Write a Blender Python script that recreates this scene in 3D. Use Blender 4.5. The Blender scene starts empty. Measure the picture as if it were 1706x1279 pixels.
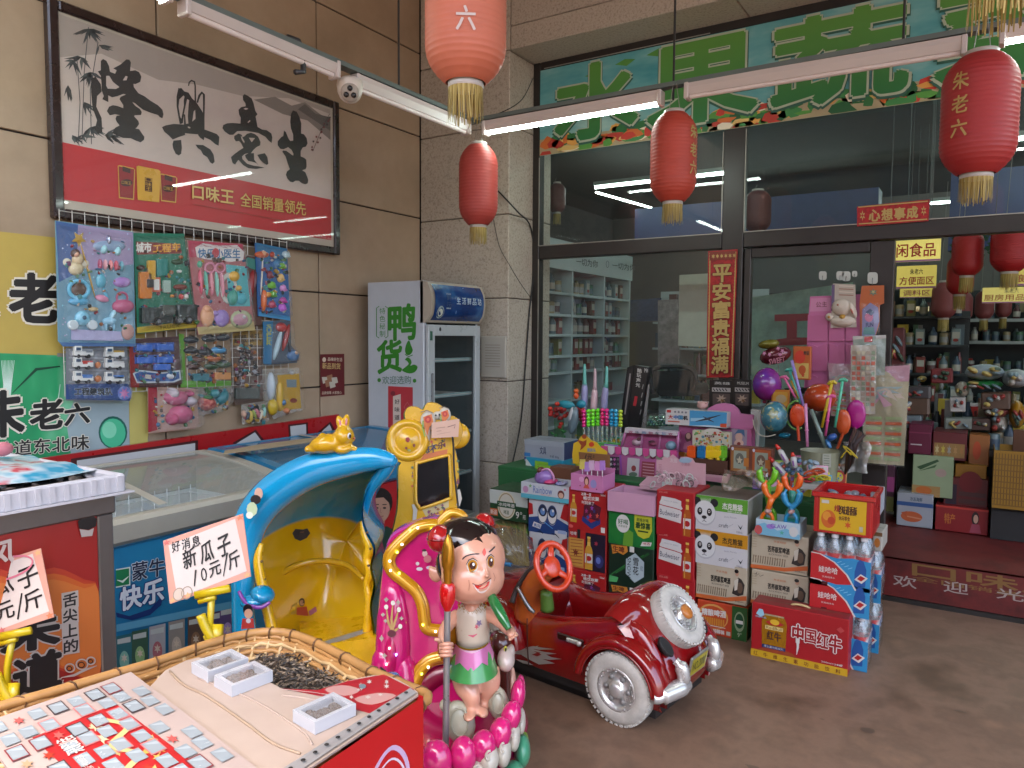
import bpy,math,random
from mathutils import Matrix,Vector,Euler
random.seed(11)
sc = bpy.context.scene
COL = sc.collection
V3 = Vector
# ---------------------------------------------------------------- camera
YAW,PIT,ROL,EYE,FPX = math.radians(32.2),math.radians(3.66),math.radians(0.37),1.5,1242.0
_F = V3((-math.sin(YAW)*math.cos(PIT),math.cos(YAW)*math.cos(PIT),-math.sin(PIT)))
_R0 = V3((math.cos(YAW),math.sin(YAW),0)); _U0 = _R0.cross(_F)
_R = _R0*math.cos(ROL)+_U0*math.sin(ROL); _U = -_R0*math.sin(ROL)+_U0*math.cos(ROL)
cd = bpy.data.cameras.new("camera"); cam = bpy.data.objects.new("camera",cd); COL.objects.link(cam)
cam.matrix_world = Matrix(((_R.x,_U.x,-_F.x,0),(_R.y,_U.y,-_F.y,0),(_R.z,_U.z,-_F.z,EYE),(0,0,0,1)))
cd.sensor_width = 36; cd.lens = FPX*36/1706; cd.clip_end = 500; cd.clip_start = .02
sc.camera = cam
# ---------------------------------------------------------------- sky, sun, exposure
w = bpy.data.worlds.new("World"); sc.world = w; w.use_nodes = True
nt = w.node_tree; bg = nt.nodes["Background"]; sky = nt.nodes.new("ShaderNodeTexSky")
sky.sky_type = 'NISHITA'; sky.sun_disc = False; sky.sun_elevation = math.radians(64); sky.sun_rotation = math.radians(160)
sky.air_density = 1.0; sky.dust_density = 4.0; sky.ozone_density = 1.0
nt.links.new(sky.outputs[0],bg.inputs[0]); bg.inputs[1].default_value = 0.13
sl = bpy.data.lights.new("sun",'SUN'); so = bpy.data.objects.new("sun",sl); COL.objects.link(so)
sl.energy = 1.0; sl.angle = math.radians(14); sl.color = (1,.96,.9)
so.rotation_euler = (math.radians(26),0,math.radians(20))
vs = sc.view_settings; vs.view_transform = 'Standard'; vs.look = 'None'; vs.exposure = 3.0; vs.gamma = 1; vs.use_curve_mapping = False
sc.cycles.use_denoising = True; sc.cycles.max_bounces = 10; sc.cycles.transparent_max_bounces = 24
sc.cycles.diffuse_bounces = 5; sc.cycles.sample_clamp_indirect = 4; sc.cycles.caustics_reflective = False; sc.cycles.caustics_refractive = False

def at(px,py,x=None,y=None,z=None,d=None):
    "the point of the place seen at photo pixel px,py on the plane x=, y= or z=, or d metres deep"
    r = _F+_R*((px-853)/FPX)-_U*((py-639.5)/FPX)
    t = x/r.x if x is not None else y/r.y if y is not None else (z-EYE)/r.z if z is not None else d
    return r*t+V3((0,0,EYE))

# ---------------------------------------------------------------- materials
def lin(h):
    h = h.lstrip('#'); o = []
    for i in (0,2,4):
        c = int(h[i:i+2],16)/255
        o.append(c/12.92 if c <= .04045 else ((c+.055)/1.055)**2.4)
    return (*o,1)
_MC = {}
def mat(h,r=.55,m=0.,n=.1,ns=9.,coat=0.,bump=0.,bs=60.,sp=.5,tr=0.,em=0.,sss=0.):
    key = (h,r,m,n,ns,coat,bump,bs,sp,tr,em,sss)
    if key in _MC: return _MC[key]
    M = bpy.data.materials.new("mat_"+h.strip('#')); M.use_nodes = True
    t = M.node_tree; b = t.nodes["Principled BSDF"]; c = lin(h)
    b.inputs["Roughness"].default_value = r; b.inputs["Metallic"].default_value = m
    b.inputs["Coat Weight"].default_value = coat; b.inputs["Coat Roughness"].default_value = .06
    b.inputs["Specular IOR Level"].default_value = sp
    b.inputs["Transmission Weight"].default_value = tr
    if sss: b.inputs["Subsurface Weight"].default_value = sss; b.inputs["Subsurface Radius"].default_value = (.02,.01,.008)
    if em:
        b.inputs["Emission Color"].default_value = c; b.inputs["Emission Strength"].default_value = em
    tc = t.nodes.new("ShaderNodeTexCoord")
    if n:
        nz = t.nodes.new("ShaderNodeTexNoise"); nz.inputs["Scale"].default_value = ns; nz.inputs["Detail"].default_value = 6; nz.inputs["Roughness"].default_value = .65
        t.links.new(tc.outputs["Object"],nz.inputs["Vector"])
        mr = t.nodes.new("ShaderNodeMapRange"); mr.inputs[1].default_value = .3; mr.inputs[2].default_value = .7
        mr.inputs[3].default_value = 1-n; mr.inputs[4].default_value = 1+n*.6
        t.links.new(nz.outputs[0],mr.inputs[0])
        mx = t.nodes.new("ShaderNodeVectorMath"); mx.operation = 'SCALE'; mx.inputs[0].default_value = c[:3]
        t.links.new(mr.outputs[0],mx.inputs["Scale"]); t.links.new(mx.outputs[0],b.inputs["Base Color"])
        m2 = t.nodes.new("ShaderNodeMapRange"); m2.inputs[3].default_value = max(.02,r-.12); m2.inputs[4].default_value = min(1,r+.12)
        t.links.new(nz.outputs[0],m2.inputs[0]); t.links.new(m2.outputs[0],b.inputs["Roughness"])
    else: b.inputs["Base Color"].default_value = c
    if bump:
        n2 = t.nodes.new("ShaderNodeTexNoise"); n2.inputs["Scale"].default_value = bs; n2.inputs["Detail"].default_value = 4
        t.links.new(tc.outputs["Object"],n2.inputs["Vector"])
        bp = t.nodes.new("ShaderNodeBump"); bp.inputs["Strength"].default_value = bump; bp.inputs["Distance"].default_value = .01
        t.links.new(n2.outputs[0],bp.inputs["Height"]); t.links.new(bp.outputs[0],b.inputs["Normal"])
    _MC[key] = M; return M
def lamp(h,e):
    k = ('L',h,e)
    if k in _MC: return _MC[k]
    M = bpy.data.materials.new("lit"); M.use_nodes = True; t = M.node_tree; t.nodes.clear()
    o = t.nodes.new("ShaderNodeOutputMaterial"); s = t.nodes.new("ShaderNodeEmission"); s.inputs[0].default_value = lin(h); s.inputs[1].default_value = e
    t.links.new(s.outputs[0],o.inputs[0]); _MC[k] = M; return M
def clear(h='f4f8f8',a=.16,r=.08,wr=0.,ior=1.45,base=.0):
    "thin clear sheet: see-through, mirror sheen by viewing angle, a little of its own milkiness (a); wr wrinkles the sheen"
    k = ('C',h,a,r,wr,ior,base)
    if k in _MC: return _MC[k]
    M = bpy.data.materials.new("clear"); M.use_nodes = True; t = M.node_tree; t.nodes.clear(); L = t.links.new; N = t.nodes.new
    o = N("ShaderNodeOutputMaterial"); tr = N("ShaderNodeBsdfTransparent"); df = N("ShaderNodeBsdfDiffuse"); gl = N("ShaderNodeBsdfGlossy")
    df.inputs[0].default_value = lin(h); gl.inputs["Roughness"].default_value = r; tr.inputs[0].default_value = (*[.5+.5*c for c in lin(h)[:3]],1)
    m1 = N("ShaderNodeMixShader"); m2 = N("ShaderNodeMixShader"); lw = N("ShaderNodeLayerWeight"); lw.inputs[0].default_value = .5; f0 = ((ior-1)/(ior+1))**2
    pw = N("ShaderNodeMath"); pw.operation = 'POWER'; pw.inputs[1].default_value = 5; L_ = t.links.new; L_(lw.outputs["Facing"],pw.inputs[0])
    fr = N("ShaderNodeMath"); fr.operation = 'MULTIPLY_ADD'; fr.inputs[1].default_value = 1-f0; fr.inputs[2].default_value = f0; L_(pw.outputs[0],fr.inputs[0])
    m1.inputs[0].default_value = a; L(tr.outputs[0],m1.inputs[1]); L(df.outputs[0],m1.inputs[2])
    fac = fr.outputs[0]
    if base:
        ad = N("ShaderNodeMath"); ad.operation = 'ADD'; ad.inputs[1].default_value = base; L(fr.outputs[0],ad.inputs[0]); fac = ad.outputs[0]
    L(fac,m2.inputs[0]); L(m1.outputs[0],m2.inputs[1]); L(gl.outputs[0],m2.inputs[2]); L(m2.outputs[0],o.inputs[0])
    if wr:
        tc = N("ShaderNodeTexCoord"); nz = N("ShaderNodeTexNoise"); nz.inputs["Scale"].default_value = 22; nz.inputs["Detail"].default_value = 3
        bp = N("ShaderNodeBump"); bp.inputs["Strength"].default_value = wr; bp.inputs["Distance"].default_value = .02
        L(tc.outputs["Object"],nz.inputs[0]); L(nz.outputs[0],bp.inputs["Height"]); L(bp.outputs[0],gl.inputs["Normal"]); L(bp.outputs[0],lw.inputs["Normal"])
    _MC[k] = M; return M
def ramped(name,stops,scale,detail=8,r=.6,bump=0.,stretch=(1,1,1),coat=0.,kind='noise',rr=None):
    M = bpy.data.materials.new(name); M.use_nodes = True; t = M.node_tree; b = t.nodes["Principled BSDF"]; L = t.links.new; N = t.nodes.new
    tc = N("ShaderNodeTexCoord"); mp = N("ShaderNodeMapping"); mp.inputs["Scale"].default_value = stretch
    L(tc.outputs["Object"],mp.inputs[0])
    if kind == 'voronoi': nz = N("ShaderNodeTexVoronoi"); nz.inputs["Scale"].default_value = scale; out = nz.outputs["Color"]
    else: nz = N("ShaderNodeTexNoise"); nz.inputs["Scale"].default_value = scale; nz.inputs["Detail"].default_value = detail; nz.inputs["Roughness"].default_value = .65; out = nz.outputs[0]
    L(mp.outputs[0],nz.inputs["Vector"]); cr = N("ShaderNodeValToRGB"); e = cr.color_ramp.elements
    while len(e) < len(stops): e.new(.5)
    for el,(p,h) in zip(e,stops): el.position = p; el.color = lin(h)
    L(out,cr.inputs[0]); L(cr.outputs[0],b.inputs["Base Color"]); b.inputs["Roughness"].default_value = r; b.inputs["Coat Weight"].default_value = coat
    if rr:
        mr = N("ShaderNodeMapRange"); mr.inputs[1].default_value = .3; mr.inputs[2].default_value = .7; mr.inputs[3].default_value = rr[0]; mr.inputs[4].default_value = rr[1]
        L(out,mr.inputs[0]); L(mr.outputs[0],b.inputs["Roughness"])
    if bump:
        bp = N("ShaderNodeBump"); bp.inputs["Strength"].default_value = bump; bp.inputs["Distance"].default_value = .01; L(out,bp.inputs["Height"]); L(bp.outputs[0],b.inputs["Normal"])
    return M
# often used
def paper(h): return mat(h,.5,n=.05)
def ink(h): return mat(h,.45,n=.04)
def plast(h,r=.3): return mat(h,r,n=.04,coat=.15)
def gloss(h): return mat(h,.16,n=.05,coat=.7)

# ---------------------------------------------------------------- mesh building
_TX = {}
def text_mesh(s,off=0.):
    k = (s,off)
    if k not in _TX:
        c = bpy.data.curves.new("txt","FONT"); c.body = s; c.size = 1; c.resolution_u = 2; c.offset = off
        o = bpy.data.objects.new("txt",c); COL.objects.link(o)
        me = bpy.data.meshes.new_from_object(o.evaluated_get(bpy.context.evaluated_depsgraph_get()))
        vs_ = [v.co.copy() for v in me.vertices]; fs = [tuple(p.vertices) for p in me.polygons]
        bpy.data.objects.remove(o); bpy.data.curves.remove(c); bpy.data.meshes.remove(me)
        x0 = min(v.x for v in vs_); x1 = max(v.x for v in vs_); y0 = min(v.y for v in vs_); y1 = max(v.y for v in vs_)
        _TX[k] = ([((v.x-x0)/(x1-x0),(v.y-y0)/(y1-y0)) for v in vs_],fs,(x1-x0)/(y1-y0))
    return _TX[k]
_FR = {}
def T(x=0,y=0,z=0,rx=0,ry=0,rz=0,s=1):
    return Matrix.Translation((x,y,z)) @ Euler((rx,ry,rz)).to_matrix().to_4x4() @ Matrix.Scale(s,4)
def align(p0,p1):
    d = V3(p1)-V3(p0)
    return Matrix.Translation(p0) @ d.to_track_quat('Z','Y').to_matrix().to_4x4(),d.length
class G:
    "collects shapes of one part into one mesh"
    def __init__(s,M=None): s.v = []; s.f = []; s.mi = []; s.sm = []; s.mats = []; s.M = M or Matrix()
    def add(s,vs_,fs,m,sm=False,M=None):
        if m not in s.mats: s.mats.append(m)
        k = s.mats.index(m); b = len(s.v); A = s.M @ M if M is not None else s.M
        s.v += [A @ V3(v) for v in vs_]
        for f in fs: s.f.append(tuple(b+i for i in f)); s.mi.append(k); s.sm.append(sm)
        return s
    def box(s,x0,y0,z0,x1,y1,z1,m,M=None,b=0.):
        if b:
            b = min(b,abs(x1-x0)/2.2,abs(y1-y0)/2.2,abs(z1-z0)/2.2); vs_ = []; idx = {}
            X,Y,Z = (x0,x1),(y0,y1),(z0,z1)
            for i in (0,1):
                for j in (0,1):
                    for k in (0,1):
                        sx,sy,sz = (b,-b)[i],(b,-b)[j],(b,-b)[k]
                        for a,o in ((0,(0,sy,sz)),(1,(sx,0,sz)),(2,(sx,sy,0))):
                            idx[i,j,k,a] = len(vs_); vs_.append((X[i]+o[0],Y[j]+o[1],Z[k]+o[2]))
            I = lambda *q: idx[q]; fs = []
            for e in (0,1):
                fs += [[I(e,0,0,0),I(e,1,0,0),I(e,1,1,0),I(e,0,1,0)],[I(0,e,0,1),I(1,e,0,1),I(1,e,1,1),I(0,e,1,1)],[I(0,0,e,2),I(1,0,e,2),I(1,1,e,2),I(0,1,e,2)]]
                for g in (0,1):
                    fs += [[I(e,g,0,0),I(e,g,1,0),I(e,g,1,1),I(e,g,0,1)],[I(e,0,g,0),I(e,1,g,0),I(e,1,g,2),I(e,0,g,2)],[I(0,e,g,1),I(1,e,g,1),I(1,e,g,2),I(0,e,g,2)]]
                    for h in (0,1): fs.append([I(e,g,h,0),I(e,g,h,1),I(e,g,h,2)])
            c = V3(((x0+x1)/2,(y0+y1)/2,(z0+z1)/2))
            for f in fs:
                p = [V3(vs_[i]) for i in f]; nn = (p[1]-p[0]).cross(p[2]-p[0])
                if nn.dot(sum(p,V3())/len(p)-c) < 0: f.reverse()
            return s.add(vs_,fs,m,False,M)
        vs_ = [(x,y,z) for x in (x0,x1) for y in (y0,y1) for z in (z0,z1)]
        return s.add(vs_,[(0,1,3,2),(4,6,7,5),(0,4,5,1),(2,3,7,6),(0,2,6,4),(1,5,7,3)],m,False,M)
    def lathe(s,prof,m,n=24,M=None,sm=True,sq=None,caps=True):
        "prof: (radius, z) bottom to top"
        vs_ = []; fs = []
        for r,z in prof:
            for i in range(n):
                a = 2*math.pi*i/n; c,q = math.cos(a),math.sin(a)
                if sq: c = math.copysign(abs(c)**sq,c); q = math.copysign(abs(q)**sq,q)
                vs_.append((r*c,r*q,z))
        for j in range(len(prof)-1):
            for i in range(n): fs.append((j*n+i,j*n+(i+1) % n,(j+1)*n+(i+1) % n,(j+1)*n+i))
        s.add(vs_,fs,m,sm,M)
        if caps:
            if prof[0][0] > 1e-4: s.add(vs_[:n],[tuple(range(n-1,-1,-1))],m,False,M)
            if prof[-1][0] > 1e-4: s.add(vs_[-n:],[tuple(range(n))],m,False,M)
        return s
    def cyl(s,p0,p1,r0,m,r1=None,n=16,caps=True):
        A,l = align(p0,p1); return s.lathe([(r0,0),(r0 if r1 is None else r1,l)],m,n,A,caps=caps)
    def ell(s,c,r,m,n=20,M=None,rot=None):
        if not hasattr(r,'__len__'): r = (r,r,r)
        k = max(6,n//2); A = Matrix.Translation(c)
        if rot: A = A @ Euler(rot).to_matrix().to_4x4()
        A = A @ Matrix.Diagonal((*r,1)); A = M @ A if M is not None else A
        return s.lathe([(max(1e-5,math.sin(math.pi*i/k)),-math.cos(math.pi*i/k)) for i in range(k+1)],m,n,A,caps=False)
    def tube(s,pts,r,m,n=8,closed=False,M=None,flat=None):
        "round tube along pts; r number or list; flat=(vector, ratio) squashes"
        pts = [V3(p) for p in pts]; k = len(pts); vs_ = []; fs = []; up = None
        for i,p in enumerate(pts):
            a = pts[(i-1) % k] if (i or closed) else p; b = pts[(i+1) % k] if (i < k-1 or closed) else p
            d = (b-a).normalized()
            if up is None: up = d.orthogonal().normalized()
            up = (up-d*up.dot(d)).normalized(); sd = d.cross(up); rr = r[i] if hasattr(r,'__len__') else r
            for j in range(n):
                t = 2*math.pi*j/n; o = up*math.cos(t)*rr+sd*math.sin(t)*rr
                if flat: fv = V3(flat[0]).normalized(); o = o-fv*o.dot(fv)*(1-flat[1])
                vs_.append(p+o)
        for i in range(k if closed else k-1):
            for j in range(n): fs.append((i*n+j,i*n+(j+1) % n,((i+1) % k)*n+(j+1) % n,((i+1) % k)*n+j))
        if not closed: fs += [tuple(range(n-1,-1,-1)),tuple(range((k-1)*n,k*n))]
        return s.add(vs_,fs,m,True,M)
    def prism(s,poly,d,m,M=None,m2=None,sm=False,bev=0.):
        "2-D outline in local xz extruded d along y (front at y=0, thickness towards +y)"
        k = len(poly); a = sum(poly[i][0]*poly[(i+1) % k][1]-poly[(i+1) % k][0]*poly[i][1] for i in range(k))
        if a < 0: poly = poly[::-1]
        if bev:
            inn = inset(poly,bev); rings = [(inn,0),(poly,bev),(poly,d-bev),(inn,d)]
        else: rings = [(poly,0),(poly,d)]
        vs_ = [(x,y,z) for q,y in rings for x,z in q]; nr = len(rings)
        s.add(vs_,[tuple(range(k))],m,False,M)
        s.add(vs_,[tuple((nr-1)*k+i for i in range(k-1,-1,-1))],m2 or m,False,M)
        return s.add(vs_,[(j*k+i,(j+1)*k+i,(j+1)*k+(i+1) % k,j*k+(i+1) % k) for j in range(nr-1) for i in range(k)],m2 or m,sm,M)
    def grid(s,fn,nu,nv,m,sm=True,M=None,cu=False,th=0.):
        "surface fn(u,v), u,v in 0..1; th gives it thickness by a second offset sheet"
        vs_ = [fn(i/nu,j/nv) for j in range(nv+1) for i in range(nu+1)]; k = nu+1
        fs = [(j*k+i,j*k+i+1,(j+1)*k+i+1,(j+1)*k+i) for j in range(nv) for i in range(nu)]
        return s.add(vs_,fs,m,sm,M)
    def ob(s,name,parent=None,label=None,cat=None,group=None,kind=None,world=True,sub=0,solid=0.,bevel=0.):
        vs_ = s.v
        if parent is not None:
            A = _FR.get(parent.name,Matrix())
            if world: I = A.inverted(); vs_ = [I @ v for v in vs_]
            off = V3()
        else:
            off = V3(((min(v.x for v in vs_)+max(v.x for v in vs_))/2,(min(v.y for v in vs_)+max(v.y for v in vs_))/2,min(v.z for v in vs_)))
            vs_ = [v-off for v in vs_]
        me = bpy.data.meshes.new(name); me.from_pydata([tuple(v) for v in vs_],[],s.f)
        for m in s.mats: me.materials.append(m)
        me.polygons.foreach_set("material_index",s.mi); me.polygons.foreach_set("use_smooth",s.sm); me.update()
        o = bpy.data.objects.new(name,me); COL.objects.link(o); o.location = off
        if parent is not None: o.parent = parent; _FR[o.name] = _FR.get(parent.name,Matrix())
        else: _FR[o.name] = Matrix.Translation(off)
        if bevel:
            q = o.modifiers.new("b",'BEVEL'); q.width = bevel; q.segments = 2; q.limit_method = 'ANGLE'; q.angle_limit = math.radians(40)
        if solid: q = o.modifiers.new("s",'SOLIDIFY'); q.thickness = solid; q.offset = 0
        if sub: q = o.modifiers.new("u",'SUBSURF'); q.levels = sub; q.render_levels = sub
        return tag(o,label,cat,group,kind)
def tag(o,label=None,cat=None,group=None,kind=None):
    for k,v in (("label",label),("category",cat),("group",group),("kind",kind)):
        if v: o[k] = v
    return o
def root(name,label,cat,loc=(0,0,0),rz=0.,group=None):
    o = bpy.data.objects.new(name,None); COL.objects.link(o); o.location = loc; o.rotation_euler = (0,0,rz); o.empty_display_size = .1
    _FR[o.name] = Matrix.Translation(loc) @ Matrix.Rotation(rz,4,'Z')
    return tag(o,label,cat,group)
def copy_tree(o,loc=None,rz=None,label=None,parent=None):
    c = o.copy(); COL.objects.link(c)
    if parent is not None: c.parent = parent
    else:
        if loc is not None: c.location = loc
        if rz is not None: c.rotation_euler = (0,0,rz)
        if label: c["label"] = label
    for ch in list(o.children): copy_tree(ch,parent=c)
    return c
def inset(poly,b):
    k = len(poly); out = []
    for i in range(k):
        p0,p,p1 = V3((*poly[i-1],0)),V3((*poly[i],0)),V3((*poly[(i+1) % k],0))
        d0 = (p-p0).normalized(); d1 = (p1-p).normalized(); n0 = V3((-d0.y,d0.x,0)); n1 = V3((-d1.y,d1.x,0))
        q = n0+n1; q = q/max(.35,q.dot(q))*2*.5*2 if q.length > 1e-6 else n0
        q = q.normalized()*b*min(1.6,1/max(.5,q.normalized().dot(n0))); out.append((p.x+q.x,p.y+q.y))
    return out
def rrect(x0,z0,x1,z1,r,n=4):
    o = []
    for cx,cz,a in ((x1-r,z1-r,0),(x0+r,z1-r,90),(x0+r,z0+r,180),(x1-r,z0+r,270)):
        for i in range(n+1): t = math.radians(a+90*i/n); o.append((cx+r*math.cos(t),cz+r*math.sin(t)))
    return o
def smooth(pts,n=6,closed=False):
    "Catmull-Rom through points of any dimension"
    k = len(pts); out = []
    for i in range(k if closed else k-1):
        p = [pts[(i+j) % k] if closed else pts[min(max(i+j,0),k-1)] for j in (-1,0,1,2)]
        for q in range(n):
            t = q/n
            out.append(tuple(.5*(2*b+(c-a)*t+(2*a-5*b+4*c-d)*t*t+(3*b-a-3*c+d)*t**3) for a,b,c,d in zip(*p)))
    if not closed: out.append(tuple(pts[-1]))
    return out

class Pr:
    "draws printed shapes on a surface: mp(u, v, lift) gives the point; u, v are fractions (or photo pixels) of the printed face"
    def __init__(s,g,mp,step=.0006): s.g = g; s.mp = mp; s.k = 1; s.step = step
    def up(s,n=1): s.k += n; return s
    def poly(s,pts,m,k=0):
        s.g.add([s.mp(u,v,s.step*(s.k+k)) for u,v in pts],[tuple(range(len(pts)))],m); s.k += .12; return s
    def rect(s,u0,v0,u1,v1,m): return s.poly([(u0,v0),(u1,v0),(u1,v1),(u0,v1)],m)
    def rr(s,u0,v0,u1,v1,r,m): return s.poly(rrect(min(u0,u1),min(v0,v1),max(u0,u1),max(v0,v1),r),m)
    def ell(s,cu,cv,ru,rv,m,n=20,a0=0.,a1=360.):
        return s.poly([(cu+ru*math.cos(math.radians(a0+(a1-a0)*i/n)),cv+rv*math.sin(math.radians(a0+(a1-a0)*i/n))) for i in range(n if a1-a0 >= 360 else n+1)],m)
    def ring(s,cu,cv,ru,rv,wu,wv,m,n=24):
        P = lambda a,q,r: s.mp(cu+q*math.cos(a),cv+r*math.sin(a),s.step*s.k)
        vs_ = []
        for i in range(n): a = 2*math.pi*i/n; vs_ += [P(a,ru,rv),P(a,ru-wu,rv-wv)]
        s.g.add(vs_,[(2*i,(2*i+2) % (2*n),(2*i+3) % (2*n),2*i+1) for i in range(n)],m); s.k += .12; return s
    def star(s,cu,cv,ru,rv,m,n=5,q=.45,a=90):
        return s.poly([(cu+(ru if i % 2 == 0 else ru*q)*math.cos(math.radians(a+180*i/n)),cv+(rv if i % 2 == 0 else rv*q)*math.sin(math.radians(a+180*i/n))) for i in range(2*n)],m)
    def line(s,pts,wd,m,asp=1.):
        "brush stroke; asp = how many v units one u unit is worth"
        k = len(pts); L_,R_ = [],[]
        for i,(u,v) in enumerate(pts):
            a = pts[max(i-1,0)]; b = pts[min(i+1,k-1)]; dx,dy = b[0]-a[0],(b[1]-a[1])/asp; l = math.hypot(dx,dy) or 1
            h = (wd[i] if hasattr(wd,'__len__') else wd)/2; nx,ny = -dy/l*h,dx/l*h*asp
            L_.append((u+nx,v+ny)); R_.append((u-nx,v-ny))
        vs_ = [s.mp(u,v,s.step*s.k) for p in zip(L_,R_) for u,v in p]
        s.g.add(vs_,[(2*i,2*i+1,2*i+3,2*i+2) for i in range(k-1)],m); s.k += .12; return s
    def text(s,t,u0,v0,u1,v1,m,off=0.,sk=0.,edge=None,eoff=.03):
        "text stretched into the box u0,v0 (bottom left) - u1,v1 (top right); sk raises the right end; off fattens; edge = outline material"
        if edge: s.text(t,u0,v0,u1,v1,edge,off+eoff,sk); s.k += .4
        vs_,fs,_ = text_mesh(t); rv = abs(v1-v0)*off; e = abs(v1-v0)*.01 or .01
        lu = (s.mp(u0+e,v0,0)-s.mp(u0,v0,0)).length; lv = (s.mp(u0,v0+e,0)-s.mp(u0,v0,0)).length; ru = rv*lv/max(lu,1e-9)
        n = 1 if not off else 4 if off < .025 else 8
        for i in range(n):
            c,q = (0,0) if n == 1 else (math.cos(6.2832*(i+.5)/n)*ru,math.sin(6.2832*(i+.5)/n)*rv)
            s.g.add([s.mp(u0+(u1-u0)*a+c,v0+(v1-v0)*b+sk*a+q,s.step*s.k) for a,b in vs_],fs,m); s.k += .05
        s.k += .07; return s
    def vtext(s,t,u0,v0,u1,v1,m,off=0.,gap=.12,edge=None,eoff=.03):
        n = len(t); h = (v1-v0)/n
        for i,ch in enumerate(t): s.text(ch,u0,v1-h*(i+1)+h*gap/2,u1,v1-h*i-h*gap/2,m,off,edge=edge,eoff=eoff)
        return s
def plane_px(x=None,y=None,z=None,n=None):
    "map for prints given in photo pixels on an axis-aligned plane; n = outward normal"
    n = V3(n or ((1,0,0) if x is not None else (0,-1,0) if y is not None else (0,0,1)))
    return lambda u,v,k: at(u,v,x=x,y=y,z=z)+n*k
def face(o,u,v):
    "map with fractions on the parallelogram o, o+u, o+v"
    o,u,v = V3(o),V3(u),V3(v); n = u.cross(v).normalized()
    return lambda a,b,k: o+u*a+v*b+n*k
def front(x0,z0,x1,z1,y):   return face((x0,y,z0),(x1-x0,0,0),(0,0,z1-z0))
def crop(x0,y0,s,pts): return [(x0+a/s,y0+b/s) for a,b in pts]
def ptext(p,t,bl,br,h,m,off=.0,edge=None,eoff=.03,sk=None):
    "text whose baseline runs from photo pixel bl to br, h pixels high"
    p.text(t,bl[0],bl[1],br[0],bl[1]-h,m,off,br[1]-bl[1] if sk is None else sk,edge,eoff)
def blob(g,mp,u,v,ru,rv,dep,m,kind='ell',rot=0.,lift=0.,n=14,dir=None):
    "a solid lump standing on a printed face: ru, rv in the face's own units, dep metres thick"
    e = .01; eu = (mp(u+e,v,0)-mp(u-e,v,0))/(2*e); ev = (mp(u,v+e,0)-mp(u,v-e,0))/(2*e)
    nn = dir or (mp(u,v,1)-mp(u,v,0)); c,s = math.cos(math.radians(rot)),math.sin(math.radians(rot))
    a = (eu*c+ev*s)*ru; b = (ev*c-eu*s)*rv; o = mp(u,v,lift)+nn*(dep*.5 if kind == 'box' else 0); d = nn*dep*(.5 if kind == 'box' else 1)
    M = Matrix(((a.x,b.x,d.x,o.x),(a.y,b.y,d.y,o.y),(a.z,b.z,d.z,o.z),(0,0,0,1)))
    if kind == 'box': g.box(-1,-1,-1,1,1,1,m,M,b=.12)
    elif kind == 'cyl': g.lathe([(1,0),(1,.9),(.92,1)],m,n+6,M)
    elif kind == 'ring': g.tube([(math.cos(6.2832*i/n),math.sin(6.2832*i/n),.3) for i in range(n)],.22,m,6,True,M)
    else: g.ell((0,0,0),1,m,n,M)
def slab(g,mp,pts,th,m,m2=None,lift=0.):
    "flat board with outline pts on a printed face, th metres thick, standing off the face"
    k = len(pts); vs_ = [mp(u,v,lift+th) for u,v in pts]+[mp(u,v,lift) for u,v in pts]
    g.add(vs_,[tuple(range(k))],m); g.add(vs_,[tuple(range(2*k-1,k-1,-1))]+[(i,k+i,k+(i+1) % k,(i+1) % k) for i in range(k)],m2 or m)

def sheet(g,a,b,c,m):
    "one thin flat sheet from corner a along b and c"
    a,b,c = V3(a),V3(b),V3(c); g.add([a,b,b+c-a,c],[(0,1,2,3)],m)
# ================================================================ the setting
XW,YC,XG,YG = -3.779,4.631,-2.953,5.0
FLOOR = ramped("porch floor",[(.2,'3f2f25'),(.36,'604a3a'),(.48,'7a5f4d'),(.58,'6c5443'),(.7,'856752'),(.85,'523e31')],2.3,14,bump=.08,rr=(.42,.7))
g = G(); g.add([(-60,-60,0),(60,-60,0),(60,60,0),(-60,60,0)],[(0,1,2,3)],FLOOR)
g.ob("ground",kind="structure")
# the building across the street, which only the window panes mirror
g = G(); OW = mat("55504b",.8,n=.15,ns=.6); g.box(-30,-26,0,26,-24,12,OW)
for i in range(18):
    for j in range(4): g.box(-28+i*3,-24.02,1.2+j*3,-26.4+i*3,-23.98,3+j*3,mat("2b3036",.2))
g.ob("street_building",None,"plain grey building across the street with rows of dark windows","building")
g = G(); g.add([(-60,-60,.004),(60,-60,.004),(60,-2.7,.004),(-60,-2.7,.004)],[(0,1,2,3)],ramped("street",[(.3,'77716a'),(.7,'8d867e')],2,8,r=.8)); g.ob("street",kind="structure")  # added out of view, pale to bounce light up under the porch
g = G(); rs = random.Random(77); SM = [mat('5d4a3b',.5),mat('64503f',.55),mat('574537',.45)]
for i in range(40):
    cx,cy,q = rs.uniform(-1.6,.9),rs.uniform(1.2,4.2),rs.uniform(.004,.03); k = rs.choice((7,9,11)); el = rs.uniform(.3,1)
    g.add([(cx+q*math.cos(6.2832*j/k)*rs.uniform(.6,1.2),cy+q*el*math.sin(6.2832*j/k)*rs.uniform(.6,1.2),.002) for j in range(k)],[tuple(range(k))],SM[i % 3])
g.ob("floor_stains",kind="structure")
TAN = ramped("tan panel",[(.22,'84705b'),(.4,'9a856e'),(.55,'a58f77'),(.75,'b09b83')],1.5,12,r=.42,bump=.03,rr=(.36,.5))
g = G(); jt = mat('2a2320',.9)
ys = [-2.6,-1.0,.17,1.3,2.435,3.565,YC]; zs = [0,.52,1.15,1.785,2.42,3.05,3.68,4.6]
g.box(XW-.2,-2.6,0,XW-.014,YC+.2,4.6,jt)
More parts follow.
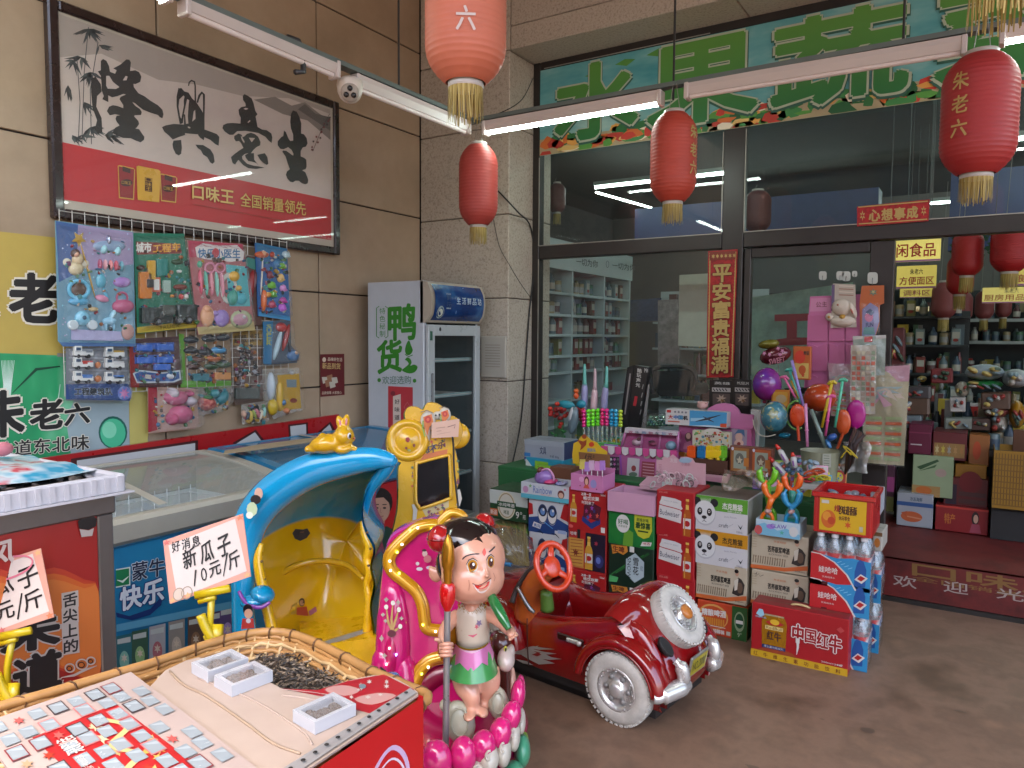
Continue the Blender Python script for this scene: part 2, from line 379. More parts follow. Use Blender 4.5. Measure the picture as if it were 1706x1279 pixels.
for i in range(6):
    for j in range(7): g.box(XW-.05,ys[i]+.005,zs[j]+.005,XW,ys[i+1]-.005,zs[j+1]-.005,TAN,b=.003)
g.ob("panelled_wall",None,"tan panelled porch wall with dark joints behind the freezers","wall")
GRAN = ramped("granite",[(.25,'72685f'),(.42,'a79b8d'),(.58,'b9ad9e'),(.75,'8b8074')],60,4,r=.6,bump=.06)
def granite(g,x0,y0,z0,x1,y1,z1): g.box(x0,y0,z0,x1,y1,z1,GRAN,b=.006)
g = G(); g.box(XW,YC+.02,0,XG-.012,5.25,4.6,jt)
zz = [0,.55,1.165,1.78,2.39,3.03,3.553,4.6]
for a,b in zip(zz,zz[1:]): granite(g,XW+.003,YC,a+.003,XG,5.25,b-.003)
g.ob("stone_pillar",None,"grey granite pillar in stacked courses at the corner of the porch","pillar")
g = G(); xs = [XG+.003,-1.35,.3,2.0,4.5]
g.box(XG,YC+.02,3.57,4.5,5.3,4.6,jt)
for a,b in zip(xs,xs[1:]):
    granite(g,a+.003,YC,3.553,b-.003,5.3,3.715); granite(g,a+.003,YC,3.72,b-.003,5.3,4.6)
g.ob("stone_lintel",None,"grey stone beam running over the glass shopfront","beam")
g = G(); cm = mat('b0a9a2',.8,n=.1,ns=2)
g.box(-4.2,-1.3,4.6,4.6,5.3,4.85,cm); g.ob("porch_ceiling",None,"plain grey ceiling over the shop porch","ceiling")

# ---- shopfront
FR = mat('37312f',.38,m=.35,n=.08)
sf = root("shopfront","dark framed glass shopfront with an open doorway at its right","shopfront",(-1.3,YG,0))
g = G(); F0,F1 = 4.965,5.045
def bar(x0,z0,x1,z1,y0=F0,y1=F1): g.box(x0,y0,z0,x1,y1,z1,FR,b=.004)
bar(XG,.25,-2.895,3.553); bar(-2.892,3.495,4.2,3.553); bar(-2.892,2.09,-1.493,2.187); bar(-1.349,2.09,4.2,2.187)
bar(-1.49,.25,-1.352,3.492); bar(-2.892,.25,-1.493,.36); bar(2.2,.25,2.3,2.087); bar(2.2,2.19,2.3,3.49)
g.ob("frame",sf)
g = G(); g.box(XG,4.975,0,-1.32,5.05,.25,mat("5a524c",.6)); g.ob("plinth",sf)
g = G(); bar(-1.347,.27,-1.303,2.085,4.99,5.06); bar(-.594,.27,-.462,2.085,4.99,5.06); bar(-1.3,2.022,-.597,2.085,4.99,5.06); bar(-1.3,.27,-.597,.42,4.99,5.06)
dr = g.ob("door_leaf",sf)
GL = clear('e8f2f0',.02,.015,0,1.5,.0)
def pane(x0,z0,x1,z1,y,par,nm="glass_pane"):
    q = G(); sheet(q,(x0,y,z0),(x1,y,z0),(x0,y,z1),GL); q.ob(nm,par)
pane(-1.3,.42,-.597,2.02,5.022,dr)
pane(-2.892,.362,-1.493,2.088,5.0,sf); pane(-2.892,2.19,-1.493,3.49,5.0,sf); pane(-1.349,2.19,2.198,3.49,5.0,sf); pane(2.302,.27,4.2,3.49,5.0,sf)
SIL = mat('9c948c',.4,m=.4)
g = G(); g.box(-2.892,4.962,2.187,-1.493,4.967,2.193,SIL); g.box(-1.349,4.962,2.187,2.198,4.967,2.193,SIL); g.box(-1.497,4.962,2.195,-1.492,4.967,2.85,SIL); g.box(-1.35,4.962,2.195,-1.345,4.967,2.85,SIL)
g.box(-2.897,4.962,.36,-2.891,4.967,2.088,SIL); g.box(-2.897,4.962,2.19,-2.891,4.967,2.85,SIL); g.box(-2.86,4.962,3.5,-1.6,4.966,3.506,SIL)
g.ob("glazing_bead",sf)

# ---- step with the red mat
g = G(); stn = mat('5a504a',.7); g.box(-1.35,4.72,0,4.5,5.3,.236,stn); g.ob("step",kind="structure")
MAT_R = ramped("red mat",[(.3,'43110f'),(.55,'611b18'),(.75,'521513')],7,8,r=.55)
g = G(); g.box(-1.32,4.708,.03,4.4,4.716,.252,MAT_R); g.box(-1.32,4.708,.2445,4.4,5.9,.252,MAT_R)
g.box(-1.32,4.700,.0,4.4,4.718,.027,mat('4c4a48',.35,m=.8))
p = Pr(g,plane_px(y=4.708)); GO = ink('75552c'); WH = ink('988c86')
def ptext(p,t,bl,br,h,m,off=.0,edge=None,eoff=.03,sk=None):
    "text whose baseline runs from pixel bl to pixel br with pixel height h"
    p.text(t,bl[0],bl[1],br[0],bl[1]-h,m,off,br[1]-bl[1] if sk is None else sk,edge,eoff)
ptext(p,"口味王",(1520,958),(1790,1000),22,GO,.03); ptext(p,"全国销量领先",(1520,966),(1790,1010),8,GO,.01)
ptext(p,"欢",(1488,975),(1527,981),19,WH,.01); ptext(p,"迎",(1572,985),(1613,991),19,WH,.01); ptext(p,"光",(1660,996),(1706,1003),18,WH,.01); ptext(p,"临",(1755,1010),(1800,1016),18,WH,.01)
g.ob("door_mat",None,"long dark red mat printed with a welcome in white over the doorway step","mat")

# ---- shop interior
g = G(); g.add([(-5.6,5.3,.24),(6,5.3,.24),(6,12.2,.24),(-5.6,12.2,.24)],[(0,1,2,3)],ramped("shop floor",[(.3,'6d6259'),(.7,'847970')],3,5,r=.3)); g.ob("shop_floor",kind="structure")
IW = mat('6b6764',.8,n=.12,ns=1.5)
g = G(); g.box(-5.8,5.26,.0,-5.6,12.4,3.56,IW); g.box(-5.6,12.2,0,6,12.4,3.56,IW); g.box(6,5.3,0,6.2,12.4,3.56,IW); g.box(-5.8,5.25,0,XG-.05,5.258,3.56,IW); g.ob("shop_wall",None,"grey painted walls inside the shop behind its shelves","wall")
g = G(); g.box(-5.8,5.3,3.56,6.2,12.4,3.7,mat('3b3937',.8)); g.ob("shop_ceiling",None,"dark ceiling inside the shop above the hanging signs","ceiling")

# ---- light battens under the porch ceiling
TUBE = lamp('e8fff6',9.0); TUBE2 = lamp('e8fff6',6.0); WP = mat('c9bfba',.35,n=.03)
def batten(p0,p1,lit,label,hang=True):
    p0,p1 = V3(p0),V3(p1); t = root("tube_light",label,"light",(p0+p1)/2,0,"fluorescent battens under the porch"); d = (p1-p0).normalized(); sd = d.cross(V3((0,0,1)))
    g = G(); q = [p0,p1]; vs_ = []
    for p_ in q:
        for a,b in ((-.018,.0),(.018,.0),(.03,.035),(.03,.06),(-.03,.06),(-.03,.035)): vs_.append(p_+sd*a+V3((0,0,b)))
    g.add(vs_,[(0,1,2,3,4,5),(11,10,9,8,7,6)]+[(i,(i+1) % 6,6+(i+1) % 6,6+i) for i in range(6)],WP)
    for p_,s_ in ((p0,1),(p1,-1)): g.box(-.034,-.012,-.022,.034,.012,.062,WP,M=Matrix.Translation(p_) @ d.to_track_quat('Y','Z').to_matrix().to_4x4(),b=.004)
    g.ob("housing",t)
    g = G(); g.cyl(p0+d*.014-V3((0,0,.006)),p1-d*.014-V3((0,0,.006)),.0135,TUBE if lit else mat('e6dcd8',.3,n=.02),n=12); g.ob("lamp_tube",t)
    return t
ZT = 2.765
batten((-2.66,3.9,ZT),(-1.52,3.9,ZT),True,"lit white tube light beside the small lantern at the pillar")
batten((-1.37,3.9,ZT+.01),(-.12,3.9,ZT),False,"unlit white tube light in front of the green sign")
batten((0.02,3.9,ZT+.015),(1.2,3.9,ZT+.01),True,"lit tube light at the right edge above the largest red lantern")
batten((-2.76,3.83,ZT),(-2.76,2.86,ZT),False,"unlit tube light running from the dome camera towards the pillar")
batten((-2.76,2.72,ZT+.02),(-2.76,1.9,ZT+.03),False,"unlit tube light running along the wall above the framed picture")
batten((-2.76,1.82,ZT+.05),(-2.76,.7,ZT+.05),True,"lit tube light at the top edge above the framed picture")
g = G(); gm = mat('6a7572',.45,m=.3)
g.box(-2.79,.3,ZT+.067,-2.73,3.93,ZT+.09,gm); g.box(-2.72,3.87,ZT+.067,1.5,3.93,ZT+.09,gm)
for x,y in ((-2.76,1.2),(-2.76,3.2),(-1.45,3.9),(-.36,3.9),(.9,3.9)): g.cyl((x,y,ZT+.09),(x,y,4.6),.006,mat('2c2a29'),n=6)
g.ob("light_rail",None,"grey metal rail that carries the tube lights under the porch","rail")
g = G(); q = at(497,100,x=-2.76); br = mat('4a4a4c',.4,m=.5)
g.tube([q+V3((.0,-.09,.05)),q+V3((0,-.06,.085)),q+V3((0,0,.09)),q+V3((0,.03,.05)),q+V3((0,.03,-.045)),q+V3((0,-.02,-.06))],.014,br,n=6,flat=((0,0,1),.9)); g.ob("rail_hook",None,"dark metal hook clipped on the unlit light rail","hook")
# dome camera
c0 = at(583,150,x=-2.76); t = root("security_camera","white dome security camera hanging between the tube lights","camera",c0)
wp = mat('d6cdc2',.4,n=.03); g = G(); M = Matrix.Translation(c0) @ Euler((0,0,0)).to_matrix().to_4x4()
g.lathe([(.001,-.062),(.03,-.058),(.05,-.04),(.062,-.01),(.066,.02),(.062,.045),(.04,.06),(.001,.062)],wp,28,M); g.ob("dome",t)
look = (V3((-.3,.2,1.3))-c0).normalized(); look = (V3((0,0,EYE))-c0).normalized(); g = G(); A = Matrix.Translation(c0+look*.022+V3((0,0,-.012))) @ look.to_track_quat('Z','Y').to_matrix().to_4x4()
g.lathe([(.046,0),(.046,.03),(.04,.042),(.001,.045)],mat('a79d92',.4),24,A); g.ob("eyeball",t)
for a in (90,210,330):
    g = G(); g.lathe([(.0135,.0),(.0135,.0485),(.001,.049)],mat('1b1a1a',.15),16,A @ T(.021*math.cos(math.radians(a)),.021*math.sin(math.radians(a)))); g.ob("lens",t)

# ---- sign band on the glass
sg = root("fascia_sign","teal vinyl sign with fat green characters above the shop glass","sign",(0,4.96,2.86))
g = G(); SKY = ramped("sign sky",[(.3,'3a8a92'),(.5,'68a3a5'),(.7,'9fc0ba')],1.1,4,r=.35,stretch=(1,1,3))
g.box(-2.885,4.953,2.86,4.1,4.958,3.488,SKY)
p = Pr(g,front(-2.885,2.86,4.1,3.488,4.953)); rnd = random.Random(4)
U = lambda x: (x+2.885)/6.985; W_ = lambda z: (z-2.86)/.628
p.poly([(0,0),(1,0),(1,.17),(.8,.2),(.6,.16),(.4,.2),(.2,.15),(0,.19)],ink('a89878'))
cols = ['b23a2e','2f6b3a','3f8347','d8b36a','c9682f','245a35','e3d6bf','c23b30','54913f','d99a4a']
for i in range(420):
    x = rnd.random(); z = rnd.uniform(.01,.2); a = rnd.uniform(.004,.016); h = rnd.uniform(.025,.09); rot = rnd.uniform(-.5,.5); n = rnd.choice((5,7,9)); c = ink(rnd.choice(cols))
    p.poly([(min(1,max(0,x+a*math.cos(6.283*k/n+rot)*rnd.uniform(.6,1))),max(.005,z+h*math.sin(6.283*k/n+rot)*rnd.uniform(.6,1))) for k in range(n)],c); p.k = 1+(i % 9)*.15
p.k = 4
for x,z,s_ in ((-2.2,3.42,.05),(-1.95,3.44,.06),(-1.78,3.43,.04),(-.2,3.4,.06),(.6,3.42,.07),(-2.45,3.38,.04)):
    p.poly([(U(x-s_*1.5),W_(z)),(U(x),W_(z+s_*.5)),(U(x+s_*1.6),W_(z+s_*.2)),(U(x+s_*.3),W_(z-s_*.5))],ink('58903f'))
p.k = 6
GA,GB,ED = ramped("fat green",[(0,'1f6a3e'),(1,'5d8f3c')],1,1,r=.35),None,ink('aab09a')
_t = GA.node_tree; _b = _t.nodes["Principled BSDF"]; _c = _t.nodes.new("ShaderNodeTexCoord"); _s = _t.nodes.new("ShaderNodeSeparateXYZ"); _r = [n_ for n_ in _t.nodes if n_.type == 'VALTORGB'][0]
_t.links.new(_c.outputs["Generated"],_s.inputs[0]); _t.links.new(_s.outputs["Z"],_r.inputs[0])
for ch,x0,x1 in (("水",-2.73,-2.12),("果",-2.0,-1.3),("蔬",-1.17,-.45),("菜",-.27,.45)):
    for off,m_,dz in ((.064,ink('2f5a4c'),-.012),(.058,ED,0),(.038,GA,0)):
        p.text(ch,U(x0-off*.3),W_(2.955-off*.25+dz),U(x1+off*.3),W_(3.44+off*.25+dz),m_,off); p.k += .5
g.ob("sign_sheet",sg)
# ================================================================ what hangs on the panelled wall
XP = XW+.034
mpw = plane_px(x=XP)
pic = root("framed_picture","large framed calligraphy picture with a red band on the tan wall","picture",(XW,2.82,2.05))
y0,y1,z0,z1 = at(88,362,x=XP).y,at(565,425,x=XP).y,2.045,at(565,172,x=XP).z
WD = mat('2a1a17',.28,n=.15,coat=.3)
g = G()
for a,b,c,d in ((y0,z0,y0+.05,z1),(y1-.05,z0,y1,z1),(y0+.05,z0,y1-.05,z0+.05),(y0+.05,z1-.05,y1-.05,z1)): g.box(XW+.001,a,b,XP+.018,c,d,WD,b=.008)
g.ob("frame",pic)
g = G(); cream = paper('b5ab9c'); g.box(XW+.002,y0+.045,z0+.045,XP,y1-.045,z1-.045,cream)
p = Pr(g,mpw); PB = paper('c4b6ae'); BK = ink('1c1817')
ya,yb,za,zb = at(107,340,x=XP).y,at(552,405,x=XP).y,at(552,400,x=XP).z,at(552,183,x=XP).z
zm = at(330,285,x=XP).z
fw = lambda y,z,k: V3((XP+k,y,z))
q = Pr(g,fw); q.rect(ya,za,yb,zb,PB); q.k = 1.5
q.poly([(ya,zb),(yb,zb),(yb,zb-.03),(yb-.35,zb-.02),(yb-.7,zb-.1),(yb-1.,zb-.12),(ya+.5,zb-.16),(ya+.2,zb-.12),(ya,zb-.2)],paper('a3978f'))
q.poly([(yb,zb-.07),(yb-.1,zb-.05),(yb-.22,zb-.01),(yb-.33,zb-.06),(yb-.46,zb-.04),(yb-.62,zb-.1),(yb-.4,zb-.13),(yb-.2,zb-.12),(yb,zb-.2)],paper('80766f'))
q.poly([(yb,zb-.05),(yb-.13,zb-.06),(yb-.22,zb-.02),(yb-.28,zb-.07),(yb-.2,zb-.09),(yb,zb-.14)],paper('5f5752'))
q.rect(ya,za,yb,zm,mat('b5161e',.4,n=.04)); q.k = 3
p.k = 3
# bamboo leaves
rnd = random.Random(5); LF = [ink('3a3f42'),ink('2c2a2c'),ink('4a5250')]
for cx,cy,n,ang in ((148,48,20,90),(135,95,8,110),(122,100,15,130),(113,142,14,110),(150,120,12,80),(140,170,7,100),(150,212,13,60),(175,225,17,40),(135,225,9,80),(185,228,8,20),(120,225,6,90),(165,75,5,70)):
    for i in range(n):
        a = math.radians(ang+rnd.uniform(-75,75)); l = rnd.uniform(14,30); w_ = rnd.uniform(3.2,6.4)
        dx,dy = math.cos(a)*l,math.sin(a)*l
        if cy+dy > 244 or cx+dx < 106: continue
        p.line([(cx,cy),(cx+dx*.35,cy+dy*.35),(cx+dx,cy+dy)],[.6,w_,.2],LF[i % 3]); p.k = 3
for st in ([(147,45),(140,120),(136,240)],[(163,70),(150,150),(152,240)],[(128,100),(133,170),(130,240)]): p.line(st,1.3,LF[0])
p.k = 4
S1 = (150,90,7.99); S2 = (265,125,8.25); S3 = (365,150,9.14); S4 = (450,175,9.13)
def ch(S,pts,m=BK): p.poly(crop(*S,pts),m)
ch(S1,[(140,90),(170,65),(215,90),(250,160),(262,235),(330,262),(350,215),(305,190),(400,140),(480,70),(520,75),(540,110),(530,225),(600,215),(650,240),(680,300),(665,370),(600,400),(575,395),(580,440),(640,520),(720,560),(800,620),(900,680),(960,740),(975,800),(960,855),(925,840),(900,810),(800,780),(700,740),(650,700),(590,650),(560,640),(600,690),(660,730),(685,770),(675,810),(590,815),(585,830),(640,890),(650,930),(620,975),(600,990),(650,1000),(690,1060),(720,1100),(715,1140),(670,1175),(600,1150),(540,1120),(430,1115),(340,1075),(290,1050),(330,980),(390,950),(350,900),(335,860),(350,820),(400,815),(330,800),(260,815),(220,760),(250,700),(300,680),(360,690),(440,720),(435,690),(385,600),(400,570),(470,540),(440,530),(360,560),(290,575),(240,550),(240,640),(200,620),(160,600),(180,560),(150,480),(150,400),(140,290),(100,230),(140,215)])
ch(S1,[(10,330),(70,300),(140,400),(150,500),(90,560),(80,700),(150,850),(160,1040),(100,1065),(60,1000),(90,880),(30,720),(10,500)])
ch(S2,[(35,715),(90,690),(200,670),(330,680),(420,660),(480,640),(560,650),(600,740),(700,775),(790,810),(825,850),(815,970),(770,950),(700,890),(620,855),(610,895),(560,860),(540,835),(450,815),(350,825),(270,850),(185,885),(130,830),(70,780)])
ch(S2,[(195,900),(300,890),(310,1000),(300,1080),(265,1105),(225,1080),(190,1010),(180,950)])
ch(S2,[(495,955),(570,960),(600,960),(700,1020),(745,1090),(760,1190),(730,1220),(700,1200),(660,1130),(600,1090),(570,1030),(530,1005)])
ch(S2,[(265,190),(300,175),(345,225),(400,240),(450,320),(520,390),(590,500),(615,560),(612,700),(560,740),(480,690),(400,680),(390,560),(400,420),(410,345),(380,330),(330,280),(280,330),(250,300)])
for pts,wd in (([(290,185),(258,300),(250,430),(270,550),(297,670)],[60,45,26,25,34]),([(375,260),(345,400),(322,520),(305,660)],[44,40,36,38]),([(345,540),(352,680)],[18,26]),([(400,150),(410,100),(440,75),(480,90),(492,150),(495,400)],[14,20,24,22,20,24]),([(520,380),(550,280),(585,240),(612,270),(612,400),(608,600),(606,745)],[24,30,34,30,26,24,30])):
    p.line(crop(*S2,pts),[a/8.25 for a in wd],BK)
ch(S3,[(355,90),(380,60),(430,85),(490,125),(520,200),(545,310),(580,370),(550,400),(570,500),(580,560),(650,600),(720,610),(790,660),(805,720),(795,805),(750,770),(700,710),(640,680),(600,655),(520,640),(400,620),(270,625),(210,680),(150,680),(80,630),(45,580),(60,530),(120,505),(200,500),(320,510),(325,420),(300,370),(290,300),(330,260),(400,245),(395,200),(360,150)])
ch(S3,[(225,700),(290,660),(340,680),(350,720),(385,700),(420,665),(480,650),(540,670),(590,710),(625,790),(620,840),(560,870),(510,920),(480,960),(430,960),(380,975),(345,1010),(350,1050),(420,1120),(520,1150),(600,1160),(690,1180),(560,1200),(440,1190),(360,1140),(290,1060),(260,1100),(240,1135),(200,1110),(175,1020),(220,980),(300,920),(365,880),(330,810),(300,775),(250,780),(225,740)])
ch(S3,[(390,990),(440,960),(525,960),(530,1060),(600,1150),(560,1110),(500,1090),(440,1080),(400,1030)]); ch(S3,[(575,985),(640,970),(690,960),(730,1020),(745,1120),(720,1140),(670,1110),(620,1060)])
ch(S4,[(340,80),(400,100),(440,180),(470,280),(465,430),(510,445),(550,500),(565,580),(540,630),(490,645),(460,700),(460,780),(510,800),(545,830),(550,930),(535,975),(480,990),(530,1020),(560,1090),(575,1140),(565,1190),(530,1205),(480,1190),(430,1150),(380,1150),(340,1175),(300,1165),(260,1120),(235,1060),(250,1010),(295,975),(260,880),(230,780),(180,710),(190,690),(240,695),(345,770),(350,740),(320,680),(270,640),(200,670),(150,665),(110,610),(110,550),(160,490),(195,470),(205,385),(235,410),(270,500),(300,545),(345,540),(345,450),(310,350),(300,250),(310,150)])
p.k = 6
for S,pts in ((S1,[(210,290),(250,290),(300,370),(385,440),(340,465),(230,460),(210,420)]),(S1,[(430,350),(470,290),(495,300),(480,350)]),(S2,[(330,290),(275,420),(280,560),(300,600),(335,420)]),(S2,[(405,350),(370,420),(365,560),(385,640),(395,480)]),(S2,[(545,330),(590,290),(598,430),(595,500),(530,390)]),(S2,[(390,705),(425,715),(420,735),(390,725)]),(S2,[(470,500),(490,480),(495,600),(450,640)]),(S2,[(350,800),(530,815),(535,835),(350,820)]),(S3,[(445,725),(540,730),(490,795)]),(S3,[(320,690),(345,720),(380,780),(375,810),(340,760)]),(S3,[(365,285),(400,270),(440,285),(400,300)]),(S3,[(425,490),(460,455),(470,470),(440,500)]),(S1,[(385,600),(400,570),(470,540),(440,530),(370,570),(360,680),(435,715),(435,680)])): ch(S,pts,PB)
# plum blossom twig
for i in range(16):
    t = i/15; p.star(518+30*t+rnd.uniform(-3,3),250-55*t+rnd.uniform(-5,5),2.4,2.6,ink('6b2a28' if i % 3 else '3f2a28'),5)
p.line([(548,190),(535,215),(520,252)],.8,ink('4f3b38'))
# pots and slogan on the red band
gd,rd,dk = mat('c99a33',.3,n=.1),ink('8a1216'),ink('3d1712')
for x0,yt,x1,yb_,c,cap in ((195,275,224,330,rd,dk),(265,289,294,335,rd,dk),(226,276,266,333,gd,gd)):
    p.k += .6; sl_ = (x1-x0)*.17
    p.poly([(x0,yt+sl_*.2),(x0+3,yt),(x1-3,yt+sl_),(x1,yt+sl_+3),(x1-2,yb_+sl_*.6),(x0+2,yb_)],gd); p.poly([(x0+1.5,yt+(9 if c is gd else 2)),(x1-1.5,yt+(9 if c is gd else 2)+sl_),(x1-3.5,yb_-2+sl_*.6),(x0+3.5,yb_-2)],c); p.poly([(x0+8,yt+2),(x1-8,yt+2+sl_*.8),(x1-8,yt+10+sl_*.8),(x0+8,yt+10)],cap)
    if c is rd: p.ell((x0+x1)/2,(yt+yb_)/2+2,10,6,dk); ptext(p,"口味王",((x0+x1)/2-8,(yt+yb_)/2+4),((x0+x1)/2+8,(yt+yb_)/2+6),6,gd)
    else: p.poly([(240,295),(252,297),(252,320),(240,318)],dk); [ptext(p,c_,(241,302+i*7.5),(251,303.5+i*7.5),6.5,gd) for i,c_ in enumerate("口味王")]
GT = mat('d0aa5f',.3,n=.06)
ptext(p,"口味王",(319,331),(388,341),24,GT,.025,ink('6e1014'),.02); ptext(p,"全国销量领先",(399,343.5),(508,359.5),22.5,GT,.015,ink('6e1014'),.02)
p.line([(320,340),(505,374)],.9,ink('8d4a3a')); ptext(p,"咨询热线 400",(522,394),(551,400),3.6,ink('c9a8a0'))
g.ob("print",pic)
g = G(); sheet(g,(XP+.007,y0+.045,z0+.045),(XP+.007,y1-.045,z0+.045),(XP+.007,y0+.045,z1-.045),clear('ffffff',.03,.01,0,1.35,.0)); g.ob("glass",pic)

# ---- yellow and green poster
XQ = XW+.006; mq = plane_px(x=XQ)
po = G(); mm = Pr(po,mq)
ye = at(245,640,x=XQ).y; po.box(XW+.001,1.0,.95,XQ,ye,at(60,392,x=XQ).z,paper('b89f4e'))
mm.poly([(-80,585),(105,592),(214,596),(216,760),(-80,800)],ramped("scallion photo",[(.3,'0b6b45'),(.5,'2f9a63'),(.62,'7cc79b'),(.8,'b9d3c8')],2.4,3,r=.35,stretch=(1,1,.5)))
mm.poly([(150,596),(214,597),(216,760),(120,770),(110,700)],paper('98a8ad')); mm.ell(188,720,24,27,ink('0d5c4e')); mm.ell(188,721,21,24,ink('49b98c')); mm.ell(182,716,12,14,ink('7fd0ab'))
mm.poly([(216,598),(246,600),(246,760),(216,764)],paper('c2b566')); mm.poly([(95,588),(218,594),(218,598),(95,594)],paper('8d8a80'))
for i in range(10): mm.line([(2+i*2.4,600),(6+i*1.4,640),(4+i,700)],[.6,1.3,.5],ink('d8eadf'))
mm.line([(20,655),(60,615),(100,610)],[1,5,2],ink('0a3f2a')); mm.line([(70,700),(95,680),(100,640)],[5,2,1],ink('cfe9dc'))
EDG = ink('ded6c6')
ptext(mm,"老",(17,534),(96,536),78,BK,.045,EDG,.045); ptext(mm,"朱",(-78,530),(-6,533),74,BK,.045,EDG,.045)
ptext(mm,"朱",(-28,730),(38,722),74,BK,.04,EDG,.045); ptext(mm,"老",(50,716),(104,711),48,BK,.04,EDG,.045); ptext(mm,"六",(107,709),(148,703),34,BK,.04,EDG,.045)
ptext(mm,"地道东北味",(-10,762),(147,748),25,BK,.02,EDG,.04)
po.ob("wall_poster",None,"yellow and green wall poster with big black brush characters","poster")
st = G(); st.box(XW+.0005,at(533,590,x=XW).y,at(533,661,x=XW).z,XW+.003,at(573,593,x=XW).y,at(533,590,x=XW).z,paper('5e1518')); s2 = Pr(st,plane_px(x=XW+.003)); CRM = ink('c9b8a2')
s2.ell(540,599,3,4,CRM); ptext(s2,"品味好生活",(546,601),(570,602),6,CRM,.02); ptext(s2,"新品到货",(537,614),(567,615),10,ink('c2a46a'),.02)
for a,b,c in ((541,632,8),(549,630,-4),(557,633,5),(546,638,-9),(553,640,6)): s2.poly([(a-5,b-4),(a+4,b-6+c*.2),(a+6,b+4),(a-3,b+7)],ink('b9b0a0' if c > 0 else '93664a'))
ptext(s2,"品质保障 大家放心",(536,657),(569,656),5,CRM,.01)
st.ob("wall_sticker",None,"small dark red sticker on the tan wall beside the tall fridge","sticker")

# ---- wire grid and the toy packs that hang on it
g = G(); wm = mat('c8c4be',.35,m=.2); GX = XW+.06; ya_,yb_ = at(100,400,x=GX).y,at(478,420,x=GX).y
for i in range(24):
    y = ya_+(yb_-ya_)*i/23; g.cyl((GX,y,1.2),(GX,y,at(172,358,x=GX).z),.0022,wm,n=5)
for i in range(17): z = 1.2+i*.055; g.cyl((GX-.004,ya_,z),(GX-.004,yb_,z),.0022,wm,n=5)
g.ob("wire_grid",None,"white wire grid on the wall that the toy packs hang from","wire grid")
CLR = clear('ffffff',.015,.07,1.2,1.5,.03)
def pack(name,label,quad,card,fn,dx=.07,depth=.045,bub=True,grp="toy packs hanging on the wire grid"):
    X = XW+dx; mp = plane_px(x=X); c = at(*[sum(q_[i] for q_ in quad)/len(quad) for i in (0,1)],x=X)
    cx_ = sum(q_[0] for q_ in quad); t = root(name,label,"toy",(X,c.y,min(at(*q_,x=X).z for q_ in quad)),0,grp)
    g = G(); slab(g,mp,quad,.004,card,lift=-.004); g.ob("card",t)
    pr = G(); tl = G(); fn(Pr(pr,mp,.0005),lambda *a,**k: blob(tl,mp,*a,**k))
    rb_ = random.Random(int(cx_*7)); n_ = 46 if bub and len(quad) < 6 else 0; sx = [q_[0] for q_ in quad]; sy = [q_[1] for q_ in quad]
    for i in range(n_):
        u = min(sx)+(max(sx)-min(sx))*rb_.uniform(.12,.88); v = min(sy)+(max(sy)-min(sy))*rb_.uniform(.16,.9)
        blob(tl,mp,u,v,rb_.uniform(1.4,4.4),rb_.uniform(1.2,3.6),.011,plast(rb_.choice(('20242c','8a2430','a8801c','1f5a80','b8b0a4','3a6a3a','6a2a5a','15181a','9a5a2a','2a7a80','55443c')),.35),rb_.choice(('ell','box','ell')),rot=rb_.uniform(0,90),n=8)
    if pr.v: pr.ob("print",t)
    if tl.v: tl.ob("toys",t)
    if bub:
        cx = sum(q_[0] for q_ in quad)/len(quad); cy = sum(q_[1] for q_ in quad)/len(quad); s_ = lambda f: [(cx+(u-cx)*f,cy+(v-cy)*f) for u,v in quad]
        b = G(); A = [mp(u,v,.002) for u,v in s_(.95)]; B = [mp(u,v,depth) for u,v in s_(.86)]; k = len(quad)
        b.add(A+B,[tuple(range(k,2*k))]+[(i,(i+1) % k,k+(i+1) % k,k+i) for i in range(k)],CLR); b.ob("blister",t)
    return t
C = lambda h: plast(h,.35)
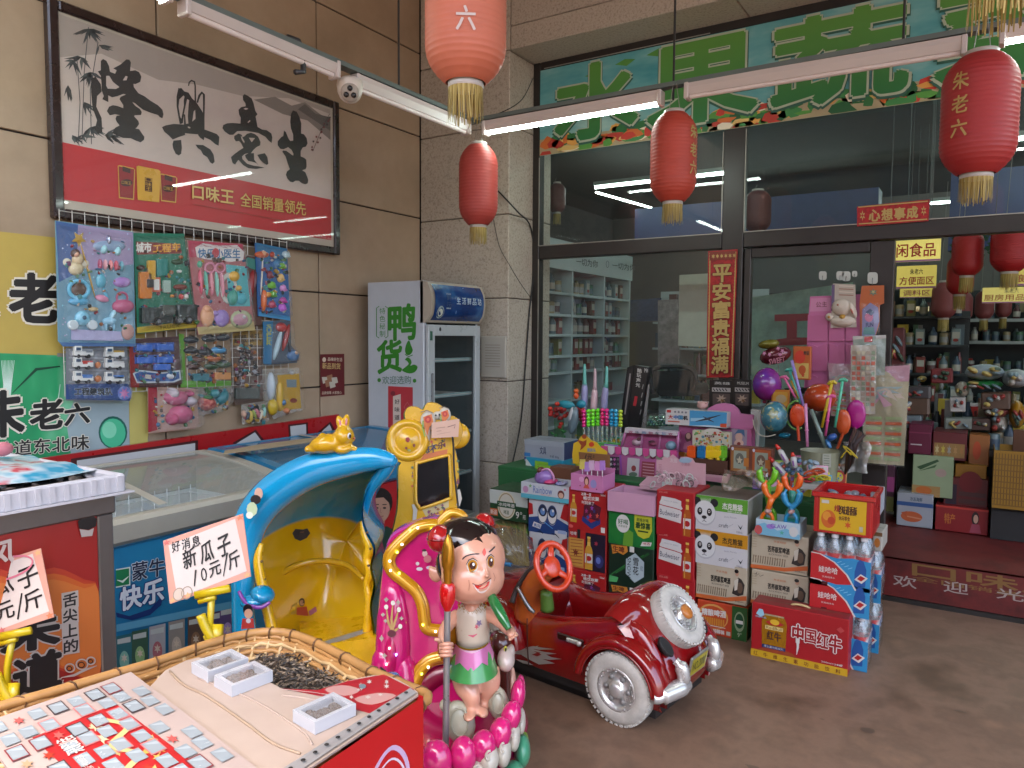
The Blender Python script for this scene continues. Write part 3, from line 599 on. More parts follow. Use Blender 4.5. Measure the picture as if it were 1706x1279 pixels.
def f(p,b):
    p.poly([(93,368),(130,374),(128,455),(98,470)],ink('3a5a90')); p.poly([(130,374),(221,387),(222,440),(150,450),(128,430)],ink('9a8cae'))
    for i in range(40): p.star(rnd.uniform(100,220),rnd.uniform(380,560),1.6,1.8,ink(rnd.choice(('b9c7e6','c3a6d0','8fd0e0'))),4)
    p.poly([(118,548),(200,552),(205,568),(118,566)],ink('a9a6c8')); p.poly([(98,570),(226,572),(226,577),(105,577)],ink('4e6f9c'))
    b(129,432,10,12,.02,C('c9b48c')); b(125,422,8,8,.022,C('4a2f22')); b(125,424,5.5,6,.028,C('c99a7c')); b(126,447,13,12,.02,C('cdbf9a')); b(112,437,8,7,.008,C('c8c2ae'),rot=30); b(141,440,8,7,.008,C('c8c2ae'),rot=-30)
    p.k = 16; p.star(130,398,13,14,mat('b8953f',.3,m=.6)); b(146,450,1.6,52,.008,mat('b8953f',.3,m=.5),rot=-15)
    b(182,410,28,10,.012,C('8aa3c0')); b(172,415,6,8,.02,C('9fd8e0')); b(195,418,6,8,.02,C('9fd8e0')); b(180,400,4,9,.02,mat('aab4c8',.2,m=.7))
    for i,c in enumerate(('b04a6a','d8a0a8','d87878','c9586a','5f9fb0')): b(166+i*9,440+i*.8,3.5,9,.018,C(c))
    b(131,482,17,15,.018,C('5fb0d0'),'ring'); b(131,482,13,11,.006,mat('5a4236',.15)); b(131,502,18,7,.012,C('4e9fc4'))
    b(168,468,9,13,.016,C('58a8c0')); b(176,490,3,14,.01,C('58a8c0'),rot=-20); b(203,470,15,9,.015,C('a77fc0')); b(170,497,12,6,.016,C('d88aa8'),rot=15); b(205,510,19,12,.02,C('b5557a')); b(203,496,9,9,.008,C('b5557a'),'ring')
    b(137,530,13,13,.022,C('7fc0d8')); b(137,529,6,6,.027,C('3b5a72')); b(120,541,8,8,.018,C('c8d4d8'),'cyl'); b(152,541,8,8,.018,C('c8d4d8'),'cyl')
    b(182,535,12,7,.02,C('8fc4dc')); b(187,524,4,9,.02,C('a8d4e4'),rot=25); b(176,543,2,8,.012,C('8fc4dc')); b(189,544,2,8,.012,C('8fc4dc')); b(213,553,11,14,.008,C('b98f86')); b(155,515,9,4,.014,C('b8a070'))
pack("toy_pack","large blue and lilac princess dress-up toy card with a gold star wand",[(92,367),(222,386),(226,577),(105,577),(97,568)],paper('6a93a6'),f,dx=.08)
def f(p,b):
    p.poly([(226,402),(300,406),(303,422),(228,424)],ink('7a2a22')); ptext(p,"城市",(227,420),(252,420),16,ink('d8d8d0'),.04); ptext(p,"工程车",(255,421),(300,418),14,ink('d89a2a'),.04)
    p.poly([(228,545),(327,533),(329,545),(228,555)],ink('b8a03a')); ptext(p,"TRUCK",(265,549),(300,545),6,ink('4a3a12'))
    b(240,475,10,22,.02,C('c9782a'),'box'); b(250,450,6,16,.02,C('c99a2a'),'box'); b(234,446,7,5,.025,C('3a1f16')); b(246,472,5,7,.03,C('2a2a2a'),'box'); b(258,474,7,12,.014,C('c05a3a'),'box'); b(258,474,4.5,9,.018,C('d8d8d0'),'box'); b(276,477,6,10,.016,C('9ab4a8'),'box'); b(268,445,9,14,.014,C('1f7f78'),'box')
    b(295,436,10,5,.015,C('2a4a30')); b(298,452,4,3,.02,C('c8c8c8')); b(300,478,12,5,.015,C('7a3a30')); b(301,494,4,5,.02,C('c84a48')); b(309,494,4,5,.02,C('d8d0c8')); b(286,493,3,3,.02,C('d88a2a'))
    b(258,525,26,13,.03,C('26302e'),'box'); b(308,520,16,13,.03,C('2e3634'),'box'); b(276,516,10,8,.035,C('4a4e48'),'box')
    for x in (258,292,309): b(x,535-(x-258)*.05,7,7,.036,C('17181a'),'cyl'); b(x,535-(x-258)*.05,3.4,3.4,.04,C('6a6e70'),'cyl')
pack("toy_pack","green card of construction toys with a black truck in its bottom bubble",[(222,388),(307,389),(317,480),(328,545),(229,556)],paper('1f7058'),f,dx=.072)
def f(p,b):
    p.poly([(314,401),(404,407),(405,430),(316,428)],ink('b04058'))
    p.poly([(325,412),(338,405),(365,409),(395,408),(407,420),(405,433),(385,436),(345,432),(328,428)],ink('d8d4d2')); ptext(p,"快乐小医生",(330,429),(400,430),15,ink('3f6f9a'),.03); p.ell(359,421,6,8,ink('b8404a'))
    p.poly([(376,440),(410,444),(417,510),(382,510)],ink('58b0b8'))
    p.poly([(328,545),(422,535),(425,550),(331,557)],ink('b8a878'))
    for i,c in enumerate(('d05a70','5fb09a','d88a98','7fc0b0','d890a0')): b(334+i*9,470+i,3.2,22,.016,C(c),rot=-4)
    b(332,440,4,6,.02,C('58a888')); b(349,446,8,8,.016,C('d890a8'),'ring'); b(366,446,8,8,.016,C('d890a8'),'ring'); b(390,460,9,9,.018,C('d8a83a')); b(397,480,5,5,.02,C('d8b060')); b(387,495,9,14,.02,C('3f9a8a')); b(402,497,10,11,.016,C('4aa8b8')); b(381,480,12,22,.006,C('c8c8c0'),'ring')
    b(345,527,12,18,.02,C('d8a078')); b(344,515,7,7,.026,C('d8a078')); b(369,530,13,15,.018,C('9a80c0')); b(358,522,5,5,.022,C('9a80c0')); b(402,532,19,16,.012,C('a8b08a')); b(400,532,15,12,.017,C('b88a98')); b(404,528,4,4,.024,C('c8c8c8'))
pack("toy_pack","pink and red card with toy glasses, pens and a teal bag",[(312,400),(405,406),(415,480),(425,549),(330,558)],paper('a86a6c'),f,dx=.085)
def f(p,b):
    p.poly([(427,404),(477,414),(478,440),(428,430)],ink('2f6f9a')); p.poly([(431,519),(483,527),(483,534),(431,526)],ink('4a90c0'))
    b(436,424,12,6,.016,C('c05a30')); b(438,422,4,5,.022,C('d8a07a')); b(453,424,4,5,.016,C('b84830')); b(436,455,1,38,.01,C('d8cfc0'),rot=3); b(439,500,4.5,20,.022,C('d86a30'),rot=3); b(445,491,6,5,.025,C('d8902a'))
    for x,y,c in ((469,443,'6fb03a'),(449,458,'7a2a3a'),(467,463,'d8b06a'),(452,475,'6fb83f'),(471,480,'d08ac8'),(454,490,'5fa83a'),(471,500,'c040a0'),(453,507,'b84a6a'),(470,512,'c05ad0'),(476,424,'a8c0c8'),(460,440,'3f80b0')): b(x,y,rnd.uniform(5,7),rnd.uniform(5,8),.018,C(c)); b(x+4,y+3,2,2,.022,C(c))
pack("toy_pack","narrow blue fishing game card with an orange toy rod",[(425,404),(478,414),(484,534),(430,526)],paper('2a5f9a'),f,dx=.075)
def f(p,b):
    p.poly([(408,427),(426,432),(428,450),(409,444)],ink('3f8078')); b(417,480,6,32,.02,C('8a2a2e'),rot=8); b(423,470,3,20,.02,C('5f3038'),rot=8)
pack("toy_pack","dark narrow card with red toy swords half hidden between the pink and blue cards",[(406,424),(434,430),(436,540),(420,545)],paper('5a3f3a'),f,dx=.066,bub=False)
def truck(b,x,y,c,cab='d8d8d4'):
    b(x,y,16,4,.022,C(cab),'box'); b(x-9,y-6,6,6,.022,C(cab),'box'); b(x-9,y-7,4,2.5,.0235,C('39506a'),'box'); b(x+6,y-3.5,9,3,.022,C(c),'box')
    for d in (-9,8): b(x+d,y+5,3,3.4,.024,C('1c1c1e'),'cyl',n=8)
def f(p,b):
    p.poly([(110,640),(212,638),(218,652),(217,667),(110,665)],ink('1f3f78')); ptext(p,"工程建筑队",(124,658),(187,658),12,ink('0e1420'),.05,ink('a8b4c4'),.03); p.ell(207,655,11,12,ink('5f6fb0')); p.star(207,655,9,10,ink('b86a9a'),7)
    for r_ in range(3): p.poly([(114,594+r_*20),(212,596+r_*20),(212,599+r_*20),(114,597+r_*20)],ink('8a8c92'))
    for i,(x,y) in enumerate(((136,588),(188,590),(136,607),(188,608),(136,630),(188,631))): truck(b,x,y,('8a9098','c8a03a','b83a34','c8c8c8','3f6fb0','3f6fb0')[i])
    b(163,608,5,6,.012,C('c0703a')); b(163,631,6,6,.012,C('c0703a'))
pack("toy_pack","clear tray of white toy trucks over a blue label",[(110,579),(212,578),(214,640),(219,652),(216,668),(110,667)],paper('6f7278'),f,dx=.068)
def f(p,b):
    p.poly([(215,575),(230,575),(232,645),(217,645)],ink('8a2a24')); p.poly([(222,572),(290,570),(290,585),(222,587)],ink('284f98')); p.poly([(224,592),(290,590),(290,604),(224,606)],ink('2f5aa6'))
    p.poly([(221,622),(232,616),(270,620),(300,616),(302,632),(290,637),(228,638)],ink('b8c0c4')); p.poly([(224,623),(233,618.5),(270,622.5),(298,619),(299,630),(288,635),(229,635.5)],ink('23508a')); ptext(p,"RACING",(232,629),(258,629),5,ink('a84a4a')); b(285,626,8,5,.012,C('c8ccd0'))
    for x,y in ((238,579),(272,578),(238,600),(272,599),(268,611)): b(x,y,13,5,.02,C('2f62b8'),'box'); b(x,y-4,6,4,.018,C('1f2f58'))
pack("toy_pack","dark card of small blue toy cars with a blue badge at its foot",[(216,565),(298,560),(303,640),(262,645),(217,645)],paper('4a3030'),f,dx=.064)
def f(p,b):
    p.poly([(298,556),(306,556),(310,645),(301,645)],ink('5a9030')); p.poly([(301,634),(385,634),(385,643),(301,645)],ink('63a03a'))
    for i,(x,y,c) in enumerate(((318,566,'2a3038'),(348,564,'22262c'),(370,562,'30343a'),(318,584,'252a33'),(342,586,'2c3036'),(364,583,'3f8fc0'),(330,598,'5f3a2e'),(355,597,'b0623a'),(323,610,'4a2f28'),(352,610,'2f4a30'),(372,607,'3a5038'),(332,628,'2f6f7a'),(368,626,'c0824a'))): b(x,y,13,6,.022,C(c),'box' if i > 10 else 'ell'); b(x,y-4,6,4,.024,C('15181c'))
pack("toy_pack","green edged brown card of small cars and dinosaurs",[(298,553),(383,548),(386,642),(301,646)],paper('7a6248'),f,dx=.06)
def f(p,b):
    p.poly([(386,556),(436,548),(438,575),(388,575)],ink('8a6a2a')); ptext(p,"超级战队",(390,572),(434,568),13,ink('3a2a16'),.04)
    for i in range(20): b(rnd.uniform(392,428),rnd.uniform(580,640),rnd.uniform(2,6),rnd.uniform(2,6),.015,C(rnd.choice(('2a2428','3a3034','5a4a4a','8a8a90','3a4a5a','6a3a34'))))
    b(410,655,20,9,.02,C('4f5450'),'box')
pack("toy_pack","dark card of toy soldiers under an ochre header",[(384,553),(436,545),(438,670),(392,675),(387,640)],paper('5f4c42'),f,dx=.056)
def f(p,b):
    p.poly([(438,536),(455,535),(452,607),(438,605)],ink('2f6f98')); p.vtext("SUPER",444,575,452,540,ink('a8a83a'),.03)
    b(462,575,4,26,.02,C('a8c0c8'),rot=14); b(468,545,9,8,.024,C('b8302e'),rot=20); b(476,562,4,24,.02,C('9a2a2a'),rot=14); b(488,592,10,10,.02,C('4a6f9a')); b(491,588,4,4,.026,C('c09a80')); b(481,575,2,18,.016,C('303840'),rot=-5)
pack("toy_pack","blue card with a red handled toy sword",[(438,535),(484,533),(485,575),(497,590),(495,604),(440,608)],paper('4f5a68'),f,dx=.07)
def f(p,b):
    p.poly([(462,625),(498,622),(502,680),(466,684)],ink('b98f2a')); p.poly([(477,632),(494,632),(494,645),(478,645)],ink('6f8088')); p.ell(489,667,6,4,ink('7a3020'))
    b(451,643,6,24,.03,C('b9c4cc')); b(454,678,8,14,.03,C('c9a82a')); b(466,660,6,26,.022,C('c8a02f')); b(470,670,5,6,.028,C('3f6fa0')); b(477,684,5,5,.024,C('c8784a')); b(486,620,4,4,.02,C('c8c8c8'))
pack("toy_pack","clear bag with a yellow toy bus and a white water gun",[(437,615),(498,612),(503,684),(478,690),(456,699),(440,665)],clear('f0ece4',.2,.15,.6,1.4,.03),f,dx=.066,depth=.06)
def f(p,b):
    p.poly([(247,642),(262,640),(262,716),(247,720)],ink('9a2030'))
    b(292,662,20,14,.05,mat('b8607c',.8)); b(300,690,20,16,.055,mat('b85878',.8)); b(285,655,9,10,.06,mat('c0b4b8',.9)); b(315,668,10,8,.05,mat('b9aeb4',.9)); b(285,697,10,11,.06,mat('b04a6c',.8)); b(312,655,5,6,.06,mat('b8607c',.8))
pack("toy_pack","pink plush unicorn behind clear film on a red edged card",[(246,643),(330,648),(332,706),(325,714),(248,722)],paper('b08e80'),f,dx=.06,depth=.075)
def f(p,b):
    b(344,672,15,12,.045,ramped("strawberry",[(.4,'9a1f22'),(.6,'c8786a')],60,2,r=.5)); b(344,662,8,4,.05,C('2f6a3a')); b(370,662,9,14,.03,C('1f6f78'),rot=30); b(357,655,8,8,.03,C('2a7a80'))
pack("toy_bag","small clear bag with a red strawberry toy and teal pieces",[(325,648),(384,640),(384,668),(362,688),(330,692)],clear('f0ece4',.15,.15,.6,1.4,.03),f,dx=.062,depth=.05)
def f(p,b):
    for i,c in enumerate(('c8a08a','2a3a4a','c8b04a','8a9a3a','b86a70','c8c0a8','7fb0a8')): b(406+i*5.5,690+rnd.uniform(-4,5),3,rnd.uniform(6,12),.02,C(c),rot=rnd.uniform(-25,25))
pack("toy_bag","small clear bag of coloured sticks hanging lowest on the grid",[(402,674),(442,668),(446,702),(404,707)],clear('f0ece4',.2,.15,.6,1.4,.03),f,dx=.062,depth=.035)
# ================================================================ red board, freezers, tall fridge
XB = -3.66; mb = plane_px(x=XB); RED = mat('9c1418',.3,n=.06,coat=.3)
t = root("red_board","red board with white cut-off shapes behind the chest freezers","board",(XB,2.6,.0))
g = G(); slab(g,mb,[(-60,783),(60,765),(300,729),(565,690),(572,760),(300,1000),(-60,1000)],.02,RED,lift=-.02)
p = Pr(g,mb); DKR = ink('3a0c0e'); WHT = ink('b4b2b4')
p.poly([(118,764),(330,733),(330,772),(118,803)],DKR); p.poly([(128,767),(325,738),(325,772),(128,800)],WHT)
S = (200,680,3.554)
p.poly(crop(*S,[(668,203),(803,126),(855,190),(1000,175),(995,97),(1112,83),(1114,164),(1150,158),(1245,78),(1285,150),(1290,215),(680,260)]),DKR); p.poly(crop(*S,[(690,208),(798,142),(845,203),(1012,185),(1007,106),(1100,94),(1104,176),(1160,168),(1240,96),(1272,165),(1280,215),(700,255)]),WHT)
p.poly([(-60,790),(100,766),(100,800),(-60,830)],ink('8f1216'))
g.ob("painted_board",t)
GREY = mat('a19d90',.4,n=.05); INW = mat('a7aaa2',.4,n=.05)
def freezer(label,ya,yb,body,rim,xf=-2.86,xb=-3.62,zt=.0):
    t = root("chest_freezer",label,"freezer",((xf+xb)/2,(ya+yb)/2,0),0,"chest freezers along the panelled wall")
    g = G(); g.box(xf+.012,ya,.06,xf-.02,yb,.665,body,b=.01); g.box(xb,ya,.06,xb+.03,yb,.665,body); g.box(xb,ya,.06,xf,ya+.03,.665,body,b=.01); g.box(xb,yb-.03,.06,xf,yb,.665,body,b=.01); g.box(xb+.02,ya+.02,0,xf-.03,yb-.02,.06,mat('2a2a2a',.7)); g.box(xb+.03,ya+.03,.16,xf-.02,yb-.03,.18,INW)
    g.ob("body",t)
    N = 12; prof = [(xf-.02-(xf-xb-.06)*i/N,.775+zt+.085*math.sin(math.pi/2*i/N)) for i in range(N+1)]
    g = G()
    g.box(xf-.05,ya-.01,.665,xf+.03,yb+.01,.772+zt,rim,b=.018)
    g.box(xb,ya-.01,.665,xb+.05,yb+.01,.868+zt,rim,b=.015)
    for y in (ya-.01,yb-.05):
        vs_ = []; k = N+1
        for yy in (y,y+.06):
            for x,z in prof: vs_.append((x,yy,z+.012))
            for x,z in prof: vs_.append((x,yy,.665))
        fs = []
        for b_,rv in ((0,0),(2*k,1)):
            for i in range(N): q = (b_+i,b_+i+1,b_+k+i+1,b_+k+i); fs.append(q[::-1] if rv else q)
        for i in range(N): fs.append((i,2*k+i,2*k+i+1,i+1))
        g.add(vs_,fs,rim)
    ym = (ya+yb)/2
    g.ob("rim",t)
    g = G(); vs_ = []; fs = []
    for i,(x,z) in enumerate(prof): vs_ += [(x,ym-.02,z+.014),(x,ym+.02,z+.014)]
    for i in range(N): fs.append((2*i,2*i+1,2*i+3,2*i+2))
    g.add(vs_,fs,GREY); g.ob("lid_rail",t)
    for a,b_ in ((ya+.05,ym-.02),(ym+.02,yb-.05)):
        g = G(); g.add([(x,y,z+.004) for x,z in prof for y in (a,b_)],[(2*i,2*i+1,2*i+3,2*i+2) for i in range(N)],clear('e8eeee',.06,.05,0,1.5,.0),True); g.ob("sliding_lid",t)
    # wire baskets and a few packs
    wm_ = mat('c4c8c8',.35)
    for a,b_ in ((ya+.1,ym-.04),(ym+.04,yb-.1)):
        g = G()
        for i in range(9): y = a+(b_-a)*i/8; g.tube([(xb+.07,y,.7),(xb+.07,y,.42),(xf-.08,y,.42),(xf-.08,y,.66)],.003,wm_,4)
        for z in (.42,.5,.58,.66): g.tube([(xb+.07,a,z),(xf-.08,a,z),(xf-.08,b_,z),(xb+.07,b_,z)],.003,wm_,4,True)
        g.ob("wire_basket",t)
    g = G(); LN = mat('c4c8c4',.45,n=.04); e = .034; g.box(xb+e,ya+e,.36,xf-e,yb-e,.38,LN)
    for q in ((xb+e,ya+e,xb+e+.01,yb-e),(xf-e-.01,ya+e,xf-e,yb-e),(xb+e+.01,ya+e,xf-e-.01,ya+e+.01),(xb+e+.01,yb-e-.01,xf-e-.01,yb-e)): g.box(q[0],q[1],.38,q[2],q[3],.7,LN)
    g.ob("inner_liner",t)
    return t
BLU = ramped("freezer blue",[(.3,'1f6f9c'),(.7,'2f85ae')],1.5,3,r=.3,coat=.3)
f1 = freezer("grey rimmed chest freezer with a sky blue ice cream front",1.15,2.52,BLU,GREY)
f2 = freezer("blue rimmed chest freezer with a red front below the red board",2.57,3.84,mat('a31a20',.35,n=.05,coat=.3),mat('2a7196',.3,n=.06,coat=.3),zt=.005)
g = G(); m1 = plane_px(x=-2.845); p = Pr(g,m1)
p.poly([(193,948),(217,944),(217,975),(193,979)],ink('cfd8cf')); p.poly([(193,950),(215,946.5),(215,973),(193,977)],ink('1d7a4a')); p.line([(195,966),(204,969),(214,960)],[1,4,1],ink('d8e4d8'))
ptext(p,"蒙牛",(220,968),(274,958),30,ink('1a2440'),.02,ink('d0d8dc'),.03)
p.poly([(193,1020),(215,1026),(250,1014),(272,990),(268,1008),(250,1024),(220,1033),(195,1028)],ink('16306a')); ptext(p,"快乐",(200,1018),(272,1000),38,ink('d5dde4'),.035,ink('1c3878'),.045)
for i,(x,c) in enumerate(((193,'2f6a72'),(219,'3a5c4a'),(248,'a5a6aa'),(280,'8f8a84'),(312,'5c4a40'),(342,'4a3a66'),(365,'5a4a78'))):
    wd = 27; yy = 1060-i*8; p.poly([(x,yy),(x+wd,yy-6),(x+wd,yy+70),(x,yy+75)],ink(c)); p.poly([(x+2,yy+5),(x+wd-3,yy),(x+wd-3,yy+9),(x+2,yy+13)],ink('b8c0bc')); p.ell(x+wd/2,yy+40,8,16,ink(('7fb0a0','8fb47a','b06a72','b9ada0','8a6a50','8a78b0','a08ac0')[i])); p.star(x+wd/2,yy+36,6,8,ink('cdbfae'),6)
p.poly([(193,1040),(390,1000),(390,1012),(193,1052)],ink('5a9fc0'))
g.ob("front_print",f1)
g = G(); rnd = random.Random(3)
for x,y,c,s_ in ((-3.2,2.02,'2a2f3a',.07),(-3.1,2.35,'5fa8c4',.04),(-3.3,1.55,'6a6a70',.06),(-3.25,2.1,'9a5a60',.04),(-3.15,1.5,'30343a',.05)):
    g.ell((x,y,.42+s_*.5),(s_*1.3,s_,s_*.8),mat(c,.4),8)
g.ob("frozen_packs",f1)
# portrait advert on the second freezer's red front (generic man)
g = G(); p = Pr(g,plane_px(x=-2.845)); SK = ink('a8806c'); HR = ink('1c1615')
def bust(cx,cy,s_,suit):
    p.poly([(cx-20*s_,cy+55*s_),(cx-18*s_,cy+28*s_),(cx-7*s_,cy+20*s_),(cx+7*s_,cy+19*s_),(cx+18*s_,cy+26*s_),(cx+21*s_,cy+54*s_)],ink(suit)); p.rect(cx-4*s_,cy+10*s_,cx+4*s_,cy+24*s_,SK)
    p.ell(cx,cy-6*s_,12.5*s_,15*s_,HR); p.ell(cx,cy+1*s_,9.6*s_,13.5*s_,SK); p.poly([(cx-10*s_,cy-2*s_),(cx-7*s_,cy-10*s_),(cx+3*s_,cy-11*s_),(cx+10*s_,cy-4*s_),(cx+11*s_,cy-14*s_),(cx,cy-20*s_),(cx-11*s_,cy-14*s_)],HR)
    for d in (-4,4): p.ell(cx+d*s_,cy,1.8*s_,1.1*s_,HR); p.line([(cx+(d-2.2)*s_,cy-3.5*s_),(cx+(d+2.2)*s_,cy-3.7*s_)],1*s_,HR)
    p.line([(cx,cy),(cx-.6*s_,cy+4.5*s_),(cx+1*s_,cy+5*s_)],.7*s_,ink('8a6252')); p.line([(cx-3*s_,cy+8.4*s_),(cx,cy+9.2*s_),(cx+3*s_,cy+8.3*s_)],1.1*s_,ink('8a4a44'))
bust(634,846,1.6,'1f3a30'); g.ob("front_print",f2); g = G(); p = Pr(g,plane_px(x=-2.845)); bust(593,850,1.6,'b0a8a8'); g.ob("front_print",f2)
# cardboard strip lying on the second freezer's back edge
g = G(); mz = plane_px(z=.885)
slab(g,mz,[(372,757),(440,748),(560,731),(540,728),(430,742),(375,752)],.006,mat('a08e72',.8)); g.ob("wood_strip",None,"pale wooden strip lying on the blue freezer below the red board","strip")

# ---- tall display fridge
FX0,FX1,FY0,FY1,FT = -3.657,-3.154,3.9,4.53,1.868
fr = root("display_fridge","tall white drinks fridge with green duck characters on its side","fridge",((FX0+FX1)/2,(FY0+FY1)/2,0))
FW = mat('b4b9be',.35,n=.04); g = G()
g.box(FX0,FY0,.08,FX1,FY0+.03,FT,FW,b=.006); g.box(FX0,FY1-.03,.08,FX1,FY1,FT,FW,b=.006); g.box(FX0,FY0+.03,.08,FX0+.03,FY1-.03,FT,FW); g.box(FX0+.03,FY0+.03,.08,FX1,FY1-.03,.2,FW); g.box(FX0+.03,FY0+.03,1.6,FX1-.02,FY1-.03,FT,FW); g.box(FX0+.05,FY0+.03,0,FX1-.04,FY1-.03,.08,mat('1e1e1e',.8))
p = Pr(g,plane_px(y=FY0)); GN = ink('2f7d22')
ptext(p,"鸭",(648,567),(692,564),58,GN,.035); ptext(p,"货",(629,622),(669,618),53,GN,.035)
for i,c in enumerate("特色秘制"): ptext(p,c,(632.5,523.5+i*12.6),(642,523+i*12.6),10.5,GN,.0)
p.line([(632,510),(627.5,513),(627.5,560),(632,563)],1.3,GN); p.line([(642,510),(646.5,513),(646.5,560),(642,563)],1.3,GN)
p.poly(smooth([(670,617),(676,611),(681,606),(678,601),(675,599),(679,595),(684,598),(686,604),(684,609),(690,607),(696,611),(692,619),(682,622)],3,True),GN)
p.poly(smooth([(675,582),(678,571),(682,567),(685,575),(688,584),(683,591),(677,590)],3,True),GN); p.line([(675,590),(681,594),(688,591)],1.4,GN)
ptext(p,"欢迎选购",(637,640),(685,639),13.5,ink('3f6a4a'),.0); p.ell(632,633,3,3.4,GN); p.ell(691,634,3,3.4,GN)
p.poly([(647,643),(688,645),(688,720),(647,720)],ink('b0343c')); p.poly([(655,660),(668,656),(668,720),(655,720)],ink('cdbcae'))
for i,c in enumerate("好味道"): ptext(p,c,(658,673+i*13),(666,673+i*13),8,ink('2a2222'),.02)
p.ring(679,678,6,9,1,1.4,ink('c06a6a'),4); p.ell(655,655,4,4,ink('7a2a34'))
g.ob("cabinet",fr)
# curved light box header
g = G(); HD = [(FX1-.03,1.585),(FX1+.02,1.59),(FX1+.055,1.64),(FX1+.068,1.72),(FX1+.062,1.79),(FX1+.03,FT-.01),(FX1-.03,FT)]
g.prism([(a,b) for a,b in HD],FY1-FY0,mat('aaa090',.4,n=.04),M=Matrix.Translation((0,FY0,0))); g.ob("header_box",fr)
g = G(); HB = ramped("header blue",[(.3,'0a2054'),(.55,'123a74'),(.75,'3a74a4')],3,4,r=.2,coat=.4)
hp = smooth([(FX1+.026,1.602),(FX1+.058,1.645),(FX1+.072,1.72),(FX1+.066,1.79),(FX1+.036,FT-.022)],4)
def hm(u,v,k):
    t_ = min(max(v,0),.9999)*(len(hp)-1); i = int(t_); a,b = hp[i],hp[i+1]; q = t_-i
    return V3((a[0]+(b[0]-a[0])*q+.002+k,FY0+.03+(FY1-FY0-.06)*u,a[1]+(b[1]-a[1])*q))
g.grid(lambda u,v: hm(u,v,0),8,16,HB)
p = Pr(g,hm); SW = ink('b9c9d6')
for i,c in enumerate("生活鲜品站"): p.text(c,.42+i*.11,.5,.5+i*.11,.66,SW,.01)
p.ell(.12,.28,.07,.16,ink('8fa0a0'),14); p.ell(.12,.28,.045,.1,ink('c4c9b8')); p.rect(.22,.38,.31,.74,ink('8a94a4')); p.text("鲜",.225,.57,.305,.72,ink('23406a'),.02); p.text("味",.225,.4,.305,.55,ink('23406a'),.02); p.line([(.5,.02),(.42,.3),(.45,.6),(.62,.95)],.012,ink('5a8ac0'))
g.ob("header_print",fr)
g = G()
for a,b_,c_,d_ in ((FY0+.01,.12,FY0+.085,1.575),(FY1-.07,.12,FY1-.01,1.575),(FY0+.085,1.5,FY1-.07,1.575),(FY0+.085,.12,FY1-.07,.2)): g.box(FX1+.004,a,b_,FX1+.03,c_,d_,mat('a9aeb0',.3,n=.04),b=.004)
dr = g.ob("door",fr)
g = G(); sheet(g,(FX1+.015,FY0+.085,.2),(FX1+.015,FY1-.07,.2),(FX1+.015,FY0+.085,1.5),clear('dfe9ea',.02,.03,0,1.45,.0)); g.ob("glass_pane",dr)
g = G(); g.box(FX1+.03,FY0+.04,.95,FX1+.045,FY0+.055,1.25,mat('6a6e70',.3),b=.005); g.ob("handle",dr)
g = G(); g.box(FX1+.03,FY0+.03,1.47,FX1+.036,FY0+.05,1.53,mat('2f5a48',.4)); g.ell((FX1+.031,FY0+.14,1.545),(.004,.012,.014),mat('1a1a1c',.3),10); g.ob("sticker",dr)
g = G(); g.box(FX0+.03,FY0+.031,.2,FX0+.035,FY1-.031,1.6,mat('4a5254',.4)); g.box(FX0+.036,FY0+.032,.2,FX1,FY0+.035,1.6,mat('4a5254',.4)); g.box(FX0+.036,FY1-.035,.2,FX1,FY1-.032,1.6,mat('4a5254',.4)); g.ob("shade_lining",fr)  # dark sheets added so the white cabinet looks shaded inside
for z in (.5,.8,1.08,1.33):
    g = G()
    for i in range(14): y = FY0+.04+.55*i/13; g.cyl((FX0+.05,y,z),(FX1-.03,y,z),.0025,wm,n=4)
    g.cyl((FX1-.03,FY0+.035,z),(FX1-.03,FY1-.035,z),.005,wm,n=5); g.box(FX1-.035,FY0+.035,z-.012,FX1-.03,FY1-.035,z+.014,mat('8fa4a4',.3)); g.ob("shelf",fr)
for k,(y,z,c) in enumerate(((3.98,1.083,'2a2a2c'),(4.05,1.083,'3f2f2a'),(4.12,1.083,'22262a'),(4.0,1.333,'7a8a80'),(4.1,1.333,'5a6a70'),(4.0,.803,'6a3030'),(4.1,.803,'3a4a3a'),(4.2,.803,'5a5048'))):
    g = G(); g.lathe([(.03,0),(.033,.01),(.033,.075),(.028,.085),(.001,.085)],mat(c,.3),12,T(FX1-.12,y,z)); g.ob("food_tub",None,"dark tub of food on a shelf inside the tall fridge","tub","tubs inside the tall fridge")
# switch cover on the pillar
g = G(); a,b_ = at(803,628,y=YC),at(845,560,y=YC); g.box(a.x,YC-.022,a.z,b_.x,YC,b_.z,mat('aaa398',.45,n=.04),b=.006)
for i in range(9): z = a.z+.08+i*.02; g.box(a.x+.045,YC-.0245,z,b_.x-.045,YC-.0225,z+.006,mat('8f887e',.5))
g.ob("meter_box",None,"flat cream plastic meter cover on the granite pillar beside the fridge","cover box")
# cables
CB = mat('1c1a19',.6)
def cable(label,pts,r=.006,name="cable"):
    g = G(); g.tube(smooth([tuple(q) for q in pts],6),r,CB,6); return g.ob(name,None,label,"cable")
xr = XG+.012
cable("dark cable hanging down the pillar side to the beer cartons",[at(830,318,y=YC-.02),at(862,352,y=YC-.02),at(884,378,x=xr),at(890,440,x=xr),at(882,520,x=xr),at(876,600,x=xr),at(868,700,x=xr),at(852,780,y=YC-.03),at(845,812,y=YC-.03)])
cable("thin black cable looping from the pillar top to the light rail",[at(888,130,x=xr),at(870,165,y=YC-.01),at(840,185,y=4.3),at(803,197,y=4.0)],.0035)
cable("thin cord hanging from the small lantern along the pillar face",[at(822,365,y=YC-.02),at(832,410,y=YC-.02),at(848,440,y=YC-.02),at(866,470,y=YC-.02),at(885,497,x=xr)],.0025)
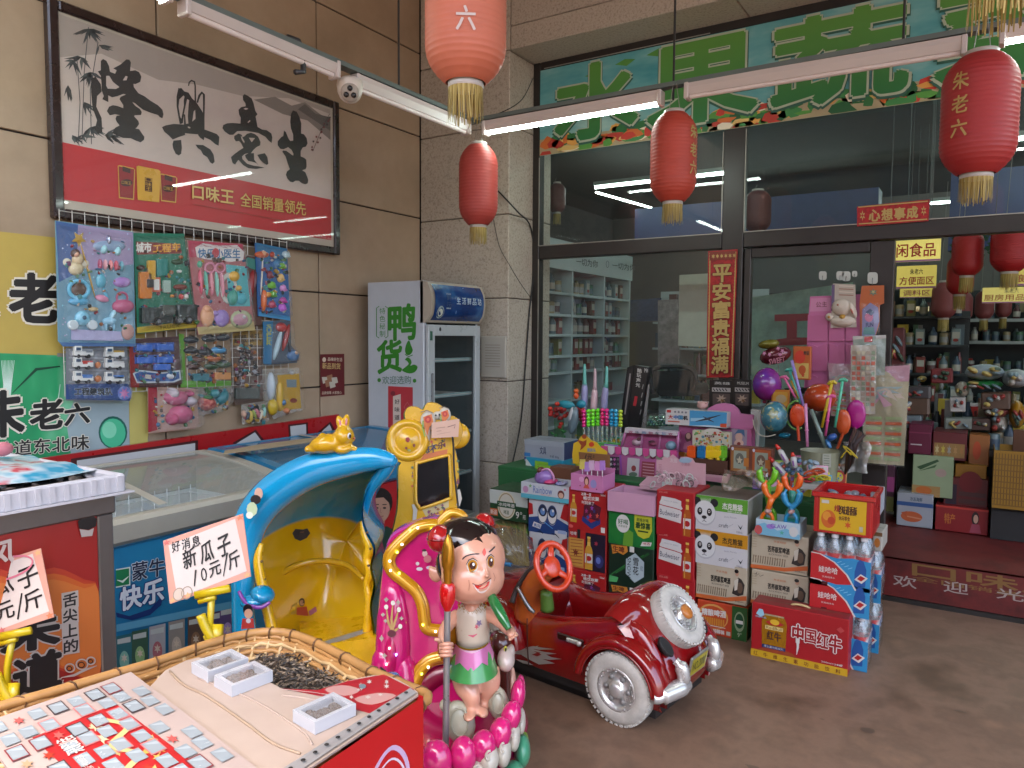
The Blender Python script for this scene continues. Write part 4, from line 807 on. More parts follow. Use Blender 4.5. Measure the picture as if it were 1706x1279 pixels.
# ================================================================ coin rides in front of the freezers
def Vp(u,v,d): return at(u,v,d=d)
def pplane(p0,n):
    "map: photo pixels onto the plane through p0 with outward normal n"
    p0,n = V3(p0),V3(n).normalized()
    def mp(u,v,k):
        r = _F+_R*((u-853)/FPX)-_U*((v-639.5)/FPX); t = (p0-V3((0,0,EYE))).dot(n)/r.dot(n)
        return r*t+V3((0,0,EYE))+n*k
    return mp
def pb(g,u,v,d,ru,rv,rd,m,rot=0.,n=18):
    "ellipsoid seen at pixel u,v, d metres deep, ru x rv pixels, rd metres thick"
    k = d/FPX; c,s = math.cos(math.radians(rot)),math.sin(math.radians(rot)); a = (_R*c+_U*s)*ru*k; b = (_U*c-_R*s)*rv*k; w_ = -_F*rd; o = Vp(u,v,d)
    g.ell((0,0,0),1,m,n,Matrix(((a.x,b.x,w_.x,o.x),(a.y,b.y,w_.y,o.y),(a.z,b.z,w_.z,o.z),(0,0,0,1))))
def ptube(g,pts,m,n=10,flat=None,sm=5,closed=False):
    "tube through (u, v, depth, radius in pixels)"
    q = smooth(pts,sm,closed) if sm > 1 else pts
    g.tube([Vp(u,v,d) for u,v,d,r in q],[r*d/FPX for u,v,d,r in q],m,n,closed,flat=flat)
def remesh(o,vox,it=6):
    q = o.modifiers.new("r",'REMESH'); q.mode = 'VOXEL'; q.voxel_size = vox; q.use_smooth_shade = True
    q = o.modifiers.new("s",'SMOOTH'); q.factor = .6; q.iterations = it; return o
from mathutils.bvhtree import BVHTree
def hitmap(o,back):
    "map: photo pixels onto the built surface of o"
    dg_ = bpy.context.evaluated_depsgraph_get(); dg_.update(); bv = BVHTree.FromObject(o,dg_); W_ = _FR[o.parent.name]; I_ = W_.inverted()
    def mp(u,v,k):
        e = V3((0,0,EYE)); r = (at(u,v,d=1)-e).normalized(); h = bv.ray_cast(I_ @ e,I_.to_3x3() @ r)
        return (W_ @ h[0] if h[0] is not None else at(u,v,d=back))-r*k
    return mp
BLUE = mat('0f90c0',.2,n=.05,coat=.7); YEL = mat('dcae14',.28,n=.13,ns=12,coat=.5); YEL2 = mat('d0a01e',.25,n=.06,coat=.5); GRN = mat('3f7a1c',.3,n=.06,coat=.4)
# ---- blue and yellow cradle ride
D0 = 2.75
bl = root("kiddie_ride","blue hooded kiddie ride with a yellow seat and a rabbit on its roof","ride",(Vp(530,1000,D0).x,Vp(530,1000,D0).y,0),0,"coin operated kiddie rides")
fw = V3((-.533,.846,0)).normalized()      # the way the hollow goes back
opening = smooth([(475,1150),(452,1060),(434,985),(424,930),(429,890),(447,857),(485,822),(540,797),(590,783),(622,776),(634,790),(612,815),(603,845),(603,868),(610,890),(622,915),(616,945),(622,975),(616,1010),(622,1060),(622,1150)],3,True)
cu,cv = 530,960; NO = len(opening)
def dep(u): return D0-.12+(640-u)*.0006
def shell(sc_,dp,u,v):
    i = int(u*NO+.5) % NO; a,b = opening[i]; c = math.cos(v*math.pi/2)**.55 if v < .999 else 0; s = math.sin(v*math.pi/2)
    x,y = cu+(a-cu)*c*sc_,cv+(b-cv)*c*sc_
    return Vp(x,y,dep(a))+fw*dp*s
g = G(); N = 14; base = [[shell(1,.46,i/NO,j/N) for i in range(NO)] for j in range(N+1)]; vs_ = [p for r in base for p in r]
zb = Vp(520,880,D0+.25).z; fy,fb = [],[]
fy = [(j*NO+i,j*NO+(i+1) % NO,(j+1)*NO+(i+1) % NO,(j+1)*NO+i) for j in range(N) for i in range(NO)]
TWO = ramped("two tone shell",[(.495,'e0b214'),(.505,'0f90c0')],1,1,r=.25,coat=.5); _t = TWO.node_tree; _c = _t.nodes["Texture Coordinate"]; _s = _t.nodes.new("ShaderNodeSeparateXYZ"); _m = _t.nodes.new("ShaderNodeMath"); _m.operation = 'ADD'; _m.inputs[1].default_value = .5-zb; _r = _t.nodes["Color Ramp"]
_t.links.new(_c.outputs["Object"],_s.inputs[0]); _t.links.new(_s.outputs["Z"],_m.inputs[0]); _t.links.new(_m.outputs[0],_r.inputs[0])
g.add(vs_,fy,TWO,True); ss_ = g.ob("seat_shell",bl)
g = G()
out = [shell(1.04,.56,i/NO,j/N) for j in range(N+1) for i in range(NO)]
g.add(out,[(j*NO+(i+1) % NO,j*NO+i,(j+1)*NO+i,(j+1)*NO+(i+1) % NO) for j in range(N) for i in range(NO)],BLUE,True); g.ob("hood",bl)
g = G()
ptube(g,[(428,1180,2.62,30),(412,1090,2.64,24),(404,1010,2.66,18),(408,935,2.68,22),(413,885,2.68,27),(433,845,2.67,30),(470,810,2.66,31),(520,783,2.64,29),(575,770,2.62,25),(625,764,2.6,19),(657,768,2.6,10)],BLUE,14,(fw,.9))
ptube(g,[(655,764,2.6,9),(640,785,2.63,12),(618,815,2.68,9),(610,845,2.72,6),(606,872,2.74,4)],BLUE,10)
pb(g,438,990,2.6,20,14,.05,BLUE,-20); pb(g,425,1000,2.6,24,12,.05,BLUE,10)
g.ob("hood_rim",bl)
g = G(); PUR = mat('7a3a9a',.3,coat=.4); ptube(g,[(398,985,2.58,3),(410,1004,2.56,3.5),(432,1012,2.55,3.5),(450,1003,2.56,3)],PUR,8); g.ob("trim",bl)
# scalloped yellow edge
g = G()
ptube(g,[(436,905,2.66,4),(430,935,2.65,8),(440,990,2.64,9),(456,1060,2.62,9),(478,1150,2.6,10)],YEL,10)
ptube(g,[(604,868,2.74,5),(608,890,2.73,7),(617,912,2.72,9),(611,930,2.72,7),(618,952,2.71,9),(611,972,2.71,6),(614,1000,2.7,7),(612,1060,2.7,8),(618,1140,2.7,9)],YEL,10)
for u,v in ((612,887),(617,914),(614,942),(436,935),(441,965)): pb(g,u,v,2.64,2.4,2.4,.006,mat('6a5030',.4),n=8)
ptube(g,[(452,990,2.86,4),(470,955,2.98,5),(520,935,3.05,5),(575,940,3.02,5),(606,965,2.9,4)],YEL2,8)
g.ob("seat_edge",bl)
g = G(); s0 = [Vp(500,1078,2.66),Vp(628,1062,2.6),Vp(614,1025,2.9),Vp(500,1035,2.95)]
g.add(s0+[p-V3((0,0,.3)) for p in s0],[(0,1,2,3),(0,4,5,1),(1,5,6,2),(3,7,4,0)],YEL); sp_ = pplane(s0[0],(s0[1]-s0[0]).cross(s0[2]-s0[0])); p = Pr(g,sp_)
for q in ([(503,1066),(530,1050),(566,1038),(572,1043),(540,1056),(508,1071)],[(525,1074),(560,1062),(612,1046),(616,1052),(575,1066),(530,1077)],[(500,1055),(520,1048),(515,1055),(500,1061)]): p.poly(q,mat('9a958c',.7,n=.3,ns=30))
g.ob("seat",bl)
g = G(); b0,b1 = Vp(420,1100,2.66),Vp(640,1100,2.75); rr_ = (b1-b0).normalized(); rr_.z = 0
ctr = (b0+b1)/2+fw*.2; g.lathe([(.22,0),(.25,.02),(.25,.15),(.22,.26),(.16,.3)],BLUE,28,Matrix.Translation((ctr.x,ctr.y,0)) @ Matrix.Rotation(math.atan2(rr_.y,rr_.x),4,'Z') @ Matrix.Diagonal((1.15,1,1,1)))
g.lathe([(.3,0),(.31,.03),(.3,.08)],mat('2a2a2e',.5),28,Matrix.Translation((ctr.x,ctr.y,0))); g.ob("pedestal",bl)
# stickers and hidden lamps
g = G(); p = Pr(g,pplane(Vp(425,830,2.58),(Vp(0,640,1)-Vp(0,640,2)).normalized() if 0 else (.35,-.93,.1)))
for u,v,a,b,c in ((431,822,7,10,'c8a08a'),(426,832,9,8,'2a2222'),(420,848,9,12,'b8c8a0'),(416,858,6,6,'d8e0d0')): p.ell(u,v,a,b,ink(c),10)
g.ob("sticker",bl)
g = G(); p = Pr(g,hitmap(ss_,2.9),.001)
p.poly([(487,888),(492,881),(505,882),(512,880),(517,888),(511,896),(500,901),(491,897)],ink('3a3a44')); p.poly([(489,888),(493,883),(505,884),(511,882),(515,888),(510,894),(500,899),(492,895)],ink('c8b8a8'))
for i in range(3): p.line([(493,887+i*4),(508,886+i*4)],1,ink('8a6a5a'))
p.ell(503,1003,5,7,ink('3a1a14')); p.ell(503,1004,4,4.5,ink('c89a80')); p.poly([(495,1012),(511,1010),(514,1026),(494,1024)],ink('b8403a')); p.poly([(486,1008),(495,1004),(494,1022),(484,1024)],ink('c8a040')); p.poly([(514,1018),(526,1010),(528,1018),(516,1026)],ink('b86a8a'))
g.ob("sticker",bl)
g = G(); p = Pr(g,pplane(Vp(412,1035,2.5),(.3,-.95,.1))); p.ell(413,1016,8,10,ink('17131a')); p.ell(414,1022,7,8,ink('c8a088')); p.poly([(404,1030),(422,1030),(424,1046),(402,1048)],ink('b03a34')); p.ell(414,1034,4,4,ink('c8c8d0')); g.ob("sticker",bl)
# rabbit on the roof
RY = mat('c99a14',.2,n=.04,coat=.6); g = G(); dR = 2.6
for a in ((546,739,31,17,.055,8),(573,726,17,18,.05,0),(571,748,16,9,.04,0),(585,731,7,6,.03,0),(583,746,8,6,.035,20),(525,748,14,7,.035,0),(514,748,6,7,.03,0),(537,726,6,6,.02,0),(566,704,6,13,.018,12),(577,702,6,13,.018,-6),(592,748,5,5,.02,0)): pb(g,a[0],a[1],dR,a[2],a[3],a[4],RY,a[5])
rb = remesh(g.ob("rabbit",bl),.0048,3)
g = G(); pb(g,567,705,dR-.012,2,7,.006,mat('c87a86',.4),12); pb(g,577,703,dR-.012,2,7,.006,mat('c87a86',.4),-6); g.ob("ear_lining",rb)
g = G(); pb(g,582,726,dR-.038,3.2,5.2,.008,mat('d8d8d4',.2)); pb(g,583,726.5,dR-.044,2,3.6,.006,mat('15130f',.1)); g.ob("eye",rb)
g = G(); pb(g,590,730,dR-.02,2,1.8,.01,mat('b8503a',.3)); g.ob("nose",rb)

# ---- yellow screen console
dC = 3.05
co = root("game_console","yellow kiddie ride console with dark screen and mask-like eyes","console",(Vp(715,800,dC).x,Vp(715,800,dC).y,0),0,"coin operated kiddie rides")
nC = (-_F*.93-_R*.0+_U*.12+V3((.35,-.1,.12))).normalized(); nC = V3((.62,-.77,.16)).normalized(); mc = pplane(Vp(715,790,dC),nC); S = (560,640,5.33)
outl = smooth(crop(*S,[(470,1420),(530,1180),(545,1000),(545,760),(570,700),(500,680),(450,600),(440,500),(470,390),(540,335),(610,330),(605,250),(640,195),(720,195),(770,220),(800,165),(860,155),(920,175),(960,210),(985,270),(1040,275),(1100,320),(1130,400),(1115,490),(1080,545),(1060,570),(1085,680),(1095,850),(1075,950),(1095,1080),(1110,1420)]),3)
def slab3(g,mp,pts,th,m,m2,bev=.02):
    cx = sum(p[0] for p in pts)/len(pts); cy = sum(p[1] for p in pts)/len(pts); k = len(pts)
    q = inset(pts,-4) if 0 else [(u+(cx-u)*.03,v+(cy-v)*.03) for u,v in pts]
    vs_ = [mp(u,v,0) for u,v in q]+[mp(u,v,-bev) for u,v in pts]+[mp(u,v,-th) for u,v in pts]
    g.add(vs_,[tuple(range(k))],m); g.add(vs_,[(j*k+i,(j+1)*k+i,(j+1)*k+(i+1) % k,j*k+(i+1) % k) for j in (0,1) for i in range(k)]+[tuple(range(3*k-1,2*k-1,-1))],m2,False)
g = G(); slab3(g,mc,outl,.1,YEL2,YEL2); g.ob("body",co)
g = G(); slab3(g,lambda u,v,k: mc(u,v,k-.1),[(u-3,v) for u,v in outl],.05,GRN,GRN); g.ob("back_shell",co)
g = G(); ov = mc(692-.0,732,0); A = Matrix.Translation(mc(680,733,.0)) @ nC.to_track_quat('Z','Y').to_matrix().to_4x4()
g.lathe([(.085,-.04),(.088,.0),(.08,.02),(.066,.024),(.058,.012),(.05,.01),(.045,.018),(.001,.022)],YEL2,30,A)
g.lathe([(.05,-.04),(.055,.0),(.045,.016),(.001,.018)],YEL2,24,Matrix.Translation(mc(762,725,-.03)) @ nC.to_track_quat('Z','Y').to_matrix().to_4x4()); g.ob("round_ear",co)
g = G(); p = Pr(g,lambda u,v,k: mc(u,v,k+.024)); p.ell(679.5,732.5,3.6,4.2,ink('8a1f14')); p.ell(677,746.5,2,2.2,ink('7a2a1a')); p.ell(690,742,2,3,ink('7a3a1a')); p.ell(682,750,3,2,ink('8a8a3a')); p.ell(687,735,2,3,ink('a8882a')); g.ob("sticker",co)
g = G(); p = Pr(g,mc); WM = ink('c4beb0')
def eye(cx,cy,s_,fl=1):
    pts = [(-14,-12),(-2,-16),(9,-10),(13,2),(9,14),(6,30),(-2,40),(-9,36),(-8,26),(-13,8)]
    blob(g,mc,cx,cy+2*s_,13*s_,17*s_,.02,WM,lift=.004); blob(g,mc,cx-2*fl*s_,cy+22*s_,8*s_,16*s_,.018,WM,lift=.004)
    p.k = 40; p.poly([(cx-8*s_,cy-4*s_),(cx+6*s_,cy-9*s_),(cx+9*s_,cy+4*s_),(cx+2*s_,cy+14*s_),(cx-1*s_,cy+28*s_),(cx-6*s_,cy+12*s_)],ink('c46a24')); p.k = 42; p.ell(cx,cy,5.4*s_,6*s_,ink('a82418')); p.ell(cx,cy,2.4*s_,2.6*s_,ink('c85a34')); p.line([(cx-12*s_,cy-12*s_),(cx-2*s_,cy-15*s_),(cx+8*s_,cy-11*s_)],1.6*s_,ink('6a5a4a')); p.line([(cx-8*s_,cy+2*s_),(cx-9*s_,cy+14*s_),(cx-5*s_,cy+28*s_)],2.2*s_,ink('7a9a3a'))
eye(713,699,1.); eye(741,690,.8,-1); blob(g,mc,729,692,9,7,.018,WM); p.k = 34; p.ell(726,692,1.6,1.7,BK); p.ell(732,691,1.6,1.7,BK); g.ob("mask_eyes",co)
g = G(); scr = crop(*S,[(712,720),(740,695),(985,632),(1005,650),(1018,985),(1000,1015),(760,1100),(735,1080),(708,1020)])
slab(g,mc,scr,.006,mat('150f0f',.08,n=.02,coat=.6)); fr_ = g.ob("screen",co)
g = G(); q = [mc(u,v,.008) for u,v in smooth(scr,3,True)]; g.tube(q,.007,YEL2,6,True); g.ob("screen_rim",co)
g = G(); p = Pr(g,mc); rnd = random.Random(8)
p.poly(crop(*S,[(740,690),(780,620),(990,575),(985,628)]),ink('b8622a')); p.poly(crop(*S,[(760,1105),(1000,1020),(1000,1090),(800,1180)]),ink('b8a878'))
for i in range(70):
    t = rnd.random()
    if i < 35: u,v = 700+45*t,758-13*t-rnd.uniform(2,22)
    elif i < 55: u,v = 704+42*t,852-16*t+rnd.uniform(0,14)
    else: u,v = rnd.choice((687,763)),rnd.uniform(765,810)
    p.star(u,v,rnd.uniform(1.5,4),rnd.uniform(1.5,4),ink(rnd.choice(('7a3a5a','5a2a4a','b03a24','3a5a3a','c8b83a','8a4a1a'))),rnd.choice((4,5,6)))
ptext(p,"环",(711,757),(727,752),12,ink('3a2a3a'),.03); ptext(p,"乐",(729,749),(742,745),11,ink('5a2a1a'),.03)
for pts in ([(688,840),(692,850),(690,868),(678,878)],[(764,815),(766,830),(763,842)]): p.line(pts,[4,7,6,3][:len(pts)],ink('b8b2a4'))
g.ob("front_print",co)
g = G(); pedc = mc(715,880,-.08); g.lathe([(.17,0),(.19,.03),(.16,.3),(.14,pedc.z)],YEL2,24,Matrix.Translation((pedc.x,pedc.y,0))); g.ob("pedestal",co)
g = G(); slab(g,lambda u,v,k: mc(u,v,k+.05),crop(*S,[(848,345),(1090,312),(1080,470),(845,480)]),.0008,paper('c09a84')); p = Pr(g,lambda u,v,k: mc(u,v,k+.052))
p.line([(726,714),(741,712)],.8,ink('8a6a5a')); p.line([(745,712),(758,708),(756,714)],1.1,ink('6a4a40')); p.line([(727,719),(735,718)],.7,ink('8a6a5a')); p.line([(728,724),(750,720)],.5,ink('9a7a6a'))
g.ob("paper_note",None,"pale pink paper note stuck over the yellow console's forehead","note")
cable("black cable hanging from the pink note down the yellow console",[mc(753,728,.05),mc(755,745,.04),mc(756,780,.035),mc(760,820,.04),mc(764,856,.06)],.004)

# ---- pink throne ride with a child statue
PK = mat('c01a6a',.2,n=.12,ns=14,coat=.8); PK2 = mat('a80f50',.2,n=.06,coat=.6); PKL = mat('c0479a',.2,n=.05,coat=.7); AU = mat('c68a10',.18,m=.25,n=.08,coat=.6)
dP = 2.5; nP = V3((.60,-.79,.12)).normalized(); mpk = pplane(Vp(700,1050,dP),nP); S = (600,860,4.57)
pk = root("kiddie_ride","pink throne kiddie ride with gold scrolls and a standing child statue","ride",(Vp(760,1150,2.35).x,Vp(760,1150,2.35).y,0),0,"coin operated kiddie rides")
out = smooth([(616,1330),(619,1180),(624,1090),(631,1000),(639,930),(648,897),(668,880),(700,868),(735,862),(757,868),(785,900),(800,980),(806,1080),(812,1330)],5)
g = G(); slab3(g,mpk,out,.09,PK,PKL); g.ob("throne_back",pk)
g = G(); blob(g,mpk,655,1075,30,115,.03,PK); blob(g,mpk,652,1090,18,60,.035,PK2); blob(g,mpk,672,1170,30,90,.04,PK); blob(g,mpk,640,1105,22,30,.034,PK); g.ob("side_wing",pk)
def gold(pts,r=6.8):
    q = [mpk(u,v,.008) for u,v in smooth(crop(*S,pts),6)]; g.tube(q,r*1.45*dP/FPX,AU,12,flat=(nP,.6)); g.tube([a+nP*.012 for a in q],r*.75*dP/FPX,mat('d8a224',.18,m=.2,n=.08,coat=.6),8,flat=(nP,.6))
g = G(); gold([(700,40),(620,70),(540,62),(440,85),(370,140),(270,235),(222,320),(245,410),(340,490),(430,570),(475,670),(490,780),(515,850),(640,870),(760,900),(830,960)],7.5)
gold([(820,1130),(720,1060),(640,1065),(530,1095),(450,1180),(415,1300),(400,1420)],8)
gold([(600,60),(640,10),(700,-30),(770,-10),(800,50),(790,110)],6)
g.ob("gold_scroll",pk)
g = G()
for u,v,c in ((385,100,'b8d84a'),(440,80,'c8c8d8'),(545,92,'b8d84a'),(285,265,'b8d84a'),(322,205,'c8c0d8'),(230,330,'c8c8d8'),(235,400,'b8c0e0'),(300,425,'b8d84a'),(480,810,'b8d84a'),(575,860,'d8d0b8'),(520,1130,'d0c8c0'),(470,1180,'b8d84a'),(680,55,'b8d84a')): a,b = crop(*S,[(u,v)])[0]; blob(g,mpk,a,b,2.4,2.4,.026,lamp(c,1.2),n=8,lift=.012)
for u,v,c in ((230,980,'ffd0e0'),(280,1030,'8a8aff'),(208,1100,'ffd8d0')): a,b = crop(*S,[(u,v)])[0]; blob(g,mpk,a,b,2,2,.05,lamp(c,1.5),n=8)
g.ob("fairy_lamps",pk,world=True)["kind"] = "stuff"
g = G(); p = Pr(g,lambda u,v,k: mpk(u,v,k+.036)); SVR = mat('b0aaa8',.25,m=.6)
for u,v,a,b in ((205,615,22,20),(295,635,18,22),(180,728,18,18),(320,755,18,18),(170,905,18,28),(192,1035,20,22),(200,775,16,18)): x,y = crop(*S,[(u,v)])[0]; p.star(x,y,a/4.57,b/4.57,SVR,4,.6)
for pts in ([(205,670),(220,780),(250,860)],[(255,640),(245,760),(250,860)],[(300,690),(270,780),(250,860)],[(310,815),(280,840),(250,870)]): p.line(crop(*S,pts),[1.5,4,3],mat('b89a6a',.25,m=.5)); a,b = crop(*S,[pts[0]])[0]; p.ell(a,b,3.4,4,mat('d8d4cc',.2))
p.ell(654,1050,7,6,ink('5a2030'))
p.k = 1
for u,v,a,b,c in ((495,270,20,25,'c8b0a8'),(515,310,30,30,'b86a72'),(440,345,14,14,'c8c0c0'),(455,385,25,14,'c8c8d0'),(530,375,26,14,'c0c0d0'),(490,245,18,10,'3a1a20')): x,y = crop(*S,[(u,v)])[0]; p.ell(x,y,a/4.57,b/4.57,ink(c),8)
g.ob("sticker",pk)
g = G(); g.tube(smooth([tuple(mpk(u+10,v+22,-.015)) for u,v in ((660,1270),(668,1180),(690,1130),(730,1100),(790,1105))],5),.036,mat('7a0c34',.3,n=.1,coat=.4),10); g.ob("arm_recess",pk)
# platform and lotus petals
zf = Vp(772,1236,2.25).z; g = G()
g.lathe([(.22,.0),(.23,.03),(.21,.06),(.2,.16),(.225,zf-.03),(.215,zf)],PK2,36,Matrix.Translation((Vp(765,1190,2.42).x,Vp(765,1190,2.42).y,0))); g.ob("platform",pk)
for u,v,ru,rv,rot,d in ((728,1266,23,34,6,2.1),(772,1258,20,32,2,2.12),(805,1243,19,27,-8,2.15),(833,1222,17,28,-14,2.19),(851,1194,15,28,-16,2.24),(863,1158,11,27,-6,2.3),(690,1282,20,30,10,2.1),(867,1148,8,24,0,2.42)):
    g = G(); pb(g,u,v,d,ru*1.15,rv,.04,PK,rot); g.ob("lotus_petal",pk)
g = G(); WS = mat('b8b4a8',.3,n=.06,coat=.3)
for u,v,a,b,d in ((815,1262,17,24,2.15),(838,1250,14,26,2.19),(856,1225,11,24,2.24),(868,1200,8,20,2.3),(795,1285,18,22,2.14),(770,1300,20,20,2.12)): pb(g,u,v,d,a,b,.05,WS); q = [Vp(u+a*.5*t*math.cos(5*t),v+b*.5*t*math.sin(5*t),d-.05) for t in [i/10 for i in range(1,11)]]; g.tube(q,.0035,WS,5)
g.ob("white_swirl",pk)
g = G(); GT_ = mat('3f8a6a',.3,coat=.3); pb(g,870,1250,2.3,14,26,.05,GT_); pb(g,872,1235,2.34,9,14,.05,mat('6a9a2a',.3,coat=.3)); pb(g,855,1290,2.22,20,20,.05,GT_); g.ob("green_wave",pk)
g = G(); pb(g,648,1132,2.38,18,9,.05,mat('1484b4',.25,coat=.5),12); ptube(g,[(634,1112,2.36,1.6),(643,1120,2.34,1.8),(644,1132,2.34,1.6)],mat('1a1a1a'),6); g.ob("coin_slot",pk)
# --- the statue
SKN = mat('cb957c',.25,n=.03,coat=.4,sss=.0); ch_ = root("child_statue","smiling child statue with red hair buns standing on the pink ride","statue",(Vp(790,1190,2.3).x,Vp(790,1190,2.3).y,Vp(790,1200,2.3).z))
g = G(); d = 2.28
pb(g,787,929,d,56,57,.105,SKN); pb(g,788,960,d-.015,54,45,.102,SKN); pb(g,762,965,d-.035,21,19,.05,SKN); pb(g,815,962,d-.035,16,19,.045,SKN); pb(g,811,957,d-.10,5.5,5,.022,SKN); pb(g,800,985,d-.05,16,12,.05,SKN); pb(g,808,948,d-.085,5,9,.02,SKN)
pb(g,786,1010,d+.01,17,16,.05,SKN)     # neck
pb(g,727,957,d+.03,13,14,.015,SKN,35); pb(g,718,947,d+.03,5,6,.012,SKN,40)  # ear
for pts in ([(800,1022,d+.02,14),(818,1024,d+.0,13),(836,1038,d-.04,10.5),(850,1051,d-.08,10)],[(766,1024,d+.02,13),(752,1034,d-.0,12),(740,1052,d-.05,10.5),(740,1072,d-.09,10)],
            [(772,1112,d+.02,23),(776,1140,d-.01,21),(785,1160,d-.03,16),(786,1178,d-.02,12),(785,1190,d-.04,11)],[(811,1112,d+.03,22),(814,1138,d+.02,20),(809,1160,d+.03,15),(804,1178,d+.02,12),(803,1188,d-.01,10)]): ptube(g,pts,SKN,14)
pb(g,788,1055,d+.01,25,50,.042,SKN); pb(g,742,1080,d-.10,12,14,.025,SKN); pb(g,852,1054,d-.1,9,9,.03,SKN); pb(g,782,1192,d-.06,12,6,.035,SKN,15); pb(g,805,1187,d-.03,10,7,.03,SKN,-10)
body = remesh(g.ob("body",ch_),.0062,5)
for i in range(4):
    g = G(); ptube(g,[(753-i*.3,1073+i*6.2,d-.12,3.2),(748,1072.5+i*6.2,d-.142,3.5),(740,1073+i*6.2,d-.145,3.4),(734,1074+i*6,d-.132,3.)],SKN,8); g.ob("finger",body)
g = G(); ptube(g,[(734,1072,d-.11,4),(730,1066,d-.125,3.4),(724,1065,d-.13,2.6)],SKN,8); g.ob("thumb",body)
for i in range(4):
    g = G(); ptube(g,[(848+i*3.6,1059-i*1.5,d-.11,2.6),(851+i*3.3,1064-i*2,d-.12,2.6),(849+i*3,1065-i*2,d-.132,2.2)],SKN,8); g.ob("finger",body)
# surface map of the face for the painted features
fmap = hitmap(body,d)
def feat(name,fn):
    g = G(); p = Pr(g,fmap,.0012); p.k = 1; fn(p,g); return g.ob(name,body)
def eyes(p,g):
    for cx,cy,a,b in ((787,943,9.5,12),(817.5,935.5,6.4,11)):
        p.ell(cx,cy,a,b,mat('c8bfb4',.15)); p.ell(cx+.3,cy+.2,a*.92,b*.92,mat('a8701a',.12)); p.ell(cx+.3,cy+1,a*.6,b*.68,mat('3a1206',.1)); p.ell(cx+a*.2,cy-b*.25,a*.2,b*.22,mat('e8e4e0',.1)); p.line([(cx-a*1.1,cy-b*.2),(cx-a*.6,cy-b*.85),(cx+a*.1,cy-b*1.1),(cx+a*.9,cy-b*.7)],[.8,1.8,2,1],BK)
feat("eyes",eyes)
feat("eyebrows",lambda p,g: (p.line(smooth([(770,932),(776,926.5),(787,923),(799,922.5)],4),[.8]+[2.2]*11+[.8],BK),p.line(smooth([(814.5,919.5),(819,916),(825,910)],4),[1]+[2.2]*7+[.8],BK)))
MS = lambda q: [(804+(u-804)*1.25,973+(v-973)*1.3) for u,v in q]
feat("mouth",lambda p,g: (p.poly(smooth(MS([(791,972),(797,974),(806,971.5),(815,966),(813.5,975),(806,984),(798,983)]),3,True),mat('d0bcb4',.2)),p.poly(smooth(MS([(793,973.5),(800,975),(808,972.5),(813,969),(811,975),(804,979),(797,979)]),3,True),mat('b81818',.2)),p.line(smooth(MS([(790.5,972),(798,974.5),(807,971),(815.5,965)]),3),1.5,ink('6a2a20')),p.line([(781,966),(782,974),(781,984)],1.2,ink('a06a54')),p.line([(822,954),(825,962),(823,968)],1.2,ink('a06a54'))))
feat("forehead_mark",lambda p,g: (p.poly(smooth([(807,913),(810,920),(807,926),(803.5,920)],3,True),mat('c8442a',.2)),))
g = G(); pb(g,776,899,d+.02,55,38,.104,mat('191112',.12,n=.05,coat=.6)); pb(g,752,938,d+.035,27,34,.07,mat('191112',.12,n=.05,coat=.6)); g.ob("hair",body)
feat("fringe",lambda p,g: p.poly([(748,925),(756,912),(768,903),(782,899),(795,899),(805,904),(799,894),(797,888),(780,884),(760,890)],mat('191112',.12,n=.05,coat=.6)))
for u,v,r,dd in ((733,897,22,d-.02),(806,874,19,d+.06)):
    g = G(); pb(g,u,v,dd,r,r*1.06,.048,mat('a01418',.15,n=.06,coat=.7)); b_ = g.ob("hair_bun",ch_)
    g = G(); c_ = Vp(u,v,dd); g.tube([c_+_R*(r*.95*dd/FPX)*math.cos(t)+_U*.25*(r*dd/FPX)*math.sin(t)*.3-_F*.046*math.sin(t) for t in [6.2832*i/20 for i in range(20)]],.004,mat('7a0c10',.2,coat=.5),6,True); g.ob("bun_band",b_)
# tunic, collar, skirt
CRM2 = mat('b3a594',.3,n=.05,coat=.3); g = G(); sc0 = d/FPX; g.tube([Vp(u,v,d+.006) for u,v in ((786,1004),(786,1010),(787,1020),(787,1040),(788,1060),(788,1074))],[17*sc0,23*sc0,27*sc0,28.5*sc0,28*sc0,27*sc0],CRM2,20); tn = g.ob("tunic",ch_)
cm = hitmap(tn,d+.0)
g = G(); p = Pr(g,cm,.001); zz_ = [(763+i*3.4,1006+(6 if i % 2 else 0)+math.sin(i/14*3.14)*6) for i in range(15)]; p.line(zz_,2.4,mat('a8781a',.25,m=.3)); p.line([(u,v-6) for u,v in zz_],2.4,mat('a8781a',.25,m=.3)); p.line([(u,v+5) for u,v in zz_],1,ink('8a6a3a'))
p.star(798,1038,6,7,ink('6a5a7a'),5); p.star(794,1044,4,5,ink('b04a5a'),5); p.line([(780,1058),(788,1060),(795,1056)],[1,4,1],ink('b8506a')); g.ob("embroidery",tn)
g = G(); c_ = Vp(787,1070,d+.01); ax = Matrix(((_R.x,-_F.x,_U.x,c_.x),(_R.y,-_F.y,_U.y,c_.y),(_R.z,-_F.z,_U.z,c_.z),(0,0,0,1))); sc_ = d/FPX
def skirt(r0,r1,z0,z1,m,wav=0,n=48,k=1.0):
    vs_ = []
    for i in range(n):
        t = 6.2832*i/n; c,s = math.cos(t),math.sin(t); vs_.append((c*r0*sc_,s*.075*r0/27*k,z0*sc_)); w_ = (abs((i % 8)-4)/4-.5)*wav; vs_.append((c*r1*sc_,s*.09*r1/36*k,(z1+w_)*sc_))
    g.add(vs_,[(2*i,2*i+1,(2*i+3) % (2*n),(2*i+2) % (2*n)) for i in range(n)],m,True,ax)
skirt(27,43,4,-47,mat('3f8a48',.25,n=.12,coat=.5)); g.ob("skirt",ch_)
